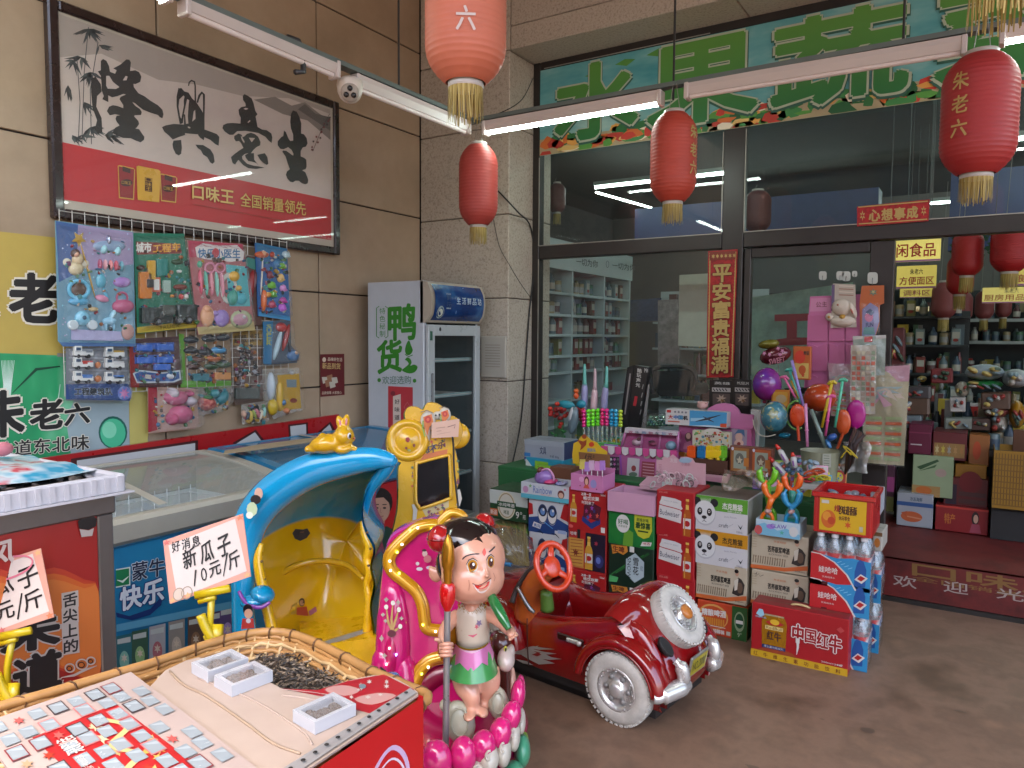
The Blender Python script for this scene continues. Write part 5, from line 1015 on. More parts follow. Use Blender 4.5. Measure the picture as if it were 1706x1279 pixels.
g = G(); skirt(28,36,2,-24,mat('b86a9a',.25,n=.1,coat=.5),14,48,1.06); skirt(27.5,30.5,2,-12,mat('c8a0b8',.25,coat=.5),10,48,1.1); g.ob("petal_overskirt",ch_)
g = G(); skirt(27.5,28,5,-3,mat('a8781a',.25,m=.4),0,48,1.08); g.ob("belt",ch_)
g = G(); q = [(814,980,d-.04,4),(822,1000,d-.08,9),(836,1026,d-.12,9),(848,1048,d-.14,5)]; ptube(g,q,mat('1f6a34',.15,n=.08,coat=.7),12); g.ob("sash",ch_)
g = G(); A = Matrix.Translation(Vp(757,1072,d+.0)) @ (-_F+_R*.9).to_track_quat('Z','Y').to_matrix().to_4x4(); g.lathe([(.045,-.006),(.06,-.006),(.062,0),(.06,.006),(.045,.006),(.02,.004),(.001,.004)],mat('a86a14',.25,m=.5),30,A); g.ob("ring_disc",ch_)
for u,v,ru,rv,rot,dd in ((766,1203,26,37,12,d-.03),(830,1171,18,29,12,d+.02)):
    g = G(); pb(g,u,v,dd,ru,rv,.03,mat('a8a692',.35,n=.12,coat=.2),rot); pb(g,u-ru*.9,v-rv*.75,dd+.01,ru*.4,rv*.3,.02,mat('a8a692',.35,n=.12,coat=.2),40); g.tube([Vp(u+ru*.62*math.cos(t)*.9,v+rv*.62*math.sin(t),dd-.028) for t in [6.2832*i/20 for i in range(20)]],.003,mat('9a9884',.4),6,True); g.ob("wheel_shoe",ch_)
# spear
sp = root("spear","silver poled spear with gold tip and red tassel held upright by the statue","spear",(Vp(742.5,1250,d-.1).x,Vp(742.5,1250,d-.1).y,Vp(742.5,1250,d-.1).z))
e0,e1 = Vp(742.5,1250,d-.1),Vp(747,889,d-.12); up_ = e1-e0; L_ = up_.length; A,_ = align(e0,e1); f_ = lambda v: (1250-v)/361*L_; s_ = d/FPX
g = G(); g.lathe([(5.2*s_,0),(5.2*s_,f_(1000))],mat('8f9092',.3,m=.6,n=.15),14,A); g.ob("pole",sp)
g = G(); g.lathe([(4.5*s_,f_(1018)),(7*s_,f_(1012)),(12*s_,f_(1000)),(13*s_,f_(988)),(12*s_,f_(975)),(8.5*s_,f_(970))],mat('b80e10',.18,n=.08,coat=.7),18,A); g.ob("tassel",sp)
g = G(); g.lathe([(6*s_,f_(972)),(6.5*s_,f_(962)),(7*s_,f_(957)),(7.5*s_,f_(953)),(7*s_,f_(948)),(10*s_,f_(942)),(11*s_,f_(930)),(9.5*s_,f_(912)),(6*s_,f_(897)),(.3*s_,f_(889))],mat('a8741c',.25,m=.7),18,A); g.ob("tip",sp)
# brown horse-like handle figure at the right edge of the ride
g = G(); BR = mat('4a1f18',.18,n=.08,coat=.6)
ptube(g,[(826,1058,2.42,12),(834,1070,2.4,17),(836,1090,2.4,15),(838,1115,2.4,13),(840,1140,2.4,13),(842,1170,2.4,14)],BR,14); an = g.ob("animal_figure",pk)
g = G(); pb(g,843,1098,2.34,15,19,.05,mat('b8a8a0',.25,coat=.4)); pb(g,850,1088,2.36,8,14,.04,mat('b8a8a0',.25,coat=.4),-10); g.ob("muzzle",an)
g = G(); pb(g,842,1081,2.33,3,5,.01,mat('c8c84a',.2)); pb(g,842.5,1082,2.322,1.6,3,.008,BK); g.ob("eye",an)
g = G(); pb(g,853,1140,2.42,7,30,.04,mat('c89a86',.3,coat=.3)); g.ob("belly",an)

# ---- red car ride
CO = V3((-1.142,2.59,0)); car = root("kiddie_car","glossy red vintage kiddie car with white tyres and a spare on its tail","ride car",CO,math.atan2(-.126,.992),"coin operated kiddie rides")
CR = mat('7e0a0e',.16,n=.16,ns=14,coat=.8); CRI = mat('6e0c0e',.3,n=.06,coat=.4); CHR = mat('cac8c4',.26,m=.6,n=.04); TYR = mat('b8b4ac',.6,n=.22,ns=22,bump=.05,bs=120); DKP = mat('1b1a1b',.5)
CM = _FR[car.name]; W = .5
def cg(): return G(CM)
# rear deck
prof = smooth([(-.06,.47),(-.02,.475),(.05,.44),(.12,.37),(.17,.30),(.205,.23),(.205,.16),(.17,.105)],4)
g = cg(); NP = len(prof)-1
def deck(u,v):
    i = min(int(v*NP+1e-6),NP); x,z = prof[i]; s = 2*u-1; e = abs(s)**3.2
    return (x-.05*e*(v > .25)-.02*e,W/2+s*(W/2-.02),z-.07*e*(1-v*.6))
g.grid(deck,20,NP,CR); g.ob("rear_deck",car)
# front bonnet with rounded nose
g = cg(); pf = smooth([(-.52,.40),(-.6,.41),(-.72,.40),(-.84,.35),(-.92,.27),(-.94,.18),(-.9,.1)],4); NF = len(pf)-1
def hood(u,v):
    i = min(int(v*NF+1e-6),NF); x,z = pf[i]; s = 2*u-1; e = abs(s)**2.6
    return (x+.09*e*v,W/2+s*(W/2-.04-.05*v),z-.07*e)
g.grid(hood,20,NF,CR); g.ob("bonnet",car)
# sides
belt = smooth([(-.9,.27),(-.75,.345),(-.573,.35),(-.4,.325),(-.19,.362),(-.03,.40),(.06,.395),(.12,.34),(.165,.26),(.17,.15)],4)
for y0_,yy in ((.03,1),(W-.03,-1)):
    g = cg(); K = len(belt); rows = []
    for x,z in belt:
        zb_ = .085+.0*x; rows.append([(x,y0_+yy*o,zb_+(z-zb_)*t) for t,o in ((0,.018),(.12,.004),(.3,-.004),(.55,-.006),(.8,.004),(.93,.014),(1,.032),(.97,.05),(.5,.055),(0,.055))])
    n = len(rows[0]); g.add([p for r in rows for p in r],[(i*n+j,i*n+j+1,(i+1)*n+j+1,(i+1)*n+j) if yy < 0 else (i*n+j,(i+1)*n+j,(i+1)*n+j+1,i*n+j+1) for i in range(K-1) for j in range(n-1)],CR,True)
    g.ob("side_panel",car)
# cockpit inside
g = cg(); g.box(-.55,.07,.12,-.02,W-.07,.15,CRI); g.box(-.2,.075,.15,-.07,W-.075,.24,CRI,b=.02); g.grid(lambda u,v: (-.07+.03*v+.02*math.sin(math.pi*u),.07+(W-.14)*u,.22+.25*v-.04*abs(2*u-1)**3),10,5,CRI); g.box(-.56,.08,.12,-.52,W-.08,.38,CRI)
g.add([(-.56,.075,.12),(-.02,.075,.12),(-.02,.075,.38),(-.2,.075,.35),(-.4,.075,.315),(-.56,.075,.335)],[(5,4,3,2,1,0)],CRI); g.ob("cockpit",car)
g = cg(); g.box(-.88,.05,.05,.14,W-.05,.1,DKP); g.box(-.6,.1,.0,.0,W-.1,.06,DKP); g.ob("chassis",car)
# fenders and wheels
def fender(cx,y0_,sg,a0,a1,nm="fender"):
    g = cg(); ru = smooth([(.158,-.035),(.175,-.045),(.195,-.035),(.205,.0),(.2,.05),(.17,.1)],3); n = len(ru); K = 22
    pts = [(cx+r*math.cos(a),y0_+sg*o,.145+r*math.sin(a)*(1+.0)) for a in [math.radians(a0+(a1-a0)*i/K) for i in range(K+1)] for r,o in ru]
    g.add(pts,[(i*n+j,i*n+j+1,(i+1)*n+j+1,(i+1)*n+j) for i in range(K) for j in range(n-1)],CR,True)
    q = [(cx+.16*math.cos(a),y0_-sg*.037,.145+.16*math.sin(a)) for a in [math.radians(a0+(a1-a0)*i/K) for i in range(K+1)]]; g.tube(q,.006,CR,6); g.ob(nm,car)
for cx in (0,-.68):
    fender(cx,.02,1,5,175); fender(cx,W-.02,-1,5,175)
def wheel(M,par,s=1.):
    g = G(M); R_ = .142*s; h = .075*s
    g.lathe([(.082*s,.002),(.09*s,-.003),(.118*s,-.004),(.134*s,.004),(R_,.018*s),(R_,h-.018*s),(.13*s,h),(.082*s,h)],TYR,48,caps=False)
    for i in range(40):
        t = 6.2832*i/40; g.box(-.0045*s,-.008*s,.004*s,.0045*s,.006*s,.026*s,TYR,T(R_*.985*math.cos(t),R_*.985*math.sin(t),0,0,0,t))
    w_ = g.ob("wheel",par)
    g = G(M); g.lathe([(.084*s,.03),(.086*s,.0),(.078*s,-.002),(.07*s,.004),(.066*s,.012),(.034*s,.008),(.03*s,-.006),(.024*s,-.012),(.012*s,-.016),(.001,-.016)],CHR,36)
    for i in range(6): t = 6.2832*i/6; g.ell((.05*s*math.cos(t),.05*s*math.sin(t),.006),(.011*s,.011*s,.006),mat('8a8886',.4,m=.4),10)
    for i in range(12): t = 6.2832*i/12; g.ell((.074*s*math.cos(t),.074*s*math.sin(t),-.001),(.004*s,.004*s,.003),CHR,6)
    g.ob("hub_cap",w_); return w_
for cx in (0,-.68):
    wheel(CM @ T(cx,-.01,.142,-math.pi/2),car); wheel(CM @ T(cx,W+.01,.142,math.pi/2),car)
wheel(CM @ T(.148,W/2+.005,.405,0,math.radians(180+52),0) @ Matrix.Diagonal((1,1,1.3,1)),car,.88)
g = G(CM @ T(.148,W/2+.005,.405,0,math.radians(52),0)); g.lathe([(.03,.012),(.03,.02),(.02,.026),(.001,.027)],mat('b06a2a',.3),20); g.ob("spare_badge",car)
# bumpers, plate, tail lamp holes, handle
for y0_,y1_ in ((-.02,.14),(W-.14,W+.02)):
    g = cg(); yc = (y0_+y1_)/2; sg = -1 if y0_ < .1 else 1
    g.tube(smooth([(.165,yc+sg*.075,.165),(.18,yc+sg*.06,.165),(.19,yc+sg*.03,.17),(.215,yc-sg*.05,.175),(.215,yc-sg*.08,.178)],5),[.022]*8+[.034]*8+[.03]*5,CHR,12); g.tube(smooth([(.205,yc-sg*.05,.16),(.222,yc-sg*.055,.2),(.215,yc-sg*.05,.25),(.19,yc-sg*.045,.275)],4),[.02]*5+[.026]*5+[.016]*3,CHR,10); g.ob("bumper",car)
PM = CM @ T(.213,W/2,.225,0,math.radians(12),0); g = G(PM); g.box(-.004,-.075,-.045,.006,.075,.045,mat('9a978f',.3,m=.5),b=.004); p = Pr(g,lambda u,v,k: V3((.006+k,-.065+.13*u,-.035+.07*v))); p.rect(0,0,1,1,ink('a89a2a')); p.text("NO.2000",.08,.22,.92,.78,ink('3a3a14'),.03); g.ob("number_plate",car)
for yy in (.1,W-.1):
    g = G(CM @ T(.148,yy,.315,0,math.radians(48),0)); g.lathe([(.03,.012),(.034,.006),(.03,.0),(.026,-.01),(.001,-.012)],DKP,22,Matrix.Diagonal((1.25,.9,1,1))); g.ob("tail_lamp_hole",car)
g = cg(); g.box(-.3,.014,.256,-.17,.024,.284,mat('2a0a0c',.3),b=.01); g.box(-.25,.006,.26,-.175,.016,.278,CHR,b=.006); g.ell((-.185,.006,.269),(.012,.008,.012),CHR,12); g.ob("door_handle",car)
g = cg(); g.tube(smooth([(-.46,.02,.3),(-.455,.014,.24),(-.45,.013,.16),(-.445,.014,.1)],3),.0025,mat('3a0507',.4),5); g.ob("door_seam",car)
g = cg(); p = Pr(g,lambda u,v,k: CM.inverted() @ pplane(CM @ V3((0,.0225,0)),CM.to_3x3() @ V3((0,-1,0)))(u,v,k)); S = (800,860,3.367); FLM = mat('9a9490',.35,m=.3)
for q in ([(190,745),(260,740),(330,725),(300,745),(360,760),(430,770),(370,775),(400,790),(460,800),(390,805),(350,800),(420,825),(330,830),(270,800),(230,775),(190,770)],[(250,735),(300,728),(340,735),(420,745),(330,748)],[(200,800),(260,812),(300,835),(240,825)]): p.poly(crop(*S,q),FLM)
for q in ([(290,775),(320,765),(345,775),(320,785)],[(300,755),(340,765),(330,772)]): p.poly(crop(*S,q),ink('6e0a0e'))
g.ob("flame_decal",car)
# steering wheel and column
SWC = CM @ V3((-.43,.22,.47)); ORG = mat('c23a16',.3,n=.06,coat=.4); axis = (Vp(923,943,3.0)-Vp(890,985,3.2)).normalized(); A = Matrix.Translation(Vp(922,943,3.02)) @ (-_F*.75+_R*.45+_U*.35).normalized().to_track_quat('Z','Y').to_matrix().to_4x4()
g = G(A); ring = [(.078*math.cos(t),.092*math.sin(t),0) for t in [6.2832*i/32 for i in range(32)]]; g.tube(ring,.0135,ORG,10,True)
for a in (80,200,320): t = math.radians(a); g.tube([(.01*math.cos(t),.01*math.sin(t),-.012),(.04*math.cos(t),.045*math.sin(t),-.012),(.075*math.cos(t),.088*math.sin(t),0)],[.02,.016,.012],ORG,8,flat=((0,0,1),.5))
g.ell((0,0,-.01),(.04,.045,.014),ORG); g.ob("steering_wheel",car)
g = G(); ptube(g,[(915,950,3.05,13),(895,965,3.12,19),(884,990,3.2,22),(880,1025,3.25,24)],mat('b85a26',.35,n=.08,coat=.3),14); g.ob("steering_column",car)
g = G(); ptube(g,[(903,938,3.1,3),(880,952,3.12,4),(862,978,3.15,4),(853,1003,3.15,5)],mat('4a4648',.3,m=.5),8); ptube(g,[(862,978,3.12,3),(880,1010,3.1,4),(890,1020,3.1,3)],mat('8a8886',.25,m=.7),8); g.ob("windscreen_frame",car)
g = G(); ptube(g,[(910,985,3.08,10),(912,1015,3.1,12)],mat('4a6a2a',.4),10); g.ob("gear_post",car)
# ================================================================ cartons stacked in front of the shop window
rc = random.Random(21)
def carton(label,bl,tr,y,dep,body,fn=None,top=None,cat="carton",name="carton",group="cartons stacked before the shop window",z0=None,rz=None,side=None,bev=.004,z1=None):
    a,b = at(*bl,y=y),at(*tr,y=y); x0,x1,za,zb_ = a.x+.002,b.x-.002,a.z if z0 is None else z0,b.z if z1 is None else z1
    rz = math.radians(rc.uniform(-1.2,1.2)) if rz is None else rz; cx = (x0+x1)/2; M = T(cx,y,0,0,0,rz); h = (x1-x0)/2
    g = G(M); g.box(-h,0,za,h,dep,zb_,mat(body,.42,n=.06),b=bev)
    tp = mat(top or body,.45,n=.08); e = .0007
    g.add([(-h+.004,.004,zb_+e),(h-.004,.004,zb_+e),(h-.004,dep-.004,zb_+e),(-h+.004,dep-.004,zb_+e)],[(0,1,2,3)],tp)
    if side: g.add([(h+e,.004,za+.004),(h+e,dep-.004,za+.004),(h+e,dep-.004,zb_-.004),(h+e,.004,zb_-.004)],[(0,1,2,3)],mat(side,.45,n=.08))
    g.add([(-h+.004,dep/2-.003,zb_+2*e),(h-.004,dep/2-.003,zb_+2*e),(h-.004,dep/2+.003,zb_+2*e),(-h+.004,dep/2+.003,zb_+2*e)],[(0,1,2,3)],mat('6a5a48',.6))
    p = Pr(g,lambda u,v,k: V3((-h+2*h*u,-k,za+(zb_-za)*v)),.0005)
    if fn: fn(p)
    return g.ob(name,None,label,cat,group),M,h,za,zb_
WT,RD,DG,YE,BLK,GLD = ink('c4c0ba'),ink('9c1a1c'),ink('0f3f22'),ink('c2a21c'),ink('141414'),ink('b08a3a')
def bottle(p,cu,v0,v1,w_,glass='8a4a14',lab='b8b4ac'):
    h = v1-v0; p.k += .3; gm_ = ink(glass)
    p.poly([(cu-w_,v0),(cu+w_,v0),(cu+w_,v0+h*.55),(cu+w_*.85,v0+h*.64),(cu+w_*.38,v0+h*.76),(cu+w_*.34,v1-h*.04),(cu-w_*.34,v1-h*.04),(cu-w_*.38,v0+h*.76),(cu-w_*.85,v0+h*.64),(cu-w_,v0+h*.55)],gm_)
    p.rect(cu-w_,v0+h*.2,cu+w_,v0+h*.48,ink(lab)); p.ell(cu,v0+h*.34,w_*.75,h*.08,RD); p.rect(cu-w_*.42,v1-h*.06,cu+w_*.42,v1,ink('c9a24a')); p.rect(cu-w_*.4,v0+h*.72,cu+w_*.4,v0+h*.84,ink('c9a24a')); p.rect(cu-w_*.7,v0+.02*h,cu-w_*.45,v0+h*.6,ink('b8803a'))
def nine(p):
    p.rect(0,.52,1,.98,ink('a8b0a8')); p.ell(.45,.5,.24,.46,ink('b8b49a')); p.ell(.45,.5,.215,.42,ink('8a7a5a')); p.ell(.45,.5,.19,.38,ink('b4b2a4')); p.rect(.2,.42,.7,.62,DG); p.text("冰纯啤酒",.24,.46,.66,.58,WT,.01); p.text("啤酒",.38,.2,.52,.34,DG,.01); p.text("9°",.7,.12,.86,.36,WT,.01); p.text("瓶",.88,.12,.96,.28,WT); p.rect(.02,.1,.22,.34,ink('a8562a')); p.text("新品",.03,.14,.2,.3,WT,.01)
YS = 3.68
carton("green and white beer carton with oval badge, leftmost of the stacks",(815,862),(880,822),YS+.05,.26,'123a20',nine,top='2f4f34')
carton("orange and green carton under the 9° beer carton, half behind the clear bag",(815,907),(880,882),YS+.05,.26,'3f6a24',lambda p: (p.rect(0,.3,.6,1,ink('a8522a')),p.rect(.62,.2,.98,.9,ink('6f9a34'))))
carton("grey lower carton at the left end of the stacks behind the pink ride",(815,990),(880,908),YS+.05,.26,'6a6258',None,z0=0)
def eyes_(p):
    p.poly([(0,0),(1,0),(1,.3),(.75,.42),(.5,.46),(.25,.42),(0,.36)],ink('1f3a6e')); p.poly([(.8,.46),(1,.38),(1,.85),(.88,.8)],RD); p.poly([(0,.42),(.12,.46),(.1,.72),(0,.74)],RD)
    for c in (.36,.6): p.ell(c,.48,.12,.24,WT); p.ell(c,.58,.105,.15,ink('1a2238')); p.ell(c,.56,.06,.09,ink('5a7aa8')); p.ell(c+.02,.61,.025,.035,WT); p.ring(c,.5,.125,.25,.015,.03,ink('2a3a5a'))
    p.line([(.22,.88),(.3,.92),(.38,.86)],[.01,.03,.012],BLK,1); p.line([(.6,.9),(.7,.9),(.8,.82)],[.01,.03,.012],BLK,1); p.poly([(.1,.14),(.3,.1),(.34,.22),(.14,.27)],WT); p.text("勇闯",.14,.14,.3,.23,ink('2a4a8a'),.02,-.02); p.rect(.74,.06,.94,.15,ink('8a9ab8')); p.line([(.4,.3),(.62,.16)],.02,ink('4f8ac0'))
carton("white and blue carton with cartoon eyes, upper of two under the rainbow toy box",(880,884),(948,829),YS,.26,'b2b2b4',eyes_)
carton("white and blue carton with cartoon eyes, lower of two beside the steering wheel",(880,944),(946,886),YS,.26,'b2b2b4',eyes_)
carton("plain pale carton at the floor below the two cartoon-eyed cartons",(880,1015),(946,946),YS,.26,'8a8a90',eyes_,z0=0)
def harbin(p):
    bottle(p,.14,.2,.84,.085,'b07a22'); p.poly([(.36,.26),(.62,.1),(.84,.24),(.84,.36),(.6,.24),(.38,.38)],ink('1f2f6a')); p.poly([(.4,.36),(.8,.3),(.86,.62),(.6,.72),(.42,.62)],ink('4a1024'))
    for x,y,c in ((.48,.5,'8a2a5a'),(.58,.4,'c0304a'),(.68,.52,'2a2a5a'),(.76,.42,'b84a3a'),(.62,.58,'7a3a8a'),(.52,.36,'3a4a8a')): p.star(x,y,.05,.07,ink(c),5)
    p.text("冰爽一夏",.34,.84,.6,.92,WT,.02); p.text("畅饮欢聚",.4,.74,.8,.83,WT,.025,.02); p.text("时刻来了",.36,.65,.68,.73,WT,.02); p.text("500ml",.84,.88,.96,.93,WT,.01); p.rect(.86,.05,.96,.17,WT); p.ell(.08,.1,.06,.04,ink('c0504a'))
carton("red beer carton with one bottle and tumbling glasses, under the pink fork display",(946,882),(1012,819),YS-.02,.26,'9c1a1a',harbin)
def harbin2(p):
    p.rect(.0,.06,.42,.78,ink('b0703a')); p.rect(.04,.1,.4,.76,ink('b8863a')); [p.line([(.06,.16+i*.08),(.38,.18+i*.08)],.02,ink('8a4a2a')) for i in range(8)]; p.star(.2,.42,.1,.1,ink('6a2418'),7); p.rect(.46,.04,.98,.95,ink('1a1024')); p.ell(.82,.3,.12,.16,ink('2a2a5a')); p.ell(.8,.32,.06,.08,ink('5a6aa8')); p.star(.74,.72,.06,.07,ink('8a2a3a'),6); bottle(p,.55,.06,.86,.1,'b8862a'); p.text("哈啤",.05,.84,.22,.93,WT,.01); p.rect(.24,.78,.32,1,BLK)
carton("red and dark purple carton with a yellow panel and a golden bottle",(946,946),(1011,889),YS-.02,.26,'9c1f1c',harbin2)
carton("red carton with white slogan behind the car's cockpit",(947,1020),(1010,958),YS-.02,.26,'9c1a1a',harbin,z0=0)
def green(p):
    p.poly([(.33,0),(.55,0),(.56,.38),(.46,.44),(.36,.38)],ink('5a8a2a')); p.poly([(0,.4),(.3,.5),(.3,0),(.2,0)],ink('1a6a2a')); p.ell(.33,.58,.15,.24,WT); p.text("好喝",.22,.56,.44,.7,ink('1f5a2a'),.02); p.text("优质麦芽",.23,.48,.43,.54,ink('1f5a2a')); p.poly([(.58,.88),(.95,.86),(.96,.5),(.9,.32),(.78,.26),(.66,.32),(.58,.5)],ink('a8a82a')); p.text("超级好喝",.63,.7,.88,.79,ink('1a3a1a'),.02); p.text("最惊喜",.61,.52,.92,.68,ink('1a3a1a'),.04); p.rect(.66,.43,.88,.47,ink('1a3a1a')); p.poly([(.72,.06),(.94,.1),(.96,.2),(.76,.18)],WT); p.text("啤酒",.77,.1,.92,.17,RD,.01,.02)
carton("bright green beer carton with yellow badge under the pink open tray",(1012,904),(1091,853),YS-.03,.26,'14662a',green)
def snow(p):
    for i in range(5): p.line([(.02+i*.05,.2+i*.03),(.5+i*.1,.62+i*.07)],[.02,.05],ink(('1f5a2a','2f6a34','123a1a','2a6a30','194a22')[i]),1)
    p.poly([(.4+.2+.25*math.cos(math.radians(60*k+30)),.5+.38*math.sin(math.radians(60*k+30))) for k in range(6)],ink('1a2a24')); p.poly([(.4+.2+.23*math.cos(math.radians(60*k+30)),.5+.35*math.sin(math.radians(60*k+30))) for k in range(6)],ink('9aa8ac'))
    vs_,fs,_ = text_mesh("SNOW"); p.g.add([p.mp(.43+.08*b,.72-.48*a,p.step*(p.k+.3)) for a,b in vs_],fs,BLK); p.text("雪",.56,.56,.68,.74,BLK,.02); p.text("花",.56,.34,.68,.54,BLK,.02); p.text("纯生",.72,.46,.78,.58,ink('3a4a4a')); p.poly([(.06,.96),(.42,.98),(.44,.86),(.34,.76),(.22,.8),(.1,.74)],ink('b8762a')); p.text("生啤",.1,.8,.36,.95,ink('5a1a14'),.03); p.rect(.48,.86,.58,.99,WT); p.poly([(.74,.04),(.95,.1),(.92,.2),(.72,.14)],ink('8aa08c')); p.poly([(.02,.06),(.2,.08),(.24,.2),(.04,.22)],ink('4a9a5a'))
carton("dark green carton with a silver hexagonal badge lettered sideways",(1012,972),(1090,916),YS-.03,.26,'0f2418',snow)
carton("dark green bottom carton behind the red car's seat",(1012,1040),(1090,986),YS-.03,.26,'0f2418',snow,z0=0)
def bud(p):
    p.poly([(.06,.4),(.66,.32),(.68,.56),(.64,.6),(.08,.66)],ink('bcb8b4')); p.poly([(.08,.72),(.1,.66),(.64,.6),(.7,.64),(.66,.7),(.66,.8),(.5,.84),(.14,.86),(.12,.78)],ink('bcb8b4')); p.line([(.07,.68),(.2,.66),(.5,.63),(.68,.6)],.018,RD,1); p.text("Budweiser",.1,.46,.62,.58,ink('2a2a44'),.0,-.03); p.text("KING OF BEERS",.2,.76,.58,.79,ink('8a8a92'),.0,-.02); bottle(p,.82,.06,.86,.1,'9a4a12','b8b4b0'); p.text("百威",.06,.93,.3,.97,ink('c07a72'))
carton("red carton with a cream label and amber bottle, topmost of its column",(1092,890),(1158,822),YS-.03,.26,'96161c',bud)
carton("red carton with a cream label and amber bottle, middle of its column",(1092,959),(1158,895),YS-.03,.26,'96161c',bud)
carton("red carton with a cream label and amber bottle, lowest of its column behind the tyre",(1092,1050),(1158,966),YS-.03,.26,'96161c',bud,z0=0)
def panda(col):
    def f(p):
        p.rect(0,.0,1,.6,ink('b6b4b4')); p.poly([(0,.6),(1,.6),(1,1),(0,1)],ink(col)); p.text("杰克熊猫",.52,.68,.9,.86,WT if col != 'b07a12' else ink('3a2a12'),.03); p.text("精酿小麦啤酒",.62,.61,.88,.66,WT if col != 'b07a12' else ink('3a2a12'))
        BW = ink('1a1a1c'); p.k += .4
        for c in (.02,.36): p.ell(c,.82,.075,.12,BW)
        p.k += .3; p.ell(.18,.5,.215,.36,ink('a4a4a6')); p.ell(.18,.52,.2,.33,ink('c0c0be'))
        for i in range(9): p.poly([(.1+i*.02,.8),(.115+i*.02,.8),(.09+i*.025,.96)],ink('c0c0be'))
        p.ell(.08,.54,.05,.11,BW); p.ell(.27,.54,.05,.11,BW); p.ell(.085,.56,.022,.045,WT); p.ell(.265,.56,.022,.045,WT); p.ell(.085,.56,.013,.027,BW); p.ell(.265,.56,.013,.027,BW); p.ell(.17,.38,.05,.05,BW); p.line([(.17,.35),(.17,.28),(.13,.25)],.012,BW); p.line([(.17,.28),(.22,.25)],.012,BW)
        p.text("Jack Panda",.56,.44,.8,.5,ink('8a8a92')); p.text("craft",.46,.16,.64,.28,ink('6a6a6e')); p.line([(.44,.14),(.54,.24),(.62,.18),(.74,.3)],.006,ink('7a7a7e')); p.poly([(.82,.3),(.88,.22),(.92,.32),(.88,.16)],BLK); p.text("330mL",.8,.06,.92,.12,ink('6a6a6e'))
    return f
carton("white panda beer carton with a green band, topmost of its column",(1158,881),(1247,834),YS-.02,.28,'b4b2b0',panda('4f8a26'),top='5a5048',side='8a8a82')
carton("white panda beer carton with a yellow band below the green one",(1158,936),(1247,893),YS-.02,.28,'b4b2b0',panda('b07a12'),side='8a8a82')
def wheat(p):
    p.text("苦荞原浆啤酒",.3,.5,.68,.66,ink('26221c'),.035); p.text("BUCKWHEAT BEER",.32,.42,.66,.47,ink('4a463c')); p.text("荞麦精酿",.4,.76,.62,.82,ink('a8623a')); p.poly([(0,.1),(.6,.14),(1,.28),(1,.16),(.6,.04),(0,.0)],ink('b4592a')); rn = random.Random(2)
    for i in range(14): x = .04+i*.043; p.line([(x,.16),(x+.01,.28+rn.uniform(0,.08)),(x+rn.uniform(-.02,.03),.36)],[.018,.014,.004],ink('6a5a44')); p.ell(x+.01,.34,.012,.03,ink('7a6650'),8)
    p.poly([(.72,.28),(.78,.62),(.84,.72),(.9,.68),(.96,.56),(.94,.3),(.84,.24)],ink('2a2420')); p.ell(.81,.82,.035,.075,ink('a8826a')); p.ell(.8,.87,.04,.05,ink('1a1412')); p.ell(.87,.46,.055,.14,ink('5a4636')); p.poly([(.76,.62),(.84,.7),(.82,.4),(.77,.36)],ink('b8b0a0')); p.text("净含量500mL",.78,.08,.96,.12,ink('4a463c')); [p.rect(.02,.86-i*.07,.1,.88-i*.07,ink('9a8a70')) for i in range(5)]
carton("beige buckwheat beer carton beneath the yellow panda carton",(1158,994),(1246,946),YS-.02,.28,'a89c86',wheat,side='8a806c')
def arch(p):
    p.rect(.7,0,1,1,ink('1f4a1c')); p.ell(.33,.56,.3,.38,ink('c08a4a')); p.ell(.33,.54,.27,.34,ink('a8421c')); p.text("精酿啤酒",.1,.56,.58,.76,WT,.035,.03); [p.rect(.12+i*.045,.3,.15+i*.045,.52,ink('b87a2a')) for i in range(10)]; p.line([(.08,.28),(.58,.28)],.02,WT); p.text("特醇装",.34,.08,.56,.2,WT,.03); p.rect(.6,.08,.68,.2,ink('a8a89a')); p.ell(.85,.56,.1,.3,ink('7a8a6a')); p.ell(.85,.58,.08,.22,DG); p.rect(.78,.5,.92,.6,WT); p.text("9°",.82,.1,.9,.24,ink('9aa88a'))
carton("orange and green carton on the floor at the foot of the panda column",(1160,1056),(1246,1014),YS-.02,.28,'a83a1c',arch,z0=0,side='2a4a24')
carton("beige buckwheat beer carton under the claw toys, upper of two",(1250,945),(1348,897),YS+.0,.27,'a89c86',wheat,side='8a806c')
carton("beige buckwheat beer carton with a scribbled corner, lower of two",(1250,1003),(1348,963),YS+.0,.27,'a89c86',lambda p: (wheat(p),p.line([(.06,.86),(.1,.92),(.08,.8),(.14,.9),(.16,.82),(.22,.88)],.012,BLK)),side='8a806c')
carton("plain beige carton hidden low behind the large red carton",(1250,1070),(1348,1022),YS+.0,.27,'a89c86',None,z0=0)
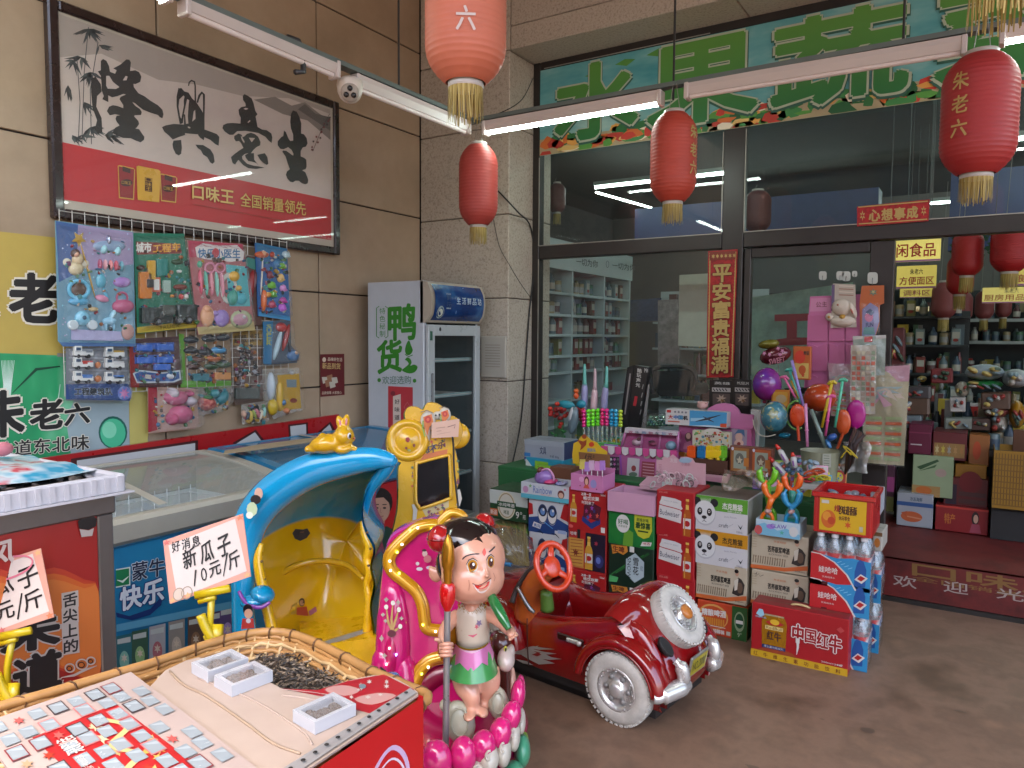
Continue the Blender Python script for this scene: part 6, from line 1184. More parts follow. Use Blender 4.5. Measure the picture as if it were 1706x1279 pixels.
def bull(p):
    p.rect(0,0,1,.13,ink('b8901c')); [p.text(c,.03+i*.107,.025,.075+i*.107,.1,ink('5a1a10'),.01) for i,c in enumerate("红牛维生素功能饮料")]
    p.poly([(.06,.13),(.5,.13),(.44,.2),(.3,.24),(.16,.22)],ink('8a3a1c')); GC = mat('b07a1c',.25,m=.5,n=.08); p.poly([(.12,.2),(.37,.2),(.38,.68),(.36,.78),(.33,.82),(.16,.82),(.13,.78),(.11,.68)],GC); p.rect(.14,.8,.35,.83,mat('c0b08a',.25,m=.5)); p.rect(.12,.2,.37,.26,ink('1a2a5a')); p.text("维生素功能饮料",.14,.21,.35,.25,WT); p.text("红牛",.17,.36,.32,.52,ink('3a1a14'),.03); p.rect(.15,.55,.34,.62,ink('c8b070')); p.text("RedBull",.16,.56,.33,.61,ink('3a2a14')); p.poly([(.15,.68),(.22,.74),(.25,.67),(.28,.74),(.35,.68),(.3,.64),(.2,.64)],RD); p.ell(.25,.7,.05,.05,ink('c8a02a'))
    for i,(c,x0,z0_,x1,z1_) in enumerate((("中",.44,.42,.55,.74),("国",.57,.46,.68,.7),("红",.69,.42,.8,.68),("牛",.81,.38,.93,.68))): p.text(c,x0,z0_,x1,z1_,ink('8e1217'),.03,edge=WT,eoff=.055)
    p.line([(.495,.5),(.5,.34),(.49,.2)],[.03,.024,.006],WT,1); p.poly([(.05,.8),(.08,.9),(.12,.9),(.14,.8),(.1,.76)],ink('8ab0c0')); p.text("250ml×24罐",.74,.16,.95,.2,WT); p.poly([(.88,.8),(.92,.86),(.96,.8),(.92,.74)],ink('a83a3a')); p.text("保健食品",.04,.74,.16,.77,ink('8ab0c0'))
rb_,*_ = carton("large red energy drink carton with a gold can, foremost on the floor",(1250,1090),(1416,1033),3.525,.12,'94141a',bull,top='7a1a1c',z0=0,rz=0.0)
g = G(); q0 = at(1335,1012,y=3.58); g.tube(smooth([(q0.x-.05,3.585,q0.z-.005),(q0.x-.03,3.58,q0.z+.01),(q0.x+.02,3.58,q0.z+.01),(q0.x+.045,3.585,q0.z-.008)],4),.006,mat('b8a070',.6),6); g.ob("handle",rb_)
# red crate with yellow label
a,b = at(1353,884,y=YS-.06),at(1457,829,y=YS-.06); x0,x1,za,zb_ = a.x,b.x,a.z,b.z; yk = YS-.06
t = root("plastic_crate","open red plastic crate with a yellow label on top of the water packs","crate",((x0+x1)/2,yk+.15,za)); CRR = mat('a81616',.3,n=.05,coat=.2)
g = G(); g.box(x0+.012,yk+.012,za,x1-.012,yk+.29,za+.008,CRR)
for q in ((x0+.006,yk+.004,x1-.006,yk+.016),(x0+.006,yk+.28,x1-.006,yk+.292),(x0+.004,yk+.006,x0+.014,yk+.29),(x1-.014,yk+.006,x1-.004,yk+.29)): g.box(q[0],q[1],za,q[2],q[3],zb_-.01,CRR)
for q in ((x0-.004,yk-.006,x1+.004,yk+.014),(x0-.004,yk+.282,x1+.004,yk+.3),(x0-.006,yk-.004,x0+.012,yk+.3),(x1-.012,yk-.004,x1+.006,yk+.3)): g.box(q[0],q[1],zb_-.022,q[2],q[3],zb_,CRR,b=.003)
for i in range(9): x = x0+.015+(x1-x0-.03)*i/8; g.box(x-.003,yk,za,x+.003,yk+.006,zb_-.02,CRR)
g.ob("crate_body",t)
g = G(); p = Pr(g,front(x0+.03,za+.012,x1-.03,zb_-.025,yk-.001)); p.rect(0,0,1,1,ink('c29a14')); p.text("老味道香酥",.4,.55,.8,.82,ink('3a1a0a'),.03); p.text("火锅",.32,.62,.42,.82,ink('8a2a12'),.03); p.text("休闲零食",.42,.36,.66,.5,ink('5a2a0a'),.02); p.ell(.2,.36,.16,.28,ink('b85a1c')); p.ell(.16,.45,.09,.14,ink('c8842a')); p.ell(.26,.32,.08,.12,ink('a83a18')); p.rect(.04,.84,.2,.94,ink('b8b4a8')); p.rect(.86,.08,.94,.24,ink('a8a08a')); p.star(.62,.24,.08,.12,ink('b84a1c'),6); g.ob("paper_label",t)
g = G(); rn = random.Random(6)
for i in range(14): g.ell((rn.uniform(x0+.04,x1-.04),yk+rn.uniform(.05,.26),zb_-.05+rn.uniform(-.01,.012)),(.03,.022,.014),mat(rn.choice(('7a7a80','8a4a3a','5a6a7a','a09a90')),.3),8,rot=(rn.uniform(-.5,.5),rn.uniform(-.5,.5),rn.uniform(0,3)))
g.ob("snack_bags",t)["kind"] = "stuff"
# shrink-wrapped bottled water
BTL = clear('c8d4da',.2,.06,.3,1.5,.05); FILM = clear('ffffff',.02,.1,.6,1.45,.01)
def bottle_mesh():
    g = G(); g.lathe([(.024,0),(.031,.004),(.033,.02),(.031,.045),(.033,.06),(.031,.085),(.033,.11),(.033,.16),(.03,.18),(.016,.212),(.0135,.216),(.0135,.228)],BTL,14,caps=False)
    return g
def bottle_at(par,x,y,z,proto=[]):
    if not proto:
        b = bottle_mesh().ob("bottle",par,world=False); c = G(); c.lathe([(.0155,.222),(.016,.224),(.016,.238),(.0145,.24),(.001,.24)],mat('c4c4c6',.35),14); cp = c.ob("cap",b,world=False)
        l = G(); l.lathe([(.0336,.1),(.0336,.155)],ramped("water label",[(.35,'b02a2e'),(.5,'c4c4c8'),(.6,'2a6aa8')],9,1,r=.3),14,caps=False); l.ob("paper_label",b,world=False); proto += [b]
    else: b = copy_tree(proto[0],parent=par)
    b.location = (x,y,z); return b
def water(label,x0,x1,yf,z,nx,ny,h=.24):
    t = root("water_pack",label,"water pack",((x0+x1)/2,yf+.033*ny,z),0,"packs of bottled water"); w_ = (x1-x0)/nx
    for i in range(nx):
        for j in range(ny): bottle_at(t,x0+w_*(i+.5)-(x0+x1)/2,w_*(j+.5)-.033*ny,0)
    d_ = w_*ny; g = G(); vs_ = []; prof = [(.0,.0),(.0,.12),(.004,.16),(.016,.2)]; K = 24
    rrc = rrect(x0-.004,yf-.004,x1+.004,yf+d_+.004,.03,5); n = len(rrc)
    for ins,zz in prof: vs_ += [((x0+x1)/2+(u-(x0+x1)/2)*(1-ins*4),yf+d_/2+(v-yf-d_/2)*(1-ins*4),z+zz) for u,v in rrc]
    g.add(vs_,[(j*n+i,j*n+(i+1) % n,(j+1)*n+(i+1) % n,(j+1)*n+i) for j in range(3) for i in range(n)],FILM,True); w2 = g.ob("shrink_film",t)
    g = G(); p = Pr(g,lambda u,v,k: V3((x0-.004+(x1-x0+.008)*u,yf-.0065-k,z+.145*v)),.0006); p.poly([(0,1.02),(.16,1),(.4,.8),(.62,.45),(.76,0),(0,0)],ink('a81c20')); p.poly([(.18,1),(.42,.8),(.64,.45),(.78,0),(1,0),(1,.95),(.7,1.0),(.45,.93)],ink('2a7fae')); p.line([(.0,1.02),(.16,1),(.4,.8),(.62,.45),(.77,0)],.03,WT); p.poly([(.74,.12),(.92,.16),(.93,.7),(.88,.95),(.82,1),(.78,.9),(.74,.6)],ink('1a4a8a')); p.poly([(.74,.35),(.84,.55),(.96,.45),(.86,.25)],WT); p.poly([(.78,.38),(.84,.5),(.92,.44),(.85,.32)],RD); p.text("娃哈哈",.14,.42,.46,.62,WT,.02); p.text("饮用纯净水",.2,.26,.42,.32,WT); p.rect(.2,.04,.3,.14,ink('4a0c10')); [p.line([(.45+i*.06,.8-i*.05),(.52+i*.06,.86-i*.05)],.012,ink('8ac0d8')) for i in range(4)]
    g.ob("film_print",w2); return t
xa,xb_ = at(1352,960,y=YS-.06).x,at(1449,960,y=YS-.06).x
z1 = za-.245; z2 = z1-.245
water("top pack of bottled water under the red crate",xa,xb_,YS-.06,z1,4,3); water("middle pack of bottled water beside the large red carton",xa,xb_,YS-.06,max(.245,z2),4,3)
water("lowest pack of bottled water at the floor behind the large red carton",xa,xb_,YS-.06,0.002,4,3)
xq = xb_-.18
for i,z in enumerate((.002,.245)): water(("bottled water pack on the floor, farther right towards the doorway","bottled water pack on another one, towards the doorway")[i],xq,xq+.2,YS+.19,z,3,3)
t = carton("small white carton with a food picture atop the rear water packs",(1452,917),(1471,888),YS+.18,.2,'a8a49a',lambda p: (p.rect(0,.8,1,1,ink('6a4a2a')),p.ell(.5,.45,.3,.25,ink('b06a2a'))),group=None)
carton("white and blue cardboard box behind the red crate",(1448,860),(1467,822),YS+.2,.2,'a0a4ac',lambda p: (p.ell(.5,.6,.3,.3,ink('3a6aa8')),p.rect(0,.1,1,.25,RD)),group=None)
# clear bag of straw brooms behind the statue
t = root("straw_bag","clear plastic bag of straw bristles slumped beside the beer cartons","bag",tuple(at(855,935,y=3.5)))
g = G(); rn = random.Random(9); tip = at(905,925,y=3.35)
for i in range(420):
    a = rn.uniform(-1.1,1.1); e = at(838+46*math.sin(a),908+rn.uniform(-32,14)-14*math.cos(a),y=3.5+rn.uniform(-.1,.1)); s_ = at(868+rn.uniform(-10,14),938+rn.uniform(-5,5),y=3.42); md = (e+s_)/2+V3((0,0,.02)); w_ = .0018
    g.add([s_-V3((w_,0,w_)),s_+V3((w_,0,w_)),md+V3((w_,0,w_)),e,md-V3((w_,0,w_))],[(0,1,2,3,4)],mat(rn.choice(('8a7a52','7a6a48','9a8c66','8f7c40')),.7))
g.ob("straw",t)["kind"] = "stuff"
g = G(); c_ = at(846,920,y=3.45); g.grid(lambda u,v: c_+V3(((.15+.02*math.sin(9*u*6.28))*math.cos(6.283*u)*math.sin(math.pi*v*.92+.1),.13*math.sin(6.283*u)*math.sin(math.pi*v*.92+.1),.125*-math.cos(math.pi*v)+.012*math.sin(13*u*6.28+5*v))),40,14,FILM); g.ob("clear_film",t)
g = G(); g.cyl(at(833,938,y=3.3),at(905,952,y=3.3),.006,mat('6a6a70',.3,m=.6)); g.cyl(at(833,938,y=3.3),at(852,941,y=3.3),.011,mat('3f7fae',.4)); g.ob("mop_pole",None,"thin mop pole with a blue grip lying before the bag of straw","pole")
# ================================================================ toys on the green display table before the window
YT0,YT1 = 3.99,4.66; ZT_ = at(1040,800,y=3.99).z
tb = root("display_table","green covered display table behind the stacked cartons","table",(-1.55,4.32,0)); GC_ = mat('17552a',.6,n=.12)
g = G(); g.box(-2.62,YT0,ZT_-.03,-.5,YT1,ZT_,GC_,b=.006); g.box(-2.61,YT0-.004,ZT_-.13,-.51,YT0+.004,ZT_-.02,GC_); g.ob("table_top",tb)
for x in (-2.55,-.58):
    for y in (YT0+.06,YT1-.06): g = G(); g.box(x-.02,y-.02,0,x+.02,y+.02,ZT_-.03,mat('4a4a4a',.5)); g.ob("leg",tb)
def thing(name,label,cat,y,group=None,fn=None,base=None):
    "a thing drawn in photo pixels on the plane y; fn(part, mp) where part(nm) opens a mesh for a part"
    mp = plane_px(y=y); parts = []
    def part(nm,m=None): g_ = G(); parts.append((nm,g_)); return g_
    fn(part,mp); lo = min((v for _,g_ in parts for v in g_.v),key=lambda v: v.z)
    t = root(name,label,cat,(lo.x,y,lo.z),0,group)
    for nm,g_ in parts: g_.ob(nm,t)
    return t
def box(label,bl,tr,y,dep,body,fn=None,name="toy_box",cat="toy box",group="toy boxes on the display table",**k): return carton(label,bl,tr,y,dep,body,fn,name=name,cat=cat,group=group,**k)
# --- left end
def f(p): p.rect(0,.78,1,1,ink('8d949a')); p.rect(0,.1,.9,.2,ink('3a3f7a')); p.rect(0,.24,.16,.4,ink('2a6aa0')); p.text("文具",.4,.4,.56,.72,ink('28304a'),.02); p.text("卡纸 80g",.64,.26,.88,.4,ink('28304a'))
box("grey stationery box at the left end of the toy table",(873,768),(940,737),4.12,.2,'868c94',f,side='2a3558')
box("teal and white box lying under the grey stationery box",(875,784),(938,768),4.1,.2,'1f7f9a',lambda p: (p.poly([(0,0),(.3,0),(.05,.8),(0,.9)],ink('b8bcb4')),p.poly([(.24,0),(.62,0),(.62,.8),(.26,.82)],ink('7aa82a'))))
box("green board box with doll print leaning on the teal box",(890,806),(917,778),4.04,.05,'7aa82a',lambda p: (p.ell(.45,.45,.2,.3,ink('6a3a2a')),p.ell(.45,.4,.14,.2,ink('c09a80'))))
box("brown cardboard box standing behind the rainbow toy tray",(915,812),(952,781),3.96,.12,'6a4430',None)
def openbox(name,label,bl,tr,y,dep,body,fn=None,back=None,cat="tray",lip=.004):
    a,b = at(*bl,y=y),at(*tr,y=y); m = mat(body,.5,n=.06); t = root(name,label,cat,((a.x+b.x)/2,y,a.z)); h = b.z-a.z
    g = G(); g.box(a.x,y,a.z,b.x,y+dep,a.z+lip,m); g.box(a.x,y,a.z+lip,b.x,y+lip,b.z,m); g.box(a.x,y+dep-lip,a.z+lip,b.x,y+dep,b.z if back is None else back,m); g.box(a.x,y+lip,a.z+lip,a.x+lip,y+dep-lip,b.z,m); g.box(b.x-lip,y+lip,a.z+lip,b.x,y+dep-lip,b.z,m); g.ob("tray_body",t)
    if fn: g = G(); fn(Pr(g,front(a.x,a.z,b.x,b.z,y),.0005)); g.ob("print",t)
    return t,a,b
def f(p): p.rect(0,0,1,.28,ink('4f9aa8')); p.text("Rainbow",.26,.4,.66,.84,ink('5a6a9a'),.01); p.text("happy toys",.42,.3,.62,.4,ink('b8605a')); p.ell(.84,.5,.07,.26,ink('5a2a24')); p.ell(.84,.44,.05,.17,ink('c09a84')); p.ell(.1,.55,.06,.22,ink('a87a98')); p.star(.2,.8,.04,.14,ink('6a9a5a')); p.star(.92,.82,.03,.1,ink('b84a6a'))
t,a,b = openbox("toy_tray","white rainbow toy tray holding purple bag toys, on the eyed cartons",(868,828),(948,812),YS-.02,.2,'b0b4b8',f)
thing("toy_handbag","purple and pink toy handbag packed in the rainbow tray","toy",YS+.06,None,lambda P_,mp: (blob(P_("bag"),mp,907,795,16,13,.04,plast('8a6aa8')),blob(P_("purse"),mp,918,802,10,5,.05,plast('b83a6a')),P_("handle").tube(smooth([tuple(mp(u,v,.02)) for u,v in ((905,783),(916,780),(925,792),(924,803))],4),.006,plast('c88ab0'),6),blob(P_("doll_face"),mp,901,783,5,6,.03,mat('5a2a22',.4))))
thing("toy_shells","grey and lilac shell toys in the right of the rainbow tray","toy",YS+.08,None,lambda P_,mp: [blob(P_("shell"),mp,930+i*5,805+i%2,5,4,.03,plast(('6a6a98','8a8ab0','9a9ab8')[i])) for i in range(3)])
# yellow header card, brown card, pink fork display
def f(P_,mp):
    g = P_("header_card"); slab(g,mp,[(954,758),(956,738),(963,735),(968,727),(974,723),(980,728),(985,733),(995,737),(1001,745),(1012,752),(1012,772),(955,772)],.004,paper('c8a41e')); p = Pr(g,lambda u,v,k: mp(u,v,k+.004)); BRN = ink('8a3a1a')
    p.ell(974,727,4,4,BRN); p.poly([(962,732),(972,735),(978,732),(977,741),(971,747),(967,750),(969,742)],BRN); p.ell(986,740,4.5,4,ink('b8361a')); ptext(p,"厨房乐",(979,752),(993,753),6,ink('6a7a98'),.03)
    g = P_("brown_card"); slab(g,lambda u,v,k: mp(u,v,k+.012),[(966,752),(1018,757),(1018,790),(970,790)],.004,paper('7a5230')); p = Pr(g,lambda u,v,k: mp(u,v,k+.017)); p.line([(977,763),(979,756)],1.4,BLK); ptext(p,"元1",(981,764),(992,763),7,BLK,.02)
thing("display_card","yellow toy header card with running figure above a brown price card","card",YS+.2,None,f)
t,a,b = openbox("fork_display","pink counter display box of toy forks on the red beer carton",(951,815),(1004,794),YS-.04,.16,'b8709a',lambda p: (p.ell(.5,.62,.08,.3,ink('5a2a2a')),p.ell(.5,.58,.05,.2,ink('c89a84')),p.poly([(.4,.18),(.6,.18),(.55,.4),(.45,.4)],ink('b84a3a')),p.ell(.72,.5,.1,.26,ink('8a80b0')),p.ell(.34,.7,.08,.16,ink('c890b4')),p.star(.3,.3,.03,.06,ink('6a2a4a')),p.star(.82,.2,.03,.06,ink('6a2a4a'))),back=at(1004,785,y=YS).z)
for i,(u,v,c) in enumerate(((971,775,'c8b85a'),(979,779,'a880c0'),(986,777,'c8a8c0'),(996,778,'c88ab8'),(1004,777,'a87ac0'))):
    def f(P_,mp): g = P_("head"); blob(g,mp,u,v,4.6,6,.008,plast(c),'box'); [blob(g,mp,u-3.2+k*2.2,v-7,.8,3,.008,plast(c),'box') for k in range(4)]; q = P_("stick"); q.cyl(mp(u,v+5,.004),mp(u,v+26,.004),.003,plast('c8c4c0'),n=6)
    thing("toy_fork",("yellow","purple","pale","pink","lilac")[i]+" toy fork standing in the pink counter display","toy",YS+.04,"toy forks in the pink display",f)
# roses, grey toy, light sticks, bats, long black boxes
def f(P_,mp):
    rn = random.Random(3)
    for i in range(18): blob(P_("rose"),mp,931+rn.gauss(0,7),688+rn.gauss(0,7),3.6,3.6,.02,mat(('9a1a16','b8301c','7a1212')[i % 3],.6),lift=rn.uniform(-.03,.03))
    g = P_("stems"); [g.cyl(mp(924+i*2.2,698,0),mp(925+i*2,738,0),.003,mat('2a5a2a',.6),n=5) for i in range(8)]
    g = P_("leaves"); [blob(g,mp,925+rn.uniform(-6,16),715+rn.uniform(-8,16),2,4,.006,mat('2a6a34',.6),rot=rn.uniform(-60,60)) for i in range(10)]
thing("rose_bunch","bunch of red toy roses on green stems before the window","flowers",4.42,None,f)
def f(P_,mp):
    rn = random.Random(4)
    for i in range(12): blob(P_("rose"),mp,966+rn.gauss(0,4),690+rn.gauss(0,8),3.4,3.6,.02,mat(('9a1a16','8a2020','b0342a')[i % 3],.6),lift=rn.uniform(-.03,.02))
    g = P_("stems"); [g.cyl(mp(962+i*2,700,0),mp(962+i*2,736,0),.003,mat('2a5a2a',.6),n=5) for i in range(5)]
thing("rose_bunch","smaller bunch of red toy roses left of the glowing sticks","flowers",4.45,None,f)
thing("toy_shark","grey and white plastic toy shark standing beside the red roses","toy",4.38,None,lambda P_,mp: (blob(P_("body"),mp,955,700,8,24,.03,plast('5a6a70'),rot=8),blob(P_("belly"),mp,953,692,5,15,.034,plast('a8a8a8'),rot=8)))
thing("toy_fan","teal patterned hand fan standing above the red roses","toy",4.46,None,lambda P_,mp: (blob(P_("fan_leaf"),mp,944,674,15,7,.01,plast('2a8a98'),rot=12),blob(P_("tassel"),mp,968,673,8,7,.02,plast('1f7f94'))))
thing("toy_duck","small orange plastic toy between the pale bats and the roses","toy",4.44,None,lambda P_,mp: (blob(P_("body"),mp,960,659,4,6,.02,plast('c8501e')),blob(P_("head"),mp,960,651,4,4,.02,plast('c85a24'))))
for i,(u,tip,c,c2) in enumerate(((974,606,'5fa89c','8a8ab0'),(990,614,'b89aa0','c8a8ac'),(1007,610,'5fa89c','8a86a8'))):
    def f(P_,mp):
        g = P_("handle"); dx = (0,1.5,4)[i]; k = 4.5/FPX
        g.tube([mp(u+dx,tip,0),mp(u+dx,tip+6,0),mp(u+dx*.8,tip+28,0),mp(u+dx*.5,tip+36,0)],[2.2*k,2.8*k,3.4*k,5*k],plast(c),12)
        g = P_("barrel"); g.tube([mp(u+dx*.5,tip+34,0),mp(u+dx*.4,tip+42,0),mp(u,tip+52,0),mp(u-1,tip+68,0),mp(u-2,tip+80,0)],[4.6*k,6*k,6.6*k,6.4*k,4*k],plast(c2),14)
        g = P_("water_end"); blob(g,mp,u-3,tip+74,7,8,.03,plast(('8a94b0','9a8a5a','2f5a5a')[i]))
    thing("toy_bat",("teal handled lilac toy bat at left above the neon sticks","pink toy bat between the two teal handled bats","teal handled toy bat nearest the long black box")[i],"toy",4.5,"upright toy bats before the window",f)
for i in range(9):
    u = 973+i*7.6; c = ('d81e7a','6ad81e','7ae024','6ad81e','d81e6a','d82a7a','1e8ab0','2a9ac0','a8c02a')[i]
    def f(P_,mp):
        g = P_("grip"); yt = 681+abs(i-4)*.6; g.add([],[],plast(c))
        for k,(v,r) in enumerate(((yt+2,4),(yt+8,3.4),(yt+14,4),(yt+20,3.4),(yt+25,3.6))): blob(g,mp,u,v,r,3.6,.016,mat(c,.25,n=.03,coat=.4),n=10)
        g = P_("tube"); g.cyl(mp(u,yt+27,0),mp(u+.5,738,0),.0075,clear('e0f0e0',.25,.08,0,1.45,.04),n=10)
        g = P_("beads"); rn = random.Random(i); [blob(g,mp,u+rn.uniform(-1.2,1.2),v,1.2,1.2,.005,mat(rn.choice(('c8b0a8','4a8a5a','c87a9a','8ab0b8','b8a04a')),.3),n=6) for v in range(int(yt+29),736,3)]
    thing("light_stick","neon flashing stick with beads, "+("first pink","leftmost green","second green","third green","middle pink","pink beside the blue","left blue","right blue","last yellow green")[i]+" of the row","toy",4.4,"row of neon flashing sticks",f)
thing("stick_rack","pale green foam base holding the row of neon sticks","rack",4.39,None,lambda P_,mp: slab(P_("foam_base"),mp,[(972,736),(1036,738),(1036,752),(972,750)],.05,mat('4a9a4a',.6),lift=-.03))
for i,(q,lab) in enumerate((([(1045,612),(1056,608),(1044,720),(1030,722)],"long black toy gun box leaning on the window, left of two"),([(1057,608),(1081,612),(1062,722),(1044,720)],"wider long black toy gun box leaning on the window frame"))):
    def f(P_,mp):
        g = P_("carton_body"); slab(g,mp,q,.05,mat('1c1a1c',.35,n=.1),lift=-.05); p = Pr(g,mp)
        if i == 0: p.line([(1050,622),(1041,690)],2.4,ink('8a8280'))
        else:
            p.line([(1060,660),(1057,676)],5,ink('a8202c')); [ptext(p,c_,(1062-k*.9,620+k*8),(1069-k*.9,621+k*8),6.5,ink('b8b4b0'),.03) for k,c_ in enumerate("酷玩声光")]; ptext(p,"M4",(1074,620),(1080,621),7,ink('b8b4b0'),.02); [p.line([(1072-k*1.2,640+k*14),(1070-k*1.2,648+k*14)],1.6,ink('8a8684')) for k in range(4)]
    thing("gun_box",lab,"toy box",4.66,"long black toy boxes",f)
thing("grey_strip","pale grey cardboard strip leaning beside the long black boxes","card",4.6,None,lambda P_,mp: slab(P_("strip"),mp,[(1080,640),(1083,640),(1075,714),(1069,714)],.004,paper('7a7674')))
thing("marble_bag","clear bag of green glass marbles behind the pink toy house","bag",4.5,None,lambda P_,mp: ([blob(P_("marble"),mp,1080+(k % 9)*5+(k//9)*1.5,707-(k//9)*4,3,3,.016,mat(('2f5f4a','4a8068','3a6a70','6a9a80')[k % 4],.1,coat=.6),n=8) for k in range(36)],blob(P_("clear_film"),mp,1098,700,29,12,.05,FILM)))
# pink toy house window boxes
def tubes(g,mp,a,b,m,r=1.): g.cyl(mp(*a,.004),mp(*b,.004),r*4.3/FPX,m,n=6)
def f(P_,mp):
    g = P_("box_body"); slab(g,mp,[(1047,712),(1133,718),(1131,752),(1037,746)],.012,mat('a8487a',.4,n=.08),lift=-.012); p = Pr(g,mp)
    for q in ([(1047,711),(1133,718),(1132,724),(1046,719)],): slab(g,lambda u,v,k: mp(u,v,k+.001),q,.05,paper('b8b0b4'))
    for i in range(7): ptext(p.up(90) if i == 0 else p,"欢乐购物车玩"[i % 6],(1053+i*11,720+i*.6),(1060+i*11,720.6+i*.6),5,ink(('8a2a4a','3a3a4a','5a7a9a')[i % 3]),.02)
    for a,b in (((1037,746),(1047,712)),((1131,752),(1133,718)),((1037,746),(1131,752))): g.tube([mp(*a,.025),mp(*b,.025)],.009,mat('b8709a',.35),4)
    for a in (1072,1102): g.tube([mp(a,722,.02),mp(a-2,750,.02)],.006,mat('b8709a',.35),4)
    t_ = P_("toys"); blob(t_,mp,1062,736,9,6,.03,plast('c8a8b0')); blob(t_,mp,1066,731,4,4,.035,plast('5a1a2a')); blob(t_,mp,1088,739,7,4,.03,plast('8a3050')); blob(t_,mp,1086,735,5,2,.035,plast('4a1020')); blob(t_,mp,1118,742,9,8,.03,plast('7aa0b0'))
    w_ = P_("window_film"); sheet(w_,mp(1040,745,.035),mp(1130,751,.035),mp(1049,724,.035),FILM)
thing("toy_house_box","pink windowed toy shop box with white printed header","toy box",4.3,None,f)
def f(P_,mp):
    g = P_("box_body"); slab(g,mp,[(1002,746),(1128,754),(1126,800),(1008,792)],.03,mat('a85a88',.4,n=.1),lift=-.03); p = Pr(g,mp)
    for i in range(11): u = 1003+i*11.5; slab(g,lambda a,b,k: mp(a,b,k+.004),[(u,742+i*.75),(u+11,743+i*.75),(u+10.5,753+i*.75),(u+5.5,756+i*.75),(u+.5,752+i*.75)],.012,paper(('b8407a','c0b8b8')[i % 2]))
    p.k = 3; p.poly([(1015,760),(1032,761),(1032,792),(1016,791)],ink('3a2a3a')); [p.star(1018+(k % 3)*6,765+(k//3)*8,3,3.4,ink(('c0c0c0','b86aa0','6a6a6a')[k % 3]),5) for k in range(9)]; p.poly([(1046,762),(1066,764),(1064,795),(1044,793)],ink('b8b0b0')); p.ell(1056,780,4,5,ink('8a3a3a')); p.ell(1055,790,7,4,ink('5a6a5a'))
    p.poly([(1070,768),(1092,770),(1090,796),(1068,794)],ink('8a3a44')); [p.line([(1071,772+k*5),(1090,774+k*5)],1.4,ink('b88a90')) for k in range(5)]; [p.ell(1078+k*10,760+k,5,4,ink(('a8a090','6a2a3a','8a9a7a')[k % 3]),8) for k in range(4)]
    p.line([(1034,758),(1036,794)],2.5,ink('8a4aa0'))
thing("toy_house_box","pink toy kitchen house box with a scalloped awning","toy box",4.14,None,f)
def f(P_,mp):
    g = P_("tray"); slab(g,mp,[(1066,806),(1155,819),(1151,826),(1068,813)],.01,mat('b89098',.45)); slab(g,mp,[(1066,806),(1080,793),(1166,802),(1155,819)],.004,paper('b08a92'))
    b_ = P_("back_card"); slab(b_,lambda u,v,k: mp(u,v,k-.08),[(1085,769),(1095,770),(1096,764),(1105,766),(1112,760),(1120,766),(1124,770),(1126,764),(1136,764),(1146,767),(1150,774),(1168,776),(1168,812),(1085,805)],.004,paper('bc9298')); p = Pr(b_,lambda u,v,k: mp(u,v,k-.075)); p.ell(1134,770,11,5,ink('8aa0b0')); ptext(p,"小清新",(1127,779),(1142,780),6,ink('a87a84'),.02); ptext(p,"发圈",(1108,773),(1120,774),7,ink('c8b0b4'),.02); [p.vtext("可爱",1089,797,1094,776,ink('a06a7a'))]
    rn = random.Random(5); h = P_("hair_bands")
    for i in range(42): u = rn.uniform(1078,1156); v = rn.uniform(792,810)-(u-1110)*-.05; blob(h,mp,u,v,rn.uniform(2.5,5),rn.uniform(4,8),.006,mat(rn.choice(('b8b0a8','8a8a8a','c0a0a4','9a7a80','a8b0a8','5a4a4a')),.5),'ring',rot=rn.uniform(-40,40),lift=rn.uniform(-.05,.02))
    blob(P_("card_pack"),mp,1112,808,8,6,.012,paper('a8b8b0'),'box')
thing("hair_band_display","pale pink card display full of packed hair bands","display",YS+.12,None,f)
def f(p): p.rect(0,0,1,1,ink('b6b4b0')); p.rect(.4,.0,1,1,ink('3f86b0')); p.poly([(.4,.0),(.7,.12),(1,.1),(1,.0)],ink('a8b8c0')); p.poly([(.42,.5),(.8,.6),(.7,.4),(.42,.3)],ink('8ab4c8')); p.line([(.5,.3),(.68,.5),(.9,.82)],[.01,.05,.01],ink('2a2a34'),3); p.line([(.62,.66),(.7,.5),(.8,.34)],[.01,.04,.01],ink('3a3a44'),3); p.poly([(.9,.04),(1,.04),(1,.3),(.9,.26)],ink('b8462a')); p.rect(.02,.76,.09,.94,ink('a82a2a')); [p.ell(.16+i*.06,.84,.018,.07,ink('6a6a72')) for i in range(4)]; p.text("大",.05,.36,.12,.62,ink('a8242a'),.05); p.text("中",.14,.36,.21,.62,ink('2a5a9a'),.05); p.text("国",.22,.36,.29,.62,ink('2a7aa0'),.05); p.text("机",.3,.36,.37,.62,BLK,.06); p.rect(.04,.16,.24,.24,ink('a84a3a'))
box("white and sky blue toy aeroplane box lying on the pink doll boxes",(1108,706),(1212,687),4.3,.1,'b4b2b0',f)
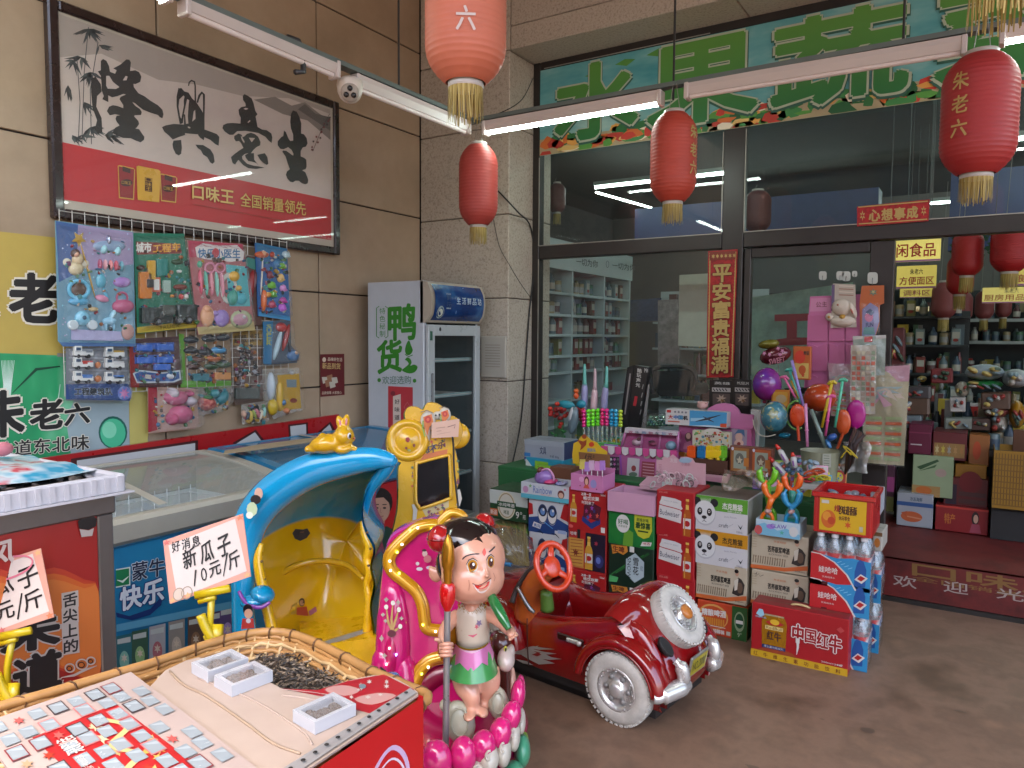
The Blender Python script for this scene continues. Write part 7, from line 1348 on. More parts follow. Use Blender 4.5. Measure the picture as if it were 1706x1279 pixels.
def f(P_,mp):
    g = P_("box_body"); slab(g,mp,[(1131,708),(1215,716),(1252,714),(1252,746),(1150,756),(1131,750)],.08,mat('a0527a',.4,n=.08),lift=-.08)
    slab(g,lambda u,v,k: mp(u,v,k-.06),[(1172,690),(1178,680),(1190,674),(1204,672),(1218,675),(1226,682),(1230,690),(1252,692),(1252,716),(1172,712)],.03,mat('b06890',.4,n=.05)); p = Pr(g,mp)
    p.poly([(1219,714),(1245,716),(1244,742),(1218,744)],ink('8a7a8a')); p.ell(1231,728,6,7,ink('c09a8a')); p.poly([(1222,725),(1230,715),(1240,716),(1241,728),(1235,721),(1226,722)],ink('3a5a7a')); p.ell(1231,738,8,6,ink('c8a090')); p.ell(1231,739,3,3,ink('7a2a24'))
    p.ell(1147,728,6,8,ink('5a3a3a')); p.ell(1147,726,4,5,ink('c09a8a')); p.poly([(1140,738),(1150,734),(1154,748),(1138,748)],ink('b8708a'))
    h = P_("cat_head"); blob(h,lambda u,v,k: mp(u,v,k-.05),1166,676,9,7,.03,mat('b8908a',.6)); blob(h,lambda u,v,k: mp(u,v,k-.05),1160,671,2.4,2.4,.02,mat('b8908a',.6)); blob(h,lambda u,v,k: mp(u,v,k-.05),1173,672,2.4,2.4,.02,mat('b8908a',.6))
thing("doll_box","pink doll house box with a rounded top and two doll windows","toy box",4.34,None,f)
def f(p):
    rn = random.Random(8); p.rect(0,0,1,1,ink('b4ae98')); p.ell(.56,.92,.26,.3,ink('b8b4a8'))
    for i in range(46): p.ell(rn.random(),rn.random(),rn.uniform(.015,.05),rn.uniform(.04,.12),ink(rn.choice(('5a8a4a','b86a3a','7a9a5a','a83a2a','c0a04a','4a7a8a','8a5a3a'))),8)
    p.rect(.34,.62,.6,.76,ink('5a2a22')); p.text("创意彩泥",.37,.64,.57,.74,WT,.01)
box("cream craft clay box with leafy print in front of the doll box",(1153,741),(1216,721),4.26,.06,'b4ae98',f)
openbox("pink_tray","pale pink open cardboard tray on the bright green beer carton",(1012,850),(1090,827),YS-.05,.2,'b88aa0',None)
# hand clappers in a box
t,a,b = openbox("clapper_box","dark open counter box holding hand shaped clappers",(1145,790),(1212,768),4.12,.1,'4a2a1a',lambda p: (p.rect(0,0,1,.14,ink('b88a90'))),back=at(1212,748,y=4.22).z)
for i,(u,c) in enumerate(((1153,'d8521a'),(1170,'1f6a9a'),(1184,'d8b01a'),(1197,'d8b41e'),(1206,'6ab02a'))):
    def f(P_,mp):
        g = P_("hand"); m = mat(c,.3,n=.04,coat=.3); blob(g,mp,u,756,7,6,.02,m,'box')
        [blob(g,mp,u-5.4+k*2.7,747-(1.2 if 0 < k < 4 else 0),1.2,4.2,.014,m,'box',lift=.003) for k in range(5)]
        blob(g,mp,u,763,5,4,.02,m); q = P_("handle"); q.cyl(mp(u,764,.01),mp(u,784,.01),.011,m,n=10)
    thing("hand_clapper",("orange","blue","first yellow","second yellow","half hidden green")[i]+" hand shaped clapper in the dark counter box","toy",4.16,"hand clappers in the counter box",f)
def f(P_,mp):
    g = P_("pink_tray"); slab(g,mp,[(1166,788),(1212,793),(1206,808),(1166,803)],.02,mat('b07a88',.45),lift=-.08); p = Pr(g,lambda u,v,k: mp(u,v,k-.06)); ptext(p,"A.Z.",(1193,794),(1206,796),4,BLK,.02)
thing("shallow_tray","shallow pink tray under the dark clapper box","tray",4.06,None,f)
# trading card packs
for i,(q,lab) in enumerate((([(1183,632),(1222,634),(1222,684),(1182,680)],"black pack of trading cards hanging below the red couplet, left one"),([(1221,630),(1253,632),(1252,690),(1220,688)],"black pack of trading cards beside the patterned ball, right one"))):
    def f(P_,mp):
        g = P_("pack_card"); slab(g,mp,q,.01,mat('17120f',.35,n=.1)); p = Pr(g,lambda u,v,k: mp(u,v,k+.01)); x0,x1 = q[0][0],q[1][0]
        p.poly([(x0+4,645),(x1-4,646),(x1-4,653),(x0+4,652)],ink('9a9490')); [p.line([(x0+6+k*5,647),(x0+9+k*5,651)],1.6,BLK) for k in range(5)]; p.poly([(x0+5,655),(x1-5,656),(x1-5,676),(x0+5,674)],ink('4a3c38')); p.star((x0+x1)/2,664,9,8,ink('a08a78'),7); p.star((x0+x1)/2+2,667,5,4,ink('6a4a2a'),5); ptext(p,("英雄","MUSEUM")[i],(x0+8,640),(x1-5,641),4.6,ink('a8a4a0'),.02)
    thing("card_pack",lab,"card pack",4.62,"black trading card packs",f)
# trading card display boxes at lower right
def f(p):
    for k in range(2): x = .04+k*.5; p.rect(x,.1,x+.42,.94,ink(('8a5a2a','9a4a20')[k])); p.rect(x+.06,.2,x+.36,.84,ink('8a9080')); p.ell(x+.2,.56,.1,.2,ink(('5a5a50','6a5040')[k])); p.star(x+.2,.5,.08,.16,ink('b0a48a'),5); p.rect(x+.3,.3,x+.42,.6,ink('b06a2a')); p.ell(x+.03,.9,.03,.06,ink('b0b0c0'))
box("flat box of two picture card sets with orange frames",(1214,788),(1288,748),4.12,.05,'6a3a2a',f)
def f(P_,mp):
    g = P_("plastic_sheet"); rn = random.Random(2); fn = lambda u,v: mp(1206+72*u,812-30*v+3*math.sin(9*u)+2*math.sin(17*v+4*u),.02+.03*math.sin(7*u+5*v)+.015*math.sin(23*u))
    g.grid(fn,30,12,clear('b0a08c',.35,.12,.8,1.5,.06))
thing("plastic_bag","crumpled clear plastic bag lying on the panda cartons","bag",YS+.12,None,f)
# white panel beside the ball, globe ball, balloons
thing("foam_panel","upright white foam panel beside the patterned ball","panel",4.5,None,lambda P_,mp: slab(P_("foam_board"),mp,[(1252,682),(1264,684),(1260,748),(1250,750)],.06,mat('a8a49c',.6),lift=-.05))
EARTH = ramped("earth ball",[(.35,'2f5f70'),(.52,'3f7480'),(.56,'8a8a5a'),(.66,'9aa89a')],14,4,r=.25,coat=.4)
def f(P_,mp):
    blob(P_("ball"),mp,1290,694,23,26,.085,EARTH,n=28); g = P_("cord"); g.tube(smooth([tuple(mp(u,v,.06)) for u,v in ((1259,697),(1262,712),(1270,722),(1282,725),(1296,722))],5),.003,mat('b0a898',.6),5); blob(P_("foil_base"),mp,1307,725,11,5,.04,mat('1f6a80',.2,m=.4))
thing("patterned_ball","blue and green globe patterned ball among the toys","ball",4.3,None,f)
thing("balloon","purple and blue balloon behind the globe patterned ball","balloon",4.62,None,lambda P_,mp: (blob(P_("skin"),mp,1278,640,24,28,.1,ramped("purple balloon",[(.35,'5a2a8a'),(.5,'7a2a7a'),(.7,'8a1f6a')],5,2,r=.2,coat=.4),n=24),blob(P_("knot"),mp,1274,669,4,3,.02,plast('8a1f3a'))))
def f(P_,mp):
    blob(P_("foil_bowl"),mp,1292,592,27,15,.07,mat('5a1424',.18,m=.3,n=.1,coat=.4),rot=-14); blob(P_("foil_fruit"),mp,1281,573,18,8,.05,mat('6a6420',.25,m=.2,n=.12),rot=-8); g = P_("flower_print"); p = Pr(g,lambda u,v,k: mp(u,v,k+.07)); [p.star(u,v,4,4,ink('b87a98'),5) for u,v in ((1278,588),(1287,590),(1301,580),(1308,584),(1304,590))]; p.text("SWEET",1286,607,1312,598,ink('a86a78'),.03,-5)
    P_("string").cyl(mp(1296,606,0),mp(1300,640,0),.002,mat('7a6a5a'),n=5)
thing("foil_balloon","dark red foil balloon shaped like a fruit bowl by the door glass","balloon",4.7,None,f)
thing("balloon","large orange balloon behind the toy shovels","balloon",4.6,None,lambda P_,mp: blob(P_("skin"),mp,1366,662,28,24,.1,mat('a83a14',.2,n=.05,coat=.4),n=24))
box("orange and yellow carded toy box in front of the pink wall organiser",(1319,632),(1352,577),4.72,.04,'a8521a',lambda p: (p.rect(.1,.05,.9,.5,ink('b89a50')),p.ell(.4,.68,.3,.2,ink('b8301a')),p.ell(.55,.3,.2,.14,ink('a84a1a')),p.star(.6,.14,.12,.08,ink('a83a1a')),p.text("熊猫",.6,.74,.9,.86,BLK,.02)),rz=0)
box("small orange and yellow toy packet behind the globe ball",(1284,678),(1316,650),4.56,.02,'a8621a',lambda p: (p.rect(.1,.12,.9,.88,ink('b8862a')),p.ell(.55,.5,.3,.24,ink('a8906a'))),rz=0)
# sand toys standing in a white bucket
def shovel(label,top,bot,c,w_,tw=0,y=4.32,kind="T",name="toy_shovel"):
    def f(P_,mp):
        m = plast(c,.3); k = 4/FPX*w_; g = P_("shaft"); g.tube([mp(*bot,0),mp(top[0]+(bot[0]-top[0])*.5,top[1]+(bot[1]-top[1])*.5,0),mp(*top,0)],[k*.9,k,k],m,8); t5 = (top[0]+(bot[0]-top[0])*.62,top[1]+(bot[1]-top[1])*.62); blob(g,mp,*t5,w_*1.5,2,.012,m)
        if kind == "T":
            h = P_("grip"); h.tube([mp(top[0]-7,top[1]+3+tw,.0),mp(top[0]-3,top[1],0),mp(top[0]+3,top[1]-1,0),mp(top[0]+8,top[1]+2-tw,0)],[k*.9,k*1.3,k*1.3,k*.9],m,8)
    return thing(name,label,"toy",y,"long handled beach toys in the bucket",f)
shovel("lilac long handled beach toy leaning left, tallest of all",(1319,600),(1338,676),'8a78b8',2.6,0,kind="")
shovel("pink T-handled beach shovel leaning left beside the purple balloon",(1306,628),(1325,662),'c85a8a',2,-2); shovel("teal T-handled beach shovel behind the lilac one",(1315,616),(1334,672),'3a9a8a',2.2,-1,y=4.36)
shovel("thin yellow beach toy rod between pink and lilac handles",(1318,634),(1330,664),'b08a1e',1.6,kind="",y=4.34); shovel("yellow beach shovel standing right of the orange balloon",(1386,637),(1369,712),'b8a01e',2.6,0); shovel("hot pink T-handled beach shovel at the middle of the bucket",(1384,660),(1375,726),'c8508a',2.4,1)
shovel("mint green T-handled beach shovel at the right of the bucket",(1404,633),(1391,712),'4aa888',2.4,0); shovel("pale pink beach rod standing straight in front of the bucket",(1342,672),(1345,744),'c07aa0',2.6,kind="",y=4.24); shovel("patterned foam stick leaning from the bucket centre",(1351,682),(1376,746),'6a7a70',3.4,kind="",y=4.26)
for lab,u,v,ru,rv,c,y in (("orange beach paddle with a green edge in front of the globe ball",1329,692,14,20,'c8421a',4.28),("magenta beach paddle at the right of the toy bunch",1426,690,17,25,'9a1472',4.4),("orange beach paddle partly behind the mint shovel",1405,703,13,22,'b84a1e',4.36)):
    def f(P_,mp):
        blob(P_("paddle"),mp,u,v,ru,rv,.014,plast(c)); P_("handle").cyl(mp(u,v+rv*.8,0),mp(u+(2 if u < 1400 else -10),v+rv+22,0),.008,plast(c),n=8)
        if u == 1329: P_("green_edge").tube([mp(u-3+17*math.cos(t),v+24*math.sin(t),-.02) for t in [math.radians(a_) for a_ in range(60,300,20)]],.006,plast('5a8a3a'),6)
    thing("beach_paddle",lab,"toy",y,"beach paddles in the bucket",f)
def f(P_,mp):
    k = mp(1366,770,0); g = P_("bucket_body"); g.lathe([(.08,-.1),(.085,-.095),(.1,.06),(.104,.066)],mat('9a9a80',.5,n=.12),24,Matrix.Translation((k.x,k.y,k.z)),caps=False); g.lathe([(.001,-.1),(.08,-.1)],mat('9a9a80',.5),24,Matrix.Translation((k.x,k.y,k.z)),caps=False); p = Pr(g,lambda u,v,kk: mp(u,v,.1+kk)); p.rect(1376,752,1390,774,ink('a8a898')); [p.line([(1378,755+i*4),(1387,755.5+i*4)],.9,ink('5a6a5a')) for i in range(5)]
thing("bucket","cream bucket holding the long handled beach toys","bucket",4.32,None,f)
thing("toy_brush","blue toy scrubbing brush lying on the bucket's rim","toy",4.26,None,lambda P_,mp: (blob(P_("brush_head"),mp,1386,728,9,6,.03,plast('1f4a8a'),rot=-20),blob(P_("handle"),mp,1380,739,4,9,.02,plast('2f6a9a'),rot=-30)))
def f(P_,mp):
    g = P_("feathers")
    for i in range(7): g.tube([mp(1408+i*2,790-i*3,0),mp(1414+i*2,750-i*2,.01*(i % 3)),mp(1424+i*3,712+i*2,0)],[.006,.014,.004],mat(('3a2018','4a2a1c','2a1a1a')[i % 3],.6),6)
    g = P_("yellow_ribbon"); g.tube(smooth([tuple(mp(u,v,.03)) for u,v in ((1402,762),(1412,750),(1420,757),(1406,742),(1416,747),(1430,762),(1418,752))],4),.004,mat('b8a01e',.5),5)
thing("feather_bunch","bunch of dark brown feather toys tied with yellow ribbon","toy",4.3,None,f)
thing("plastic_bag","pale crumpled plastic bag hanging under the feather toys","bag",4.34,None,lambda P_,mp: P_("film").grid(lambda u,v: mp(1404+44*u+4*math.sin(6*v),735+52*v,.02*math.sin(9*u)+.015*math.sin(11*v+3*u)),14,14,clear('b8b4b0',.5,.15,.6,1.5,.05)))
# glue pens and small packs
for i,(p0,p1,lab) in enumerate((((1295,739),(1314,770),"red capped white glue pen standing nearest the globe ball"),((1284,760),(1310,790),"red capped glue pen lying lowest on the clear packs"),((1322,752),(1326,778),"short glue pen with a red cap beside the bucket"))):
    def f(P_,mp): a,b = mp(*p0,.03),mp(*p1,.03); g = P_("barrel"); g.tube([a+(b-a)*.25,a+(b-a)*.4,b],[.008,.016,.015],mat('b0aca8',.35),10); q = P_("cap"); q.tube([a,a+(b-a)*.26],[.007,.013],plast('b82a1e'),10); p = Pr(g,lambda u,v,k: mp(u,v,.047+k)); p.line([(p0[0]+(p1[0]-p0[0])*.5,p0[1]+(p1[1]-p0[1])*.5),(p0[0]+(p1[0]-p0[0])*.85,p0[1]+(p1[1]-p0[1])*.85)],2.4,ink('7a4a8a'))
    thing("glue_pen",lab,"pen",4.1,"red capped glue pens",f)
def f(P_,mp):
    rn = random.Random(12)
    for i in range(26): blob(P_("sweet"),mp,1300+rn.uniform(0,62),775+rn.uniform(-8,16),rn.uniform(3,7),rn.uniform(2.5,5),.02,mat(rn.choice(('5a7a90','8a9aa8','a83a2a','6a8a9a','b0a8a0','9a4a5a','3a5a7a')),.3),rot=rn.uniform(-50,50))
    P_("clear_film").grid(lambda u,v: mp(1296+72*u,764+34*v,.035+.02*math.sin(8*u+6*v)),16,10,FILM)
thing("sweet_bag","clear bag of blue and red wrapped sweets before the bucket","bag",4.1,None,f)
def f(P_,mp):
    slab(P_("tray"),mp,[(1333,804),(1388,808),(1388,816),(1335,812)],.1,mat('a8a8a0',.5),lift=-.06)
    for i,(u,v,c) in enumerate(((1352,790,'b84a1e'),(1364,786,'a83a1a'),(1360,798,'8a9a2a'),(1372,797,'b8a01e'),(1347,800,'a82a2a'))): g = P_("snack"); g.tube([mp(u+11*math.cos(t),v+6*math.sin(t),.02) for t in [math.radians(a_) for a_ in range(180,361,20)]],.006,mat(c,.4),6); blob(g,mp,u,v+1,9,3,.02,mat(c,.4))
thing("snack_tray","white tray of curly orange and yellow toy snacks","tray",4.02,None,f)
# claw grabbers
t,a,b = openbox("claw_display","pale blue counter box of claw grabbers on the beige cartons",(1259,889),(1333,873),YS-.04,.16,'9ab0ba',lambda p: (p.rect(0,0,1,1,ink('a0b4be')),p.poly([(0,.6),(.2,.8),(.5,.4),(.7,.6),(1,.3),(1,0),(0,0)],ink('6aa0b8')),p.ell(.06,.3,.09,.3,ink('a84a4a')),p.ell(.34,.6,.1,.16,ink('8a6ab0')),p.text("CLAW",.34,.55,.7,.8,ink('6a5a98'),.03),p.ell(.86,.45,.1,.32,ink('b8b8b4')),p.star(.6,.3,.06,.16,ink('4a9a8a'))),back=at(1333,870,y=YS).z)
def claw(label,bx,by,c,h,sp_,tip,y):
    def f(P_,mp):
        m = plast(c,.3); g = P_("grip"); g.tube(smooth([tuple(mp(u,v,0)) for u,v in ((bx-10,by),(bx-8,by-13),(bx,by-19),(bx+8,by-13),(bx+10,by))],4),.009,m,8); g.box(*mp(bx-11,by+4,-.01),*mp(bx+11,by-2,.012),m)
        g = P_("shaft"); g.tube([mp(bx,by-17,0),mp(bx+sp_*.3,by-32,0),mp(bx+sp_*.6,by-h+22,0)],[.012,.013,.018],m,10)
        for s_ in (-1,1): q = P_("jaw"); q.tube(smooth([tuple(mp(u,v,0)) for u,v in ((bx+sp_*.6,by-h+24),(bx+sp_*.6+s_*9,by-h+16),(bx+sp_*.6+s_*13,by-h+4),(bx+sp_*.6+s_*9,by-h-6))],4),[.013]*5+[.016]*5+[.006]*3,plast(tip,.3),8)
        blob(P_("pivot"),mp,bx+sp_*.1,by-21,6,5,.02,mat('b08a84',.3))
    thing("claw_grabber",label,"toy",y,"claw grabbers in the counter box",f)
claw("orange claw grabber at the left of the counter box",1278,872,'d8691a',66,14,'d8691a',YS+.02); claw("sky blue claw grabber at the right front of the counter box",1318,873,'2a8ab8',52,2,'2a8ab8',YS+.02); claw("lime green claw grabber behind the orange one",1282,866,'6ab01e',82,-6,'6ab01e',YS+.09); claw("orange tipped claw grabber behind the blue one",1320,866,'3a9a8a',72,0,'d8591a',YS+.09)
# things hung on the door glass
def hooks(u,v,s_=1.):
    def f(P_,mp): slab(P_("pad"),mp,rrect(u-7*s_,v-8*s_,u+7*s_,v+8*s_,4*s_),.005,mat('b8b8b2',.3)); P_("peg").tube([mp(u,v,.004),mp(u,v+5*s_,.02),mp(u,v+9*s_,.022),mp(u,v+9*s_,.03)],.002,mat('8a8a8a',.3,m=.6),5)
    return f
for i,(u,v,s_) in enumerate(((1371,459,.9),(1400,459,.9),(1410,460,1.),(1424,456,.6),(1454,463,1.2))): thing("stick_hook","clear adhesive hook on the door glass","hook",4.97,"adhesive hooks along the top of the door glass",hooks(u,v,s_))
def f(P_,mp):
    m = mat('b0608a',.4,n=.06); g = P_("board"); slab(g,mp,[(1350,494),(1440,490),(1440,645),(1340,645)],.01,m); p = Pr(g,lambda u,v,k: mp(u,v,k+.01)); p.poly([(1352,497),(1384,496),(1383,518),(1350,519)],ink('b87898')); ptext(p,"公主",(1360,512),(1378,511),9,ink('6a3040'),.02)
    for r_,(v0,v1) in enumerate(((524,568),(572,618),(622,645))):
        for c_,(u0,u1) in enumerate(((1347,1380),(1383,1408),(1411,1438))): slab(P_("pocket"),lambda u,v,k: mp(u,v,k+.01),[(u0,v0),(u0+8,v0+2),((u0+u1)/2,v0+(6 if r_ else 1)),(u1-8,v0+2),(u1,v0),(u1,v1),(u0-1,v1)],.012,mat('a8587f',.4,n=.06))
thing("pink_organiser","large pink plastic wall organiser with pockets on the door glass","organiser",4.93,None,f)
def f(P_,mp):
    W_ = mat('b8aa9c',.7); g = P_("card"); slab(g,mp,[(1388,472),(1425,474),(1427,545),(1384,546)],.004,paper('a89c90')); slab(g,mp,[(1386,474),(1391,474),(1390,518),(1385,518)],.005,paper('5a4a6a')); p = Pr(g,lambda u,v,k: mp(u,v,k+.005)); [p.line([(1398,476+i*5),(1422,477+i*5)],1.4,ink('8a5a4a' if i % 2 else 'c8b8a8')) for i in range(4)]
    b_ = P_("plush"); blob(b_,mp,1402,512,17,15,.03,W_); blob(b_,mp,1404,535,22,10,.03,W_); blob(b_,mp,1420,516,6,15,.025,W_,rot=-25); blob(b_,mp,1382,528,7,7,.025,W_); q = P_("plush_patch"); blob(q,mp,1420,518,2.6,8,.03,mat('a8584a',.7),rot=-25); blob(q,mp,1397,508,3,3,.034,mat('b06a5a',.6)); blob(q,mp,1404,528,6,5,.036,mat('b88a3a',.6)); blob(q,mp,1382,528,4,4,.03,mat('b8863a',.6))
thing("plush_pack","white rabbit plush bag on a card hanging on the door glass","toy pack",4.9,None,f)
def f(P_,mp):
    g = P_("card"); slab(g,mp,[(1436,476),(1473,475),(1473,505),(1466,508),(1465,540),(1458,562),(1434,562),(1432,505)],.005,paper('a8562a')); p = Pr(g,lambda u,v,k: mp(u,v,k+.006)); p.star(1455,487,8,7,ink('5a6a5a'),6); p.star(1455,486,4,3.4,ink('a89a6a')); p.poly([(1437,515),(1450,504),(1463,512),(1465,535),(1458,560),(1436,560)],ink('7a78a0')); p.ell(1448,528,7,8,ink('b86a8a')); p.poly([(1442,520),(1450,514),(1457,520),(1452,526)],ink('3a4a6a')); p.poly([(1440,545),(1456,545),(1458,557),(1438,557)],ink('5a8a8a')); ptext(p,"FUN",(1443,545),(1455,544),7,ink('2a3a5a'),.03)
    P_("blister").grid(lambda u,v: mp(1434+32*u,505+56*v,.006+.03*math.sin(math.pi*u)*math.sin(math.pi*v)),10,10,FILM)
thing("toy_pack","orange and lilac carded toy hanging at the right of the door glass","toy pack",4.9,None,f)
def sheetpack(label,q,y,base,fn,nm="sticker_sheet"):
    def f(P_,mp):
        c4 = [V3(mp(*c,0)) for c in q]; F4 = lambda u,v,k: (c4[3]*(1-u)+c4[2]*u)*(1-v)+(c4[0]*(1-u)+c4[1]*u)*v+V3((0,-1,0))*(k+.004*math.sin(5*u+7*v))
        g = P_("sheet_card"); g.grid(lambda u,v: F4(u,v,0),10,14,paper(base)); p = Pr(g,F4,.0012); p.k = 2; fn(p); P_("clear_film").grid(lambda u,v: F4(u*1.04-.02,v*1.03-.015,.008+.002*math.sin(19*u+9*v)),18,24,clear('ffffff',.02,.07,.7,1.5,.03))
    thing(nm,label,"sticker sheet",y,"clear wrapped sticker sheets hanging by the door",f)
def st1(p):
    rn = random.Random(7); p.rect(.0,.84,1,1,ink('a87a8a')); [p.poly([(rn.random(),.7+rn.random()*.12),(rn.random(),.6+rn.random()*.2),(rn.random(),.55+rn.random()*.2)],ink(rn.choice(('b88a98','a8a0b0','8aa0a0','b8a898')))) for i in range(14)]
    for r_ in range(9):
        for c_ in range(2): v = .04+r_*.052; u = .06+c_*.46; p.rect(u,v,u+.38,v+.03,ink('b0502a' if r_ % 2 else '8a9a6a'))
    p.rect(0,.5,.12,.66,ink('a8302a'))
def st2(p): [p.rect(.06+c_*.19,.04+r_*.075,.2+c_*.19,.09+r_*.075,ink(random.Random(r_*7+c_).choice(('a8503a','b0a890','9a8a7a','b86a5a','7a8a70')))) for r_ in range(12) for c_ in range(5)]
sheetpack("large clear wrapped sticker sheet with orange strips beside the doorway",[(1441,612),(1516,608),(1506,776),(1437,770)],4.86,'9a9274',st1); sheetpack("pink topped sticker sheet behind the larger one",[(1380,605),(1440,608),(1448,700),(1384,692)],4.88,'a88a92',st1); sheetpack("narrow wrapped sheet of small square stickers hanging over the larger ones",[(1418,575),(1460,575),(1458,690),(1416,688)],4.82,'aaa294',st2); sheetpack("clear wrapped pad on a white hanger under the orange toy card",[(1421,560),(1476,558),(1474,625),(1422,626)],4.84,'8a988e',lambda p: (p.rect(0,.92,.3,1,ink('b8b4b0')),p.rect(.7,.92,1,1,ink('b8b4b0')),p.rect(.35,.84,.6,.98,ink('a82a2a'))))
# loose small packets standing among the toys
rp = random.Random(91); PCOL = ('b85a8a','c8b83a','3a8ab0','a83a34','6a9a3a','7a5aa0','c87a3a','b0aca4','3aa098','d09ab0')
spots = [(rp.uniform(-2.35,-1.95),rp.uniform(4.5,4.62)) for _ in range(8)]+[(rp.uniform(-1.95,-1.1),rp.uniform(4.5,4.63)) for _ in range(16)]+[(rp.uniform(-1.1,-.62),rp.uniform(4.06,4.2)) for _ in range(8)]+[(rp.uniform(-2.3,-1.75),rp.uniform(4.2,4.3)) for _ in range(8)]+[(rp.uniform(-.95,-.6),rp.uniform(4.4,4.6)) for _ in range(8)]
for x,y in spots:
    w_,h_ = rp.uniform(.03,.055),rp.uniform(.09,.17); M = T(x,y,ZT_+.001,rp.uniform(-.22,-.05),0,rp.uniform(-.4,.4)); g = G(M); c = rp.sample(PCOL,4); g.box(-w_,0,0,w_,.012,h_,mat(c[0],.3,n=.1,coat=.3),b=.003); p = Pr(g,lambda u,v,k: V3((-w_+2*w_*u,-k,h_*v)))
    p.rect(.06,.76,.94,.95,ink(c[1])); p.ell(.5,.42,.34,.24,ink(c[2])); [p.star(rp.uniform(.2,.8),rp.uniform(.15,.65),.12,.09,ink(rp.choice(PCOL)),rp.choice((4,5,7))) for _ in range(5)]; p.text(rp.choice(("玩具","贴纸","泡泡","公主","赛车")),.2,.79,.8,.92,ink('2a2226'),.03)
    g.ob("toy_packet",None,"small bright toy packet standing among the toys on the display table","toy packet","small packets on the display table")
# ================================================================ lanterns, couplets and the inside of the shop
def lantern(label,c,col,R0=.128,hh=.4,txt=None,ta=0.,tc='c09a5a',wires=2,group="red lanterns hung along the porch rail"):
    t = root("red_lantern",label,"lantern",c,0,group); M = Matrix.Translation(c); m = mat(col,.55,n=.1,ns=5)
    def r(z): q = abs(2*z/hh); return R0*(1-.5*max(0,(q-.45)/.55)**2.4)
    K = 25; pr = []
    for i in range(K*3+1): z = -hh/2+hh*i/(K*3); pr.append((r(z)*(1-.024*(i % 3 == 0)),z))
    g = G(M); g.lathe(pr,m,36,caps=False); g.ob("shade",t)
    g = G(M); CW = mat('b4aca4',.5)
    for z in (-hh/2-.018,hh/2-.004): g = G(M); g.lathe([(R0*.42,z),(R0*.44,z+.003),(R0*.44,z+.02),(R0*.42,z+.022)],CW,24); g.ob("ring",t)
    g = G(M); rn = random.Random(int(c[0]*1000)); TC = [mat(h,.7) for h in ('a08c4a','8f7a3a','b09c5c')]
    for i in range(64):
        a = 6.2832*i/64; q = R0*.43; l = rn.uniform(.085,.105); w_ = .003; x,y = q*math.cos(a),q*math.sin(a); tx,ty = -math.sin(a)*w_,math.cos(a)*w_; jx,jy = rn.uniform(-.006,.006),rn.uniform(-.006,.006)
        g.add([(x-tx,y-ty,-hh/2-.016),(x+tx,y+ty,-hh/2-.016),(x+tx*.5+jx,y+ty*.5+jy,-hh/2-.016-l),(x-tx*.5+jx,y-ty*.5+jy,-hh/2-.016-l)],[(0,1,2,3)],TC[i % 3])
    g.ob("tassel",t)
    if txt:
        g = G(M); p = Pr(g,lambda u,v,k: V3(((r(v)+.002+k)*math.cos(u),(r(v)+.002+k)*math.sin(u),v)),.0008); n = len(txt)
        for i,ch_ in enumerate(txt): h_ = .068; z = .115-i*.092; w_ = .22; p.text(ch_,ta-w_,z-h_/2,ta+w_,z+h_/2,ink(tc),.02)
        g.ob("lettering",t)
    g = G(); c = V3(c)
    for d in (-.03,.03)[:wires]: g.cyl(c+V3((d,0,hh/2+.015)),(c.x+d*.3,c.y,max(ZT+.07,c.z+hh/2+.06)),.0018,mat('8a8680',.4),n=4)
    g.ob("wire",t); return t
lantern("small red lantern hanging at the pillar where the light rails meet",tuple(at(797,309,y=3.88)),'a84038',.122,.49)
lantern("red lantern hanging between the first two tube lights before the green sign",tuple(at(1122,263,y=3.86)),'b0402f',.122,.46,"朱老六",math.radians(-14),'b0a060')
lantern("large deep red lantern with gold characters at the upper right",tuple(at(1631,192,y=3.6)),'a02a2a',.138,.47,"朱老六",math.radians(-118),'b89a5a')
cC = at(776,20,d=2.3); lantern("faded salmon lantern at the top middle, cut by the picture's edge",tuple(cC),'bf6a50',.126,.43,"朱老六",math.atan2(-cC.y,-cC.x),'c8b8b0')
cE = at(1665,40,d=1.5)+V3((0,0,.315)); lantern("nearest lantern at the upper right corner showing only its yellow tassel",tuple(cE),'8f2024',.128,.4)
for c in ((1122,3.86),): pass
g = G(); q = at(1122,150,y=3.9); g.cyl((q.x,3.9,ZT),(q.x,3.9,4.6),.006,mat('2a2828')); g.ob("rail_rod",None,"thin black rod above the second lantern up to the ceiling","rod")
RB = ramped("couplet red",[(.4,'8a1014'),(.6,'a8181a')],40,2,r=.35)
def couplet(name,label,q,y,fn):
    g = G(); mp = plane_px(y=y); slab(g,mp,q,.003,RB); fn(Pr(g,lambda u,v,k: mp(u,v,k+.003))); return g.ob(name,None,label,"couplet","red paper couplets on the shopfront")
CG = mat('b09458',.35,m=.2,n=.1)
def f(p):
    for a,b in (((1183,421),(1180,626)),((1226,419),(1219,626))): p.line([a,b],2.2,CG)
    for i in range(40): v = 424+i*5.1; p.ell(1181.5-i*.07,v,1,1.6,RD,6); p.ell(1224.5-i*.17,v,1,1.6,RD,6)
    p.poly([(1183,420),(1226,418),(1226,432),(1183,434)],ink('7a2a1a')); [p.star(1189+k*7,427-k*.3,3.2,4,CG,6) for k in range(6)]
    for i,c in enumerate("平安富贵福满"): ptext(p,c,(1189-i*.5,470+i*30.4),(1219-i*1.0,468.5+i*30.4),28,ink('4a0a0a'),.06); p.k += .5; ptext(p,c,(1189-i*.5,470+i*30.4),(1219-i*1.0,468.5+i*30.4),28,CG,.035)
couplet("door_couplet","tall red and gold couplet with six characters beside the door",[(1180,418),(1229,415),(1222,628),(1177,629)],4.955,f)
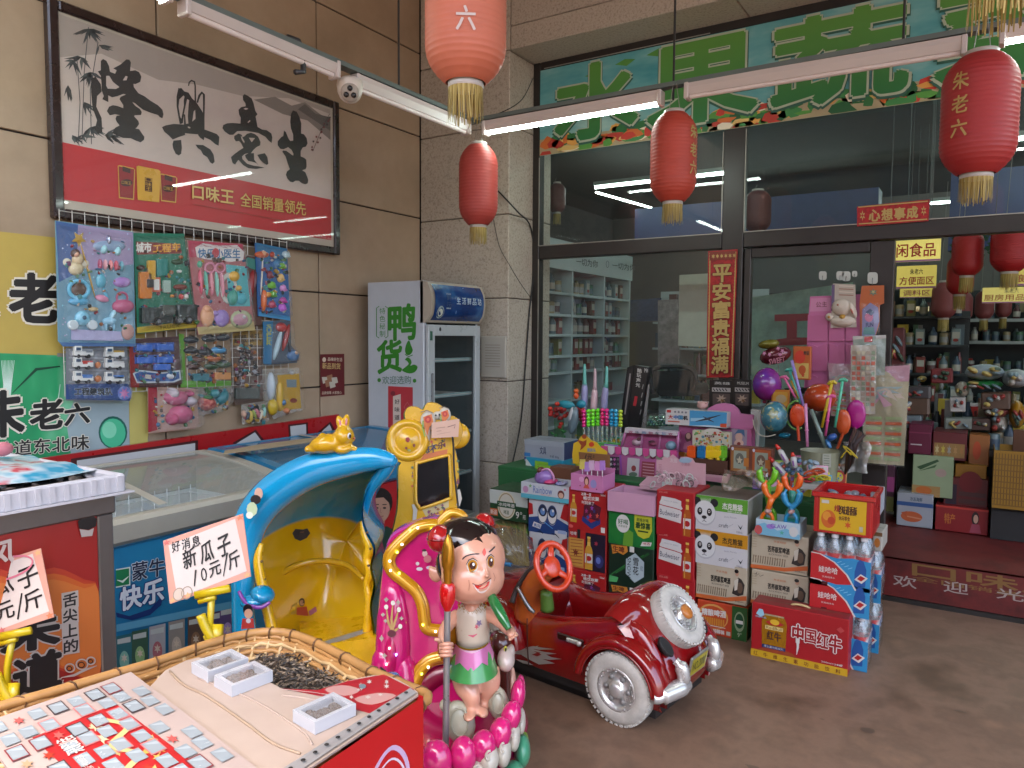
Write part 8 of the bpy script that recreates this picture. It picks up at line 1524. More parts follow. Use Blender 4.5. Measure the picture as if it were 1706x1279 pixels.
def f(p):
    for a,b in (((1430,345),(1546,335)),((1431,373),(1545,365))): p.line([a,b],2,CG)
    for u in (1437,1539): p.star(u,359-(u-1437)*.08,5,9,CG,6); p.star(u,359-(u-1437)*.08,2.5,4,RD,4)
    for i,c in enumerate("心想事成"): ptext(p,c,(1448+i*21,369-i*1.7),(1466+i*21,367.6-i*1.7),19,CG,.04)
couplet("door_scroll","small horizontal red and gold banner over the doorway",[(1428,344),(1549,332),(1547,368),(1428,377)],4.955,f)
# --- inside
IT = lamp('e4fff4',5.0); IW2 = mat('9aa29e',.5)
for i,(x0,x1,y) in enumerate(((-3.6,-2.15,7.35),(-3.9,-1.3,10.1),(.1,2.2,7.3),(-.6,2.4,10.2),(.5,2.6,8.6),(-2.8,-.6,6.1),(-.2,2.2,6.1))):  # last two are added, unseen, to light the front of the shop
    t = root("tube_light","long lit ceiling tube inside the shop, "+("nearest at left","far at left","near at right","far behind the hanging signs","over the shop counters","added unseen behind the green sign at left","added unseen behind the green sign at right")[i],"light",(x0,y,3.1),0,"lit tubes inside the shop"); zt_ = 3.1 if y > 7 else 3.48; g = G(); g.box(x0,y-.02,zt_+.02,x1,y+.02,zt_+.06,IW2); g.ob("housing",t); g = G(); g.cyl((x0+.01,y,zt_),(x1-.01,y,zt_),.012,IT,n=8); g.ob("lamp_tube",t)
t = root("tube_light","lit tube running into the shop under a blue beam","light",(-3.1,7.6,3.0),0,"lit tubes inside the shop"); g = G(); g.cyl((-3.6,7.4,3.06),(-3.45,8.6,3.06),.011,IT,n=8); g.ob("lamp_tube",t)
# white shelf unit on the left
SX = -3.0; t = root("goods_shelf","tall white shelf unit of packets behind the left window","shelf",(SX-.2,6.05,.24)); SW_ = mat('a8b4b4',.4,n=.05); SH = [at(925,v,x=SX).z for v in (668,620,592,556,522,485)]
g = G()
for y in (5.12,5.72,6.36,6.95): g.box(SX-.38,y,.24,SX,y+.025,2.06,SW_)
g.box(SX-.4,5.12,.24,SX-.37,6.97,2.1,SW_); g.ob("side_panel",t)
g = G(); g.box(SX-.4,5.1,2.06,SX+.012,6.99,2.3,SW_); p = Pr(g,plane_px(x=SX+.013)); ptext(p,"一切为你",(960,441),(996,446),12,ink('2a3436'),.01); ptext(p,"一切为你",(1020,447),(1058,452),11,ink('2a3436'),.01); p.ring(1012,440,2.6,6,.6,.8,ink('3a4446'),10); g.ob("header",t)
for z in SH+[.5,.75]: g = G(); g.box(SX-.37,5.145,z-.022,SX-.005,6.95,z,SW_); g.ob("shelf_board",t)
rn = random.Random(31)
PC = ('6a4a3a','8a8a86','4a5a5a','7a3a34','5a6a70','9a9a94','6a6a3a','3a4a5a','8a7a5a','7a8a8a','5a3a3a','4a6a50')
protos = []
for i,c in enumerate(PC):
    g = G(); M0 = Matrix()
    if i % 3 == 0: g.box(-.04,-.035,0,.04,.035,.14,mat(c,.4),b=.004); p = Pr(g,lambda u,v,k: V3((.04+k,-.035+.07*u,.14*v))); p.rect(.1,.4,.9,.8,ink('b0aca0')); p.ell(.5,.3,.3,.1,ink('8a2a24'))
    elif i % 3 == 1: g.lathe([(.03,0),(.034,.006),(.034,.1),(.02,.12),(.014,.14),(.014,.155),(.001,.156)],mat(c,.3),10); g.lathe([(.0347,.025),(.0347,.08)],ink('a8a498'),10,caps=False)
    else: g.lathe([(.036,0),(.036,.1),(.033,.104),(.001,.106)],mat(c,.35),10); g.lathe([(.0366,.02),(.0366,.07)],ink(PC[(i+5) % 12]),10,caps=False)
    o = g.ob("shelf_product",None,"small packet or bottle on a shelf inside the shop","packet","goods on the shelves inside the shop"); protos.append(o)
used = [0]*12
def put(x,y,z,rz=0.):
    k = rn.randrange(12)
    if used[k]: o = protos[k].copy(); COL.objects.link(o)
    else: o = protos[k]; used[k] = 1
    o.location = (x,y,z); o.rotation_euler = (0,0,rz); return o
for z in SH[1:]:
    y = 5.2
    while y < 6.9:
        if abs(y-5.73) > .06 and abs(y-6.37) > .06: put(SX-.1,y,z)
        y += rn.uniform(.075,.13)
# far wall shelving and goods
for nm,x0,x1,y,zs_ in (("at the left of the far wall",-2.6,-.75,9.2,(.7,1.05,1.4,1.75)),("with bottles in view through the doorway",-.65,2.6,9.6,(.8,1.16,1.48,1.72))):
    t = root("goods_shelf","dark shelf unit inside the shop "+nm,"shelf",((x0+x1)/2,y,.24)); g = G(); DK = mat('33383a',.5); g.box(x0,y+.36,.24,x1,y+.38,2.05,DK); g.box(x0-.02,y,.24,x0,y+.38,2.05,DK); g.box(x1,y,.24,x1+.02,y+.38,2.05,DK); g.ob("shelf_frame",t)
    for z in zs_: g = G(); g.box(x0,y,z-.02,x1,y+.36,z,DK); g.box(x0,y-.006,z-.03,x1,y,z+.004,mat('9aa0a0',.4)); g.ob("shelf_board",t)
    for z in zs_:
        x = x0+.06
        while x < min(x1,1.1)-.05: put(x,y+.08,z,-1.57); x += rn.uniform(.075,.13)
t = root("goods_shelf","dark two sided shelf of packets left of the doorway inside","shelf",(-.5,7.6,.24)); g = G(); g.box(-.95,7.75,.24,-.1,7.78,1.75,DK); g.ob("shelf_frame",t)
for z in (.7,.95,1.2,1.45,1.7):
    g = G(); g.box(-.95,7.5,z-.02,-.1,7.75,z,DK); g.ob("shelf_board",t); x = -.9
    while x < -.15: put(x,7.56,z,-1.57); x += rn.uniform(.075,.1)
for i in range(30): put(rn.uniform(-.45,.75),rn.uniform(5.78,6.0),.78,rn.uniform(0,6))
g = G(); r2 = random.Random(55)
def fill(x0,x1,y0,y1,z,h,n):
    for _ in range(n):
        x,y = r2.uniform(x0,x1),r2.uniform(y0,y1); a,b,c = r2.uniform(.015,.045),r2.uniform(.015,.04),h*r2.uniform(.4,1)
        if r2.random() < .4: g.lathe([(a,0),(a,c*.7),(a*.4,c*.9),(a*.4,c)],mat(r2.choice(PC+('b0aca4','a02a24','b8a03a','2a2c30')),.35),8,T(x,y,z))
        else: g.box(x-a,y-b,z,x+a,y+b,z+c,mat(r2.choice(PC+('b0aca4','a02a24','b8a03a','2a2c30')),.4))
for z in SH: fill(SX-.3,SX-.16,5.16,6.93,z,.15,46)
for z in (.7,1.05,1.4,1.75): fill(-2.55,-.8,9.32,9.5,z,.26,34); fill(-.6,1.1,9.72,9.9,z+.05,.2,34)
for z in (.7,.95,1.2,1.45): fill(-.92,-.13,7.6,7.72,z,.2,22)
fill(-2.68,-1.72,6.92,7.05,.9,.22,30); fill(-2.68,-1.72,6.92,7.05,1.15,.22,30); fill(-2.68,-1.72,6.92,7.05,1.4,.22,30); fill(-2.68,-1.72,6.92,7.05,1.65,.3,24); fill(-.45,1.0,6.0,6.36,.78,.3,60); fill(-.4,1.1,6.7,7.2,.5,.6,50)
g.ob("shelf_goods",None,"mixed small packets and bottles crowding the shelves inside the shop","goods",kind="stuff")
# hanging signs and lanterns inside
def hsign(label,px,d_y,lines,bg='b8ac5a',tc='a0342a'):
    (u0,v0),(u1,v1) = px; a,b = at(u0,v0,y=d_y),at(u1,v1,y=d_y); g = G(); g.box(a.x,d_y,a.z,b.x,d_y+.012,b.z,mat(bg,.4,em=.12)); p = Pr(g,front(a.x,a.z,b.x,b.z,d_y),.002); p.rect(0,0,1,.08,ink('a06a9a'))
    for t_,x0,y0_,x1,y1_,c in lines: p.text(t_,x0,y0_,x1,y1_,ink(c),.02)
    for x in (a.x+.06,b.x-.06): g.cyl((x,d_y+.006,b.z),(x,d_y+.006,3.56),.003,mat('5a5a5a'),n=4)
    g.ob("hanging_sign",None,label,"sign","yellow signs hanging inside the shop")
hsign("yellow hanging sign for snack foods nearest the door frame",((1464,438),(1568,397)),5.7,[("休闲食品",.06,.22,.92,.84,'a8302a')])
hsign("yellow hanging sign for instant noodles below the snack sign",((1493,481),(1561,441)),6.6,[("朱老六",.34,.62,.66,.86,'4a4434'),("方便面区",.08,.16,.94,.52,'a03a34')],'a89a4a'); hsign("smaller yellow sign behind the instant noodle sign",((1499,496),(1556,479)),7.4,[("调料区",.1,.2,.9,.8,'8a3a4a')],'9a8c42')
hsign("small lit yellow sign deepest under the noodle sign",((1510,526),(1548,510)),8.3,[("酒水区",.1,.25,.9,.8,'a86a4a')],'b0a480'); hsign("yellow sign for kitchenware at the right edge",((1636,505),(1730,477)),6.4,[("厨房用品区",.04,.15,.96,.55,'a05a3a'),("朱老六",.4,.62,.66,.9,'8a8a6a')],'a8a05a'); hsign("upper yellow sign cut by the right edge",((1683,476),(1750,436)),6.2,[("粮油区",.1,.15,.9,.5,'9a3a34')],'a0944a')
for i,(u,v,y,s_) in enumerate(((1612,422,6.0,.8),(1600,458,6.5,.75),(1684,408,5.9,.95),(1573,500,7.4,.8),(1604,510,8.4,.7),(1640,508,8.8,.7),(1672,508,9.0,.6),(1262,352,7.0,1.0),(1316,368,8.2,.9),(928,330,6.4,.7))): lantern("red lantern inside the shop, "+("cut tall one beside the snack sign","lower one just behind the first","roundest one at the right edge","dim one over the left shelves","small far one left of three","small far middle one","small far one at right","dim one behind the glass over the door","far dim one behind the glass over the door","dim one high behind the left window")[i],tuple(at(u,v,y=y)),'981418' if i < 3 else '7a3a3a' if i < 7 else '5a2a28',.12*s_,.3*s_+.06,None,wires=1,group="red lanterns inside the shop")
g = G(); q = at(1645,402,y=6.3)
for i in range(60): e = q+V3((rn.gauss(0,.12),rn.gauss(0,.1),rn.gauss(0,.05))); g.add([e,e+V3((.04,0,.01)),e+V3((.03,.01,-.03))],[(0,1,2)],mat('1f4a2a',.6))
g.ob("garland",None,"dark green leaf garland between the inside lanterns","garland")
# counters with goods just inside the doorway
t = root("shop_counter","low goods stand inside the doorway heaped with bags","counter",(.3,6.05,.24)); g = G(); g.box(-.5,5.72,.74,1.6,6.4,.78,mat('4a4440',.6)); g.box(-.48,5.8,.24,1.58,6.38,.74,mat('2a2624',.7)); g.ob("stand_body",t)
def ibox(label,bl,tr,y,dep,body,fn=None,**k): return carton(label,bl,tr,y,dep,body,fn,group="cartons inside the doorway",z0=k.pop('z0',None),**k)
ibox("white carton with a blue band and a red prawn print inside the doorway",(1492,884),(1556,826),5.55,.3,'8f9298',lambda p: (p.rect(0,.62,1,.74,ink('2a4a7a')),p.text("冷冻海鲜",.36,.78,.7,.9,ink('3a4a5a'),.02),p.ell(.42,.3,.3,.16,ink('a8502a')),p.poly([(.12,.4),(.3,.46),(.26,.3)],ink('a04a2a')),p.line([(.3,.3),(.7,.26)],.04,ink('b8785a'))),z0=.256)
ibox("red carton with a woman's portrait on the floor inside the doorway",(1556,894),(1648,850),5.55,.3,'7a1a1c',lambda p: (p.rect(0,.92,1,1,ink('a8342a')),p.text("特产",.18,.3,.38,.7,ink('a8602a'),.02),p.ell(.76,.62,.07,.26,ink('1f1414')),p.ell(.77,.6,.045,.17,ink('b08a76')),p.poly([(.66,.05),(.88,.05),(.84,.4),(.7,.4)],ink('8a3a4a'))),z0=.256)
ibox("pale green vegetable carton atop the prawn carton",(1518,824),(1590,762),5.6,.3,'8a9a78',lambda p: (p.poly([(.1,.7),(.6,.92),(.65,.88),(.2,.64)],ink('2a4a2a')),p.poly([(.15,.6),(.6,.8),(.55,.72)],ink('3a5a34')),p.ell(.7,.6,.14,.1,ink('a08a80')),p.rect(0,0,.7,.26,ink('9a7a4a')),p.ell(.3,.14,.2,.1,ink('b0602a'))))
ibox("dark red gift carton with gold figures by the doorway's left side",(1552,764),(1612,722),5.62,.3,'5a1c20',lambda p: (p.rect(.05,.1,.95,.6,ink('8a6a3a')),[p.star(.14+i*.18,.36,.07,.2,ink(('b8a878','b0a040','8a8a80','a07a4a','9a6a3a')[i]),6) for i in range(5)]))
ibox("magenta red gift carton with silver stripe inside the door",(1512,755),(1553,708),5.6,.3,'5a1430',lambda p: (p.rect(.1,.3,.6,.34,ink('b0a8a8')),p.rect(0,.7,1,.74,ink('7a2a4a'))))
ibox("orange brown paper carton behind the gift cartons",(1612,775),(1650,726),5.7,.3,'8a5426',lambda p: p.ell(.4,.5,.2,.3,ink('a8401c')))
ibox("red and brown carton with an arched top and dark bottles",(1570,852),(1648,800),5.62,.3,'5a1c1c',lambda p: (p.ell(.6,.9,.26,.3,ink('6a1418')),p.rect(.05,.1,.3,.8,ink('2a1a2a')),[p.rect(.35,.1+i*.2,.95,.22+i*.2,ink('4a2a2a')) for i in range(3)]))
ibox("orange box lying on the arched carton",(1590,800),(1645,776),5.66,.25,'9a6a1c')
ibox("pink and purple carton edge by the left of the doorway",(1466,850),(1492,770),5.66,.3,'4a2a3a',lambda p: (p.rect(0,.4,1,.7,ink('8a3a6a')),p.rect(0,0,1,.3,ink('6a6a3a'))))
t,a,b = openbox("yellow_basket","yellow plastic lattice basket of red packets at the right edge",(1652,845),(1760,757),5.45,.35,'8a6414',lambda p: [p.rect(.03+i*.05,.05,.045+i*.05,.95,ink('5a3e10')) for i in range(19)]+[p.rect(0,.05+i*.1,1,.07+i*.1,ink('6a4a12')) for i in range(9)])
thing("red_packets","red packets filling the yellow lattice basket","packets",5.6,None,lambda P_,mp: [blob(P_("packet"),mp,1664+i*10,760+i % 2,7,4,.05,mat('6a2a24',.4)) for i in range(5)])
g = G(); g.box(a.x,5.5,.255,b.x,5.8,a.z-.004,mat('1c1a1a',.7)); g.ob("black_crate",None,"black crate under the yellow lattice basket","crate")
WH_ = [("white round steamed bun bag on the goods stand",1603,648,13,13,'b0a898'),("silver tray of foil packs on the goods stand",1598,703,24,9,'7a8078'),("dark floral packet next to the silver tray",1634,704,16,10,'3a2620'),("clear jar pack with a red label on the stand",1664,704,16,16,'9a9288'),("clear bag of white goods over the green basket",1640,620,34,14,'8a949a'),("green basket on the goods stand",1640,640,32,8,'1f6a34'),("red striped bag right of the white bun bag",1660,684,22,12,'8a4a44'),("yellow bag at the right of the goods stand",1694,690,14,24,'9a6c14'),("white bags at the right edge above the baskets",1692,630,24,16,'8a8e90'),("brown carton flap leaning on the goods stand",1658,666,24,14,'4a3426'),("brown open carton at the left of the goods stand",1516,675,34,14,'4f3a2c'),("stack of white bowls beside the bun bag",1596,672,13,12,'a8a4a0'),("dark pile of packets behind the brown carton",1522,652,30,10,'3a3638'),("blue grey packets above the gift cartons",1515,700,22,10,'6a7478'),("red carton among the goods deep inside",1570,625,18,12,'6a1c1e'),("yellow fruit bag on the dark pile",1536,631,8,5,'9a7a20'),("red and white cartons stacked at far left inside",1495,580,14,34,'5a2c2c')]
for lab,u,v,ru,rv,c in WH_: thing("goods_pile" if ru > 20 else "goods_bag",lab,"goods",5.95,None,lambda P_,mp: (blob(P_("body"),mp,u,v,ru,rv,.12,mat(c,.4,n=.2,ns=25),'box' if 'carton' in lab or 'tray' in lab or 'bowl' in lab else 'ell'),[blob(P_("wrap"),mp,u+rn.uniform(-.6,.6)*ru,v+rn.uniform(-.5,.4)*rv,ru*.3,rv*.35,.06,mat(rn.choice(('a8a49c','8a3a34','6a7a80','b09a5a','3a4a3a')),.35),rot=rn.uniform(-40,40),lift=.09) for _ in range(5)]))
t = root("goods_shelf","pale stepped rack of packets behind the middle of the left window","shelf",(-2.2,7.0,.24)); g = G(); g.box(-2.72,7.08,.24,-1.68,7.1,1.95,SW_); g.ob("side_panel",t)
for z in (.9,1.15,1.4,1.65): g = G(); g.box(-2.72,6.88,z-.02,-1.68,7.08,z,SW_); g.ob("shelf_board",t)
g = G(); g.box(-3.4,8.0,2.55,-.9,8.3,2.95,mat('2a3560',.5,n=.15)); g.box(-.3,7.9,2.3,.5,8.0,3.0,mat('2f3a66',.5,n=.15)); g.ob("blue_beam",None,"dark blue boxed beam under the shop ceiling behind the glass","beam")
# white panel, screen and chair seen through the windows
def flat(name,lab,cat,q,y,c,**k): g = G(); slab(g,plane_px(y=y),q,.03,mat(c,.45,**k),lift=-.03); g.ob(name,None,lab,cat)
flat("white_cabinet","white fridge back standing behind the couplet window","cabinet",[(1132,458),(1184,455),(1184,578),(1130,576)],5.6,'b0b4a4')
flat("green_board","pale green wrapped sheets behind the door glass","board",[(1252,495),(1420,470),(1420,640),(1252,650)],5.6,'8aa894',n=.3,ns=12)
flat("wall_display","dark blue bottle display deep behind the left window","display",[(1048,500),(1100,496),(1100,534),(1048,536)],7.0,'3a4a68',n=.4,ns=30)
flat("drink_rack","pale rack of packets beside the white fridge back","rack",[(1096,500),(1130,498),(1130,612),(1096,612)],6.6,'8a8484',n=.5,ns=18)
t = root("red_stool","red table frame behind the door glass","table frame",(-1.0,5.5,.9)); g = G(); mp = plane_px(y=5.5)
slab(g,mp,[(1292,524),(1350,522),(1350,534),(1328,535),(1328,562),(1350,562),(1350,574),(1290,576),(1290,566),(1312,563),(1312,535),(1292,535)],.03,mat('8a1a1c',.4)); g.ob("frame_bar",t)
thing("office_chair","black mesh office chair behind the window","chair",5.5,None,lambda P_,mp: (slab(P_("seat"),mp,rrect(1095,640,1160,660,8),.3,mat('141414',.6),lift=-.3),P_("backrest").tube(smooth([tuple(mp(u,v,0)) for u,v in ((1088,655),(1084,625),(1098,612),(1140,611),(1158,622),(1156,650))],4),.018,mat('161616',.5),8),slab(P_("mesh_back"),mp,[(1088,618),(1156,616),(1155,650),(1089,650)],.01,mat('0f1010',.8))))
# ================================================================ food cart and sunflower seed basket in the foreground
XC = -1.9; ct = root("food_cart","steel edged food cart with a red poster front at the left edge","cart",(-2.25,.6,0)); STL = mat('6f6c69',.32,m=.7,n=.12,ns=4)
ye = at(190,900,x=XC).y; zt = at(190,822,x=XC).z
g = G(); g.box(-2.55,-.2,zt-.05,XC+.004,ye+.006,zt,STL,b=.004); g.box(XC-.028,ye-.04,0,XC,ye,zt-.05,STL,b=.003); g.box(-2.52,ye-.04,0,-2.48,ye,zt-.05,STL); g.box(-2.52,-.15,.1,XC-.02,ye-.012,.13,STL); g.ob("steel_frame",ct)
g = G(); g.box(-2.5,-.15,.13,XC-.006,ye-.03,zt-.05,mat('8f1a16',.35,n=.06,coat=.3)); p = Pr(g,plane_px(x=XC-.006))
for i,(c,k) in enumerate((('a8341c',1.),('b8551f',.75),('c0682c',.5))): p.poly(smooth([(-40,1010-60*k),(40,960+30*(1-k)),(90,985-40*k),(140,965+30*(1-k)),(164,985),(164,1130*1),(80,1090+20*k),(-40,1120)],3,True),ink(c))
BKE = ink('b0a49a')
for i,c in enumerate("舌尖上的"): u,v = 104+(i > 2)*1,1013+i*25.5; p.poly([(u-2,v-25),(u+26,v-30),(u+27,v-3),(u-1,v+2)],BKE); ptext(p,c,(u+1,v-1),(u+24,v-6),21,BK,.03)
ptext(p,"味",(-34,1098),(98,1072),56,BK,.05,BKE,.045); ptext(p,"道",(22,1162),(100,1140),62,BK,.05,BKE,.045); ptext(p,"风",(-26,950),(24,936),40,ink('b8a8a0'),.03)
for cx,cy,s_ in ((115,1112,1),(135,1106,1.2),(150,1100,.9)): p.ring(cx,cy,9*s_,8*s_,2.4,2.2,BKE,16); p.ring(cx-1,cy+1,5*s_,4.4*s_,1.6,1.5,BK,12)
p.line([(100,1128),(122,1124),(138,1116),(160,1108)],[1,4,4,1],BKE)
p.poly([(130,880),(128,868),(136,860),(152,858),(160,864),(158,876),(146,882)],ink('17100f')); p.poly([(131,881),(146,883),(155,879),(152,892),(134,894)],ink('a89c94')); g.ob("poster_front",ct)
tr_ = root("snack_tray","white plastic tray of dark speckled snacks on the food cart","tray",(-2.2,.7,zt)); g = G(); TW = mat('b6b6bc',.4,n=.04)
zk = zt+.004; x0,x1,y0,y1 = -2.5,XC+.03,.1,ye+.02
for a_,b_,c_,d_ in ((x0,y0,x1,y0+.02),(x0,y1-.02,x1,y1),(x0,y0+.02,x0+.02,y1-.02),(x1-.02,y0+.02,x1,y1-.02)): g.box(a_,b_,zk,c_,d_,zk+.05,TW,b=.006)
g.box(x0-.014,y0-.01,zk,x1+.014,y1+.014,zk+.004,TW); g.box(x0+.02,y0+.02,zk+.006,x1-.02,y1-.02,zk+.03,mat('2a2422',.6))
for i in range(30): y = y0+.02+i*(y1-y0-.04)/29; g.box(x1-.002,y-.006,zk+.006,x1+.004,y+.006,zk+.046,TW)
g.ob("tray_body",tr_); g = G(); rn = random.Random(41)
for i in range(230): g.ell((rn.uniform(x0+.03,x1-.03),rn.uniform(.45,y1-.03),zk+rn.uniform(.03,.036)),(.017,.013,.005),mat(rn.choice(('1c1717','3a302c','8a8280','241c1c','5a4a44','a09a98')),.4),6,rot=(rn.uniform(-.6,.6),rn.uniform(-.6,.6),rn.uniform(0,3)))
g.ob("snacks",tr_)["kind"] = "stuff"
bg_ = root("snack_bag","cyan and pink snack bag lying on the dark snacks","bag",(-2.25,.8,zk+.05)); q0 = at(30,775,x=-2.2); g = G(); g.grid(lambda u,v: (q0.x-.24+.46*u,q0.y-.3+.4*v,zk+.05+.02*math.sin(3.14*u)*math.sin(3.14*v)+.006*math.sin(14*u+5*v)),16,16,ramped("bag print",[(.4,'2a8fb0'),(.52,'b0c4cc'),(.6,'b83a4a'),(.68,'8ab0bc')],6,3,r=.25)); g.ob("bag_body",bg_)
g = G(); q = at(2,748,x=-2.25); g.ell(q,(.02,.03,.02),mat('b8707a',.4)); g.ob("pink_packet",None,"small pink packet at the left edge above the snack tray","packet")
# stand under the basket
bk = root("bamboo_basket","woven bamboo basket of sunflower seeds in the foreground","basket",(-1.28,.85,.62)); ZR = .8
rim = [at(u,v,z=ZR) for u,v in ((-60,1192),(60,1160),(170,1128),(260,1102),(345,1073),(400,1058),(452,1052),(500,1060),(560,1087),(620,1118),(672,1140),(712,1166))]+[V3((-.93,.95,ZR)),V3((-.95,.6,ZR)),V3((-1.05,.4,ZR)),V3((-1.45,.38,ZR)),V3((-1.6,.5,ZR))]
rim = [V3(q) for q in smooth([tuple(q) for q in rim],4,True)]; cB = sum(rim,V3())/len(rim); BAM = mat('a87c48',.45,n=.18,ns=14); BAM2 = mat('c4a676',.5,n=.2,ns=20)
g = G(); g.tube(rim,.01,BAM,8,True); g.tube([cB+(q-cB)*.97+V3((0,0,-.022)) for q in rim],.009,BAM,6,True)
for i in range(0,len(rim),3): q = rim[i]; g.tube([q+V3((0,0,.0))+((q-cB).normalized()*.014*math.cos(t))+V3((0,0,.015*math.sin(t)-.004)) for t in [6.2832*k/8 for k in range(8)]],.0022,mat('5a3a1c',.6),4,True)
g.ob("rim",bk)
g = G(); n = len(rim)
for k in range(12):
    f_ = .985-.028*k; z = -.012-.0125*k; q = [cB+(p_-cB)*f_+V3((0,0,z+.003*math.sin(i*2.1+k*3.14))) for i,p_ in enumerate(rim)]; g.tube(q,.0062,BAM2 if k % 2 else BAM,5,True)
for i in range(0,n,2): g.tube([cB+(rim[i]-cB)*(.985-.028*k)+V3((0,0,-.012-.0125*k+(.006 if (k+i//2) % 2 else -.001))) for k in range(12)],.0045,BAM2,4)
g.add([cB+(p_-cB)*.66+V3((0,0,-.155)) for p_ in rim],[tuple(range(n))],BAM); g.add([cB+(p_-cB)*1.0+V3((0,0,-.005)) for p_ in rim]+[cB+(p_-cB)*.68+V3((0,0,-.15)) for p_ in rim],[(i,(i+1) % n,n+(i+1) % n,n+i) for i in range(n)],mat('8a6238',.6,n=.2)); g.ob("woven_wall",bk)
g = G(); rn = random.Random(17); SD = [mat(h,.5) for h in ('2a2522','4a4038','6a5c4e','171413','8a7a66')]
for i in range(1800):
    t = rn.random(); _u,_v = rn.uniform(425,640),rn.uniform(1086,1160); q = at(_u,_v,z=ZR-.03-.012*rn.random())
    if _v < 1088+max(0,_u-500)*.5: continue
    M = Matrix.Translation(q) @ Euler((rn.uniform(-.5,.5),rn.uniform(-.5,.5),rn.uniform(0,6.28))).to_matrix().to_4x4(); s_ = rn.uniform(.8,1.2)
    g.add([M @ V3(v) for v in ((-.008*s_,0,0),(0,-.0026,0),(.006*s_,0,0),(0,.0026,0),(0,0,.0022))],[(0,1,4),(1,2,4),(2,3,4),(3,0,4)],SD[i % 5])
q = [cB+(p_-cB)*.9+V3((0,0,-.05)) for p_ in rim]; q = [at(u,v,z=ZR-.044) for u,v in ((415,1100),(445,1092),(500,1092),(560,1108),(620,1140),(690,1180),(600,1260),(430,1200))]; n = len(q); g.add(q,[tuple(range(n))],SD[1]); g.ob("sunflower_seeds",bk)["kind"] = "stuff"
st = root("wooden_stool","plain wooden stand under the seed basket","stand",(-1.28,.8,0)); g = G(); g.box(-1.6,.35,.58,-.98,1.2,.62,mat('6a4a2e',.6,n=.2)); g.ob("stand_top",st)
for x in (-1.56,-1.02):
    for y in (.4,1.15): g = G(); g.box(x-.025,y-.025,0,x+.025,y+.025,.58,mat('6a4a2e',.6,n=.2)); g.ob("leg",st)
# red gift carton with its flap opened over the basket
rc_ = root("red_carton","torn open red carton with its pale flap laid over the seed basket","carton",(-1.1,.7,.62)); ZC = .822; P4 = lambda u,v,dz=0: at(u,v,z=ZC+dz)
e0,e1 = P4(697,1157),P4(470,1310); g = G(); RC = mat('b0141a',.35,n=.05); dn = V3((0,0,-.34)); L0 = e0+V3((-.5,-.02,0)); L1 = e1+V3((-.4,0,0))
off = V3((.012,0,0)); g.add([e0+off,e1+off,e1+off+dn,e0+off+dn],[(3,2,1,0)],RC); g.add([e0+off,e0+dn+off,e0+dn+V3((-.1,.0,0)),e0+V3((-.1,0,0))],[(0,1,2,3)],RC)
p = Pr(g,face(e1+off+dn,e0-e1,-dn)); u_ = lambda a: a
p.line(smooth([(.42,.35),(.46,.6),(.58,.78),(.72,.84),(.84,.72),(.88,.5),(.9,.35)],5),[.03]*31,ink('b8a0c0'),.8); p.line(smooth([(.44,.4),(.49,.6),(.6,.74),(.72,.78),(.82,.68),(.85,.5)],5),.014,ink('c8c0d0'),.8); p.ell(.36,.7,.04,.06,ink('b8404a')); p.star(.52,.5,.04,.06,ink('c8b8b0'),4)
g.ob("box_side",rc_)
g = G(); KR = ramped("flap paper",[(.3,'a39083'),(.6,'b09d90'),(.8,'a89588')],3,4,r=.6,bump=.15)
fl = smooth([tuple(P4(u,v)) for u,v in ((275,1117),(330,1095),(395,1112),(445,1134),(480,1150),(530,1149),(575,1135),(640,1124),(690,1148),(697,1157))],3)+[tuple(e1),tuple(e1+V3((-.35,-.02,0))),tuple(P4(120,1330)),tuple(P4(225,1170))]
fl = [V3(q) for q in fl]; k = len(fl); g.add(fl+[q-V3((0,0,.004)) for q in fl],[tuple(range(k)),tuple(range(2*k-1,k-1,-1))]+[(i,k+i,k+(i+1) % k,(i+1) % k) for i in range(k)],KR)
g.ob("cardboard_flap",rc_)
g = G(); p = Pr(g,plane_px(z=ZC),.001); CRE = ink('8f7868')
ridge = smooth([tuple(P4(u,v,.002)) for u,v in ((283,1118),(305,1140),(345,1160),(410,1205),(455,1238),(500,1255))],4); g.tube(ridge,.0024,mat('a08a74',.7),6)
g.tube(smooth([tuple(P4(u,v,.001)) for u,v in ((470,1158),(520,1165),(560,1180),(570,1200))],4),.0025,KR,5); g.tube(smooth([tuple(P4(u,v,.001)) for u,v in ((330,1130),(420,1165),(500,1215),(520,1240))],4),.002,KR,5)
g.ob("flap_crease",rc_)
g = G(); p = Pr(g,plane_px(z=ZC),.001); p.poly([(470,1148),(530,1150),(580,1135),(640,1124),(690,1149),(620,1190),(575,1178),(560,1165)],mat('a01c28',.35,n=.08)); PKC = ink('b88a84')
for q in ([(540,1150),(570,1142),(600,1150),(575,1160)],[(590,1165),(630,1155),(660,1160),(620,1175)]): p.poly(smooth(q,3,True),PKC)
for i in range(9): p.star(585+rn.uniform(0,60),1142+rn.uniform(-8,26),rn.uniform(3,7),rn.uniform(2.5,5),ink('c0b4ac'),6)
p.ell(604,1145,6,4,ink('6a7a80')); p.line([(470,1150),(520,1155),(570,1163)],1,ink('c0b0a8')); g.ob("flap_print",rc_)
g = G(); dirE = (e1-e0).normalized(); g.add([e0+V3((-.004,0,.003)),e1+V3((-.004,0,.003)),e1+V3((-.028,0,.006)),e0+V3((-.02,0,.008))],[(0,1,2,3)],paper('8a8684'))
for i in range(12): q = e0+dirE*(.02+i*.026)+V3((-.014,0,.009)); g.ell(q,(.004,.004,.0015),BK,8)
g.ob("punched_edge",rc_)
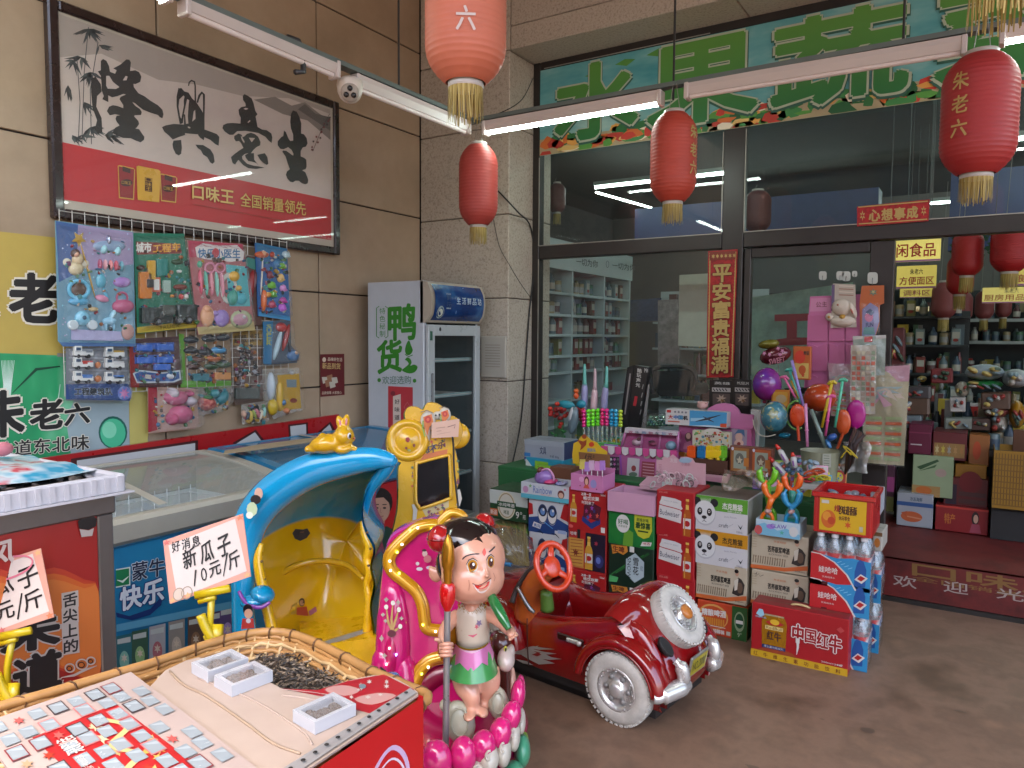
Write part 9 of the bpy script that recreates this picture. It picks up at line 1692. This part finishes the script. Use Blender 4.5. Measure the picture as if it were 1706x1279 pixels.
# prize card
A,B_,L_ = at(218,1119,z=ZC+.012),at(436,1285,z=ZC+.012),at(-40,1208,z=ZC+.012)
g = G(); o = A; u,v = B_-A,L_-A; up3 = V3((0,0,.006)); g.add([o,o+u,o+u+v,o+v,o-up3,o+u-up3,o+u+v-up3,o+v-up3],[(0,3,2,1),(4,5,6,7),(0,1,5,4),(1,2,6,5),(2,3,7,6),(3,0,4,7)],paper('a8968f'))
p = Pr(g,lambda a,b,k: o+u*a+v*b+V3((0,0,k)),.0008); p.poly([(.22,.27),(.95,.22),(.98,.72),(.24,.8)],mat('a81a1e',.35,n=.08)); GC2 = ink('b8b8bc'); rn = random.Random(23)
for i in range(16): p.star(.4+rn.uniform(-.12,.5),.5+rn.uniform(-.22,.2),rn.uniform(.02,.05),rn.uniform(.02,.05),ink(rn.choice(('c0a868','c8b890','b89a4a'))),rn.choice((5,6,7)))
p.line(smooth([(.3,.42),(.42,.34),(.5,.5),(.62,.42),(.7,.58),(.85,.5)],4),.03,ink('c0ac74')); p.text("刮刮乐",.33,.62,.46,.72,ink('c8c0b8'),.02); p.text("刮出好运来",.48,.66,.62,.7,ink('c0b8b0'))
for i in range(9):
    for j in range(8):
        if rn.random() < .16: 
            if rn.random() < .5: p.star(.09+i*.105,.09+j*.118,.035,.035,ink(rn.choice(('b8504a','b08a6a','a8301c'))),6)
            continue
        p.k = 3; a,b = .05+i*.105+rn.uniform(-.01,.01),.05+j*.118+rn.uniform(-.012,.012); s_ = .076
        if rn.random() < .35: p.rect(a-.01,b-.01,a+s_+.01,b+s_+.012,ink(rn.choice(('7a2a30','3a2a2c','b86a6a'))))
        p.k += .1; p.rect(a-.003,b-.003,a+s_+.003,b+s_+.004,ink('7f8488')); p.rect(a,b,a+s_,b+s_,mat('8f989d',.25,n=.1)); p.poly([(a+s_*.2,b),(a+s_*.5,b),(a+s_*.2,b+s_*.7),(a,b+s_)],mat('a0aaaf',.2,n=.08))
g.ob("prize_card",None,"pink scratch prize card with rows of silver windows around a red field","card")
# white sample boxes
for i,(cu_,cv_,lab) in enumerate(((367,1117,"small white box with a clear lid, leftmost and farthest on the flap"),(406,1139,"small white box with a clear lid touching the farthest one"),(541,1197,"small white box with a clear lid alone near the red carton edge"))):
    c = at(cu_,cv_,z=ZC+.001); t = root("sample_box",lab,"box",c,math.radians(-8),"small white sample boxes on the cardboard"); M = _FR[t.name]; WB = mat('b4b6bc',.35,n=.03); a_,b_,h_ = .033,.043,.022
    g = G(M); g.box(-a_,-b_,0,a_,b_,.003,WB)
    for q in ((-a_,-b_,a_,-b_+.004),(-a_,b_-.004,a_,b_),(-a_,-b_+.004,-a_+.004,b_-.004),(a_-.004,-b_+.004,a_,b_-.004)): g.box(q[0],q[1],.003,q[2],q[3],h_,WB)
    for q in ((-a_+.004,-b_+.004,a_-.004,-b_+.009),(-a_+.004,b_-.009,a_-.004,b_-.004),(-a_+.004,-b_+.009,-a_+.009,b_-.009),(a_-.009,-b_+.009,a_-.004,b_-.009)): g.box(q[0],q[1],h_-.006,q[2],q[3],h_-.001,WB)
    g.ob("box_body",t); g = G(M); rn2 = random.Random(i); [g.ell((rn2.uniform(-.016,.016),rn2.uniform(-.024,.024),.012),(.008,.006,.007),mat('4a3626',.6),6) for _ in range(30)]; g.ob("sample_seeds",t)["kind"] = "stuff"
    g = G(M); sheet(g,(-a_,-b_,h_+.001),(a_,-b_,h_+.001),(-a_,b_,h_+.001),clear('ffffff',.12,.05,0,1.45,.03)); g.ob("clear_lid",t)
# price tags on yellow clips
CY = mat('b8a010',.35,n=.05,coat=.2)
def price(label,quad,d_,clip,rod,foot,fn):
    t = root("price_tag",label,"price tag",Vp(*foot,d_),0,"handwritten price tags on yellow clips"); bl,br,tl = (Vp(*q,d_) for q in quad); tl = tl+(_F*.03); n_ = (br-bl).cross(tl-bl).normalized(); g = G(); u,v = br-bl,tl-bl
    g.add([bl,br,br+v,tl,bl-n_*.002,br-n_*.002,br+v-n_*.002,tl-n_*.002],[(0,1,2,3),(7,6,5,4),(0,4,5,1),(1,5,6,2),(2,6,7,3),(3,7,4,0)],paper('c08a78')); p = Pr(g,face(bl,u,v),.0006)
    p.poly([(.1,.04),(.96,.1),(.9,.96),(.06,.9)],paper('bfb4ac')); rn = random.Random(int(quad[0][0]))
    for i in range(10): p.star(rn.choice((.04,.96,rn.random())),rn.choice((.04,.95)),.05,.05,ink(rn.choice(('c0704a','b8605a','c89a6a'))),5)
    p.ell(.12,.1,.07,.1,ink('b8a898')); p.ring(.12,.1,.07,.1,.01,.014,ink('8a7a6a'),16); p.ring(.22,.08,.07,.1,.01,.014,ink('8a7a6a'),16); fn(p); g.ob("card",t)
    k = d_/FPX; g = G(); g.tube([Vp(clip[0]-28,clip[1]+6,d_-.01),Vp(clip[0]+30,clip[1]-6,d_-.01)],7*k,CY,6,flat=(_F,.6)); g.tube([Vp(clip[0]-22,clip[1]+16,d_-.006),Vp(clip[0]+6,clip[1]+8,d_-.006)],5*k,CY,6); a_ = g.ob("card_clamp",t)
    g = G(); g.tube([Vp(clip[0],clip[1],d_),Vp(*rod,d_),Vp(*foot,d_)],[6*k,5.5*k,6*k],CY,6); g.ob("rod",t)
    g = G(); f_ = foot; g.tube(smooth([tuple(Vp(u,v,d_-.01)) for u,v in ((f_[0]-18,f_[1]-28),(f_[0]-10,f_[1]-8),(f_[0]-2,f_[1]+6),(f_[0]+8,f_[1]+24))],3),[8*k]*10,CY,6); g.tube([Vp(f_[0]+10,f_[1]-12,d_),Vp(f_[0]+8,f_[1]+24,d_-.01)],11*k,CY,6,flat=(_F,.5)); g.tube([Vp(f_[0]-6,f_[1]+4,d_+.02),Vp(f_[0]+4,f_[1]+26,d_+.012)],9*k,CY,6); g.cyl(Vp(f_[0]+10,f_[1]+14,d_-.022),Vp(f_[0]+10,f_[1]+14,d_+.01),3*k,mat('5a5a30',.4),n=8); g.ob("spring_clamp",t)
INK_ = ink('15120f')
def f1(p): [p.text(c,.1+i*.125,.76-i*.012,.2+i*.125,.93-i*.012,INK_,.016) for i,c in enumerate("好消息")]; [p.text(c,.22+i*.215,.43+i*.0,.38+i*.215,.73+i*.01,INK_,.018,.03) for i,c in enumerate("新瓜子")]; p.line([(.32,.14),(.36,.38)],[.012,.022],INK_,1.3); p.ring(.45,.27,.035,.1,.014,.024,INK_); p.text("元",.52,.18,.66,.4,INK_,.018,.02); p.line([(.68,.14),(.76,.48)],[.01,.02],INK_,1.3); p.text("斤",.76,.2,.9,.46,INK_,.018,.02)
price("handwritten price tag reading ten yuan per jin, full in view, on a yellow clip",[(283,1006),(418,960),(262,905)],1.78,(353,986),(350,1036),(352,1052),f1)
def f2(p): [p.text(c,.08+i*.3,.5,.32+i*.3,.78,INK_,.018,.03) for i,c in enumerate("新瓜子")]; p.line([(.1,.14),(.14,.4)],.02,INK_,1.3); p.ring(.26,.27,.04,.1,.014,.024,INK_); p.text("元",.36,.16,.58,.4,INK_,.018,.02); p.line([(.6,.12),(.7,.46)],.018,INK_,1.3); p.text("斤",.7,.18,.92,.44,INK_,.018,.02); p.ring(.6,.86,.3,.16,.02,.03,ink('c06a7a'))
price("handwritten price tag cut by the left edge of the view, on a yellow clip",[(-52,1072),(90,1028),(-88,962)],1.72,(22,1056),(12,1110),(12,1150),f2)
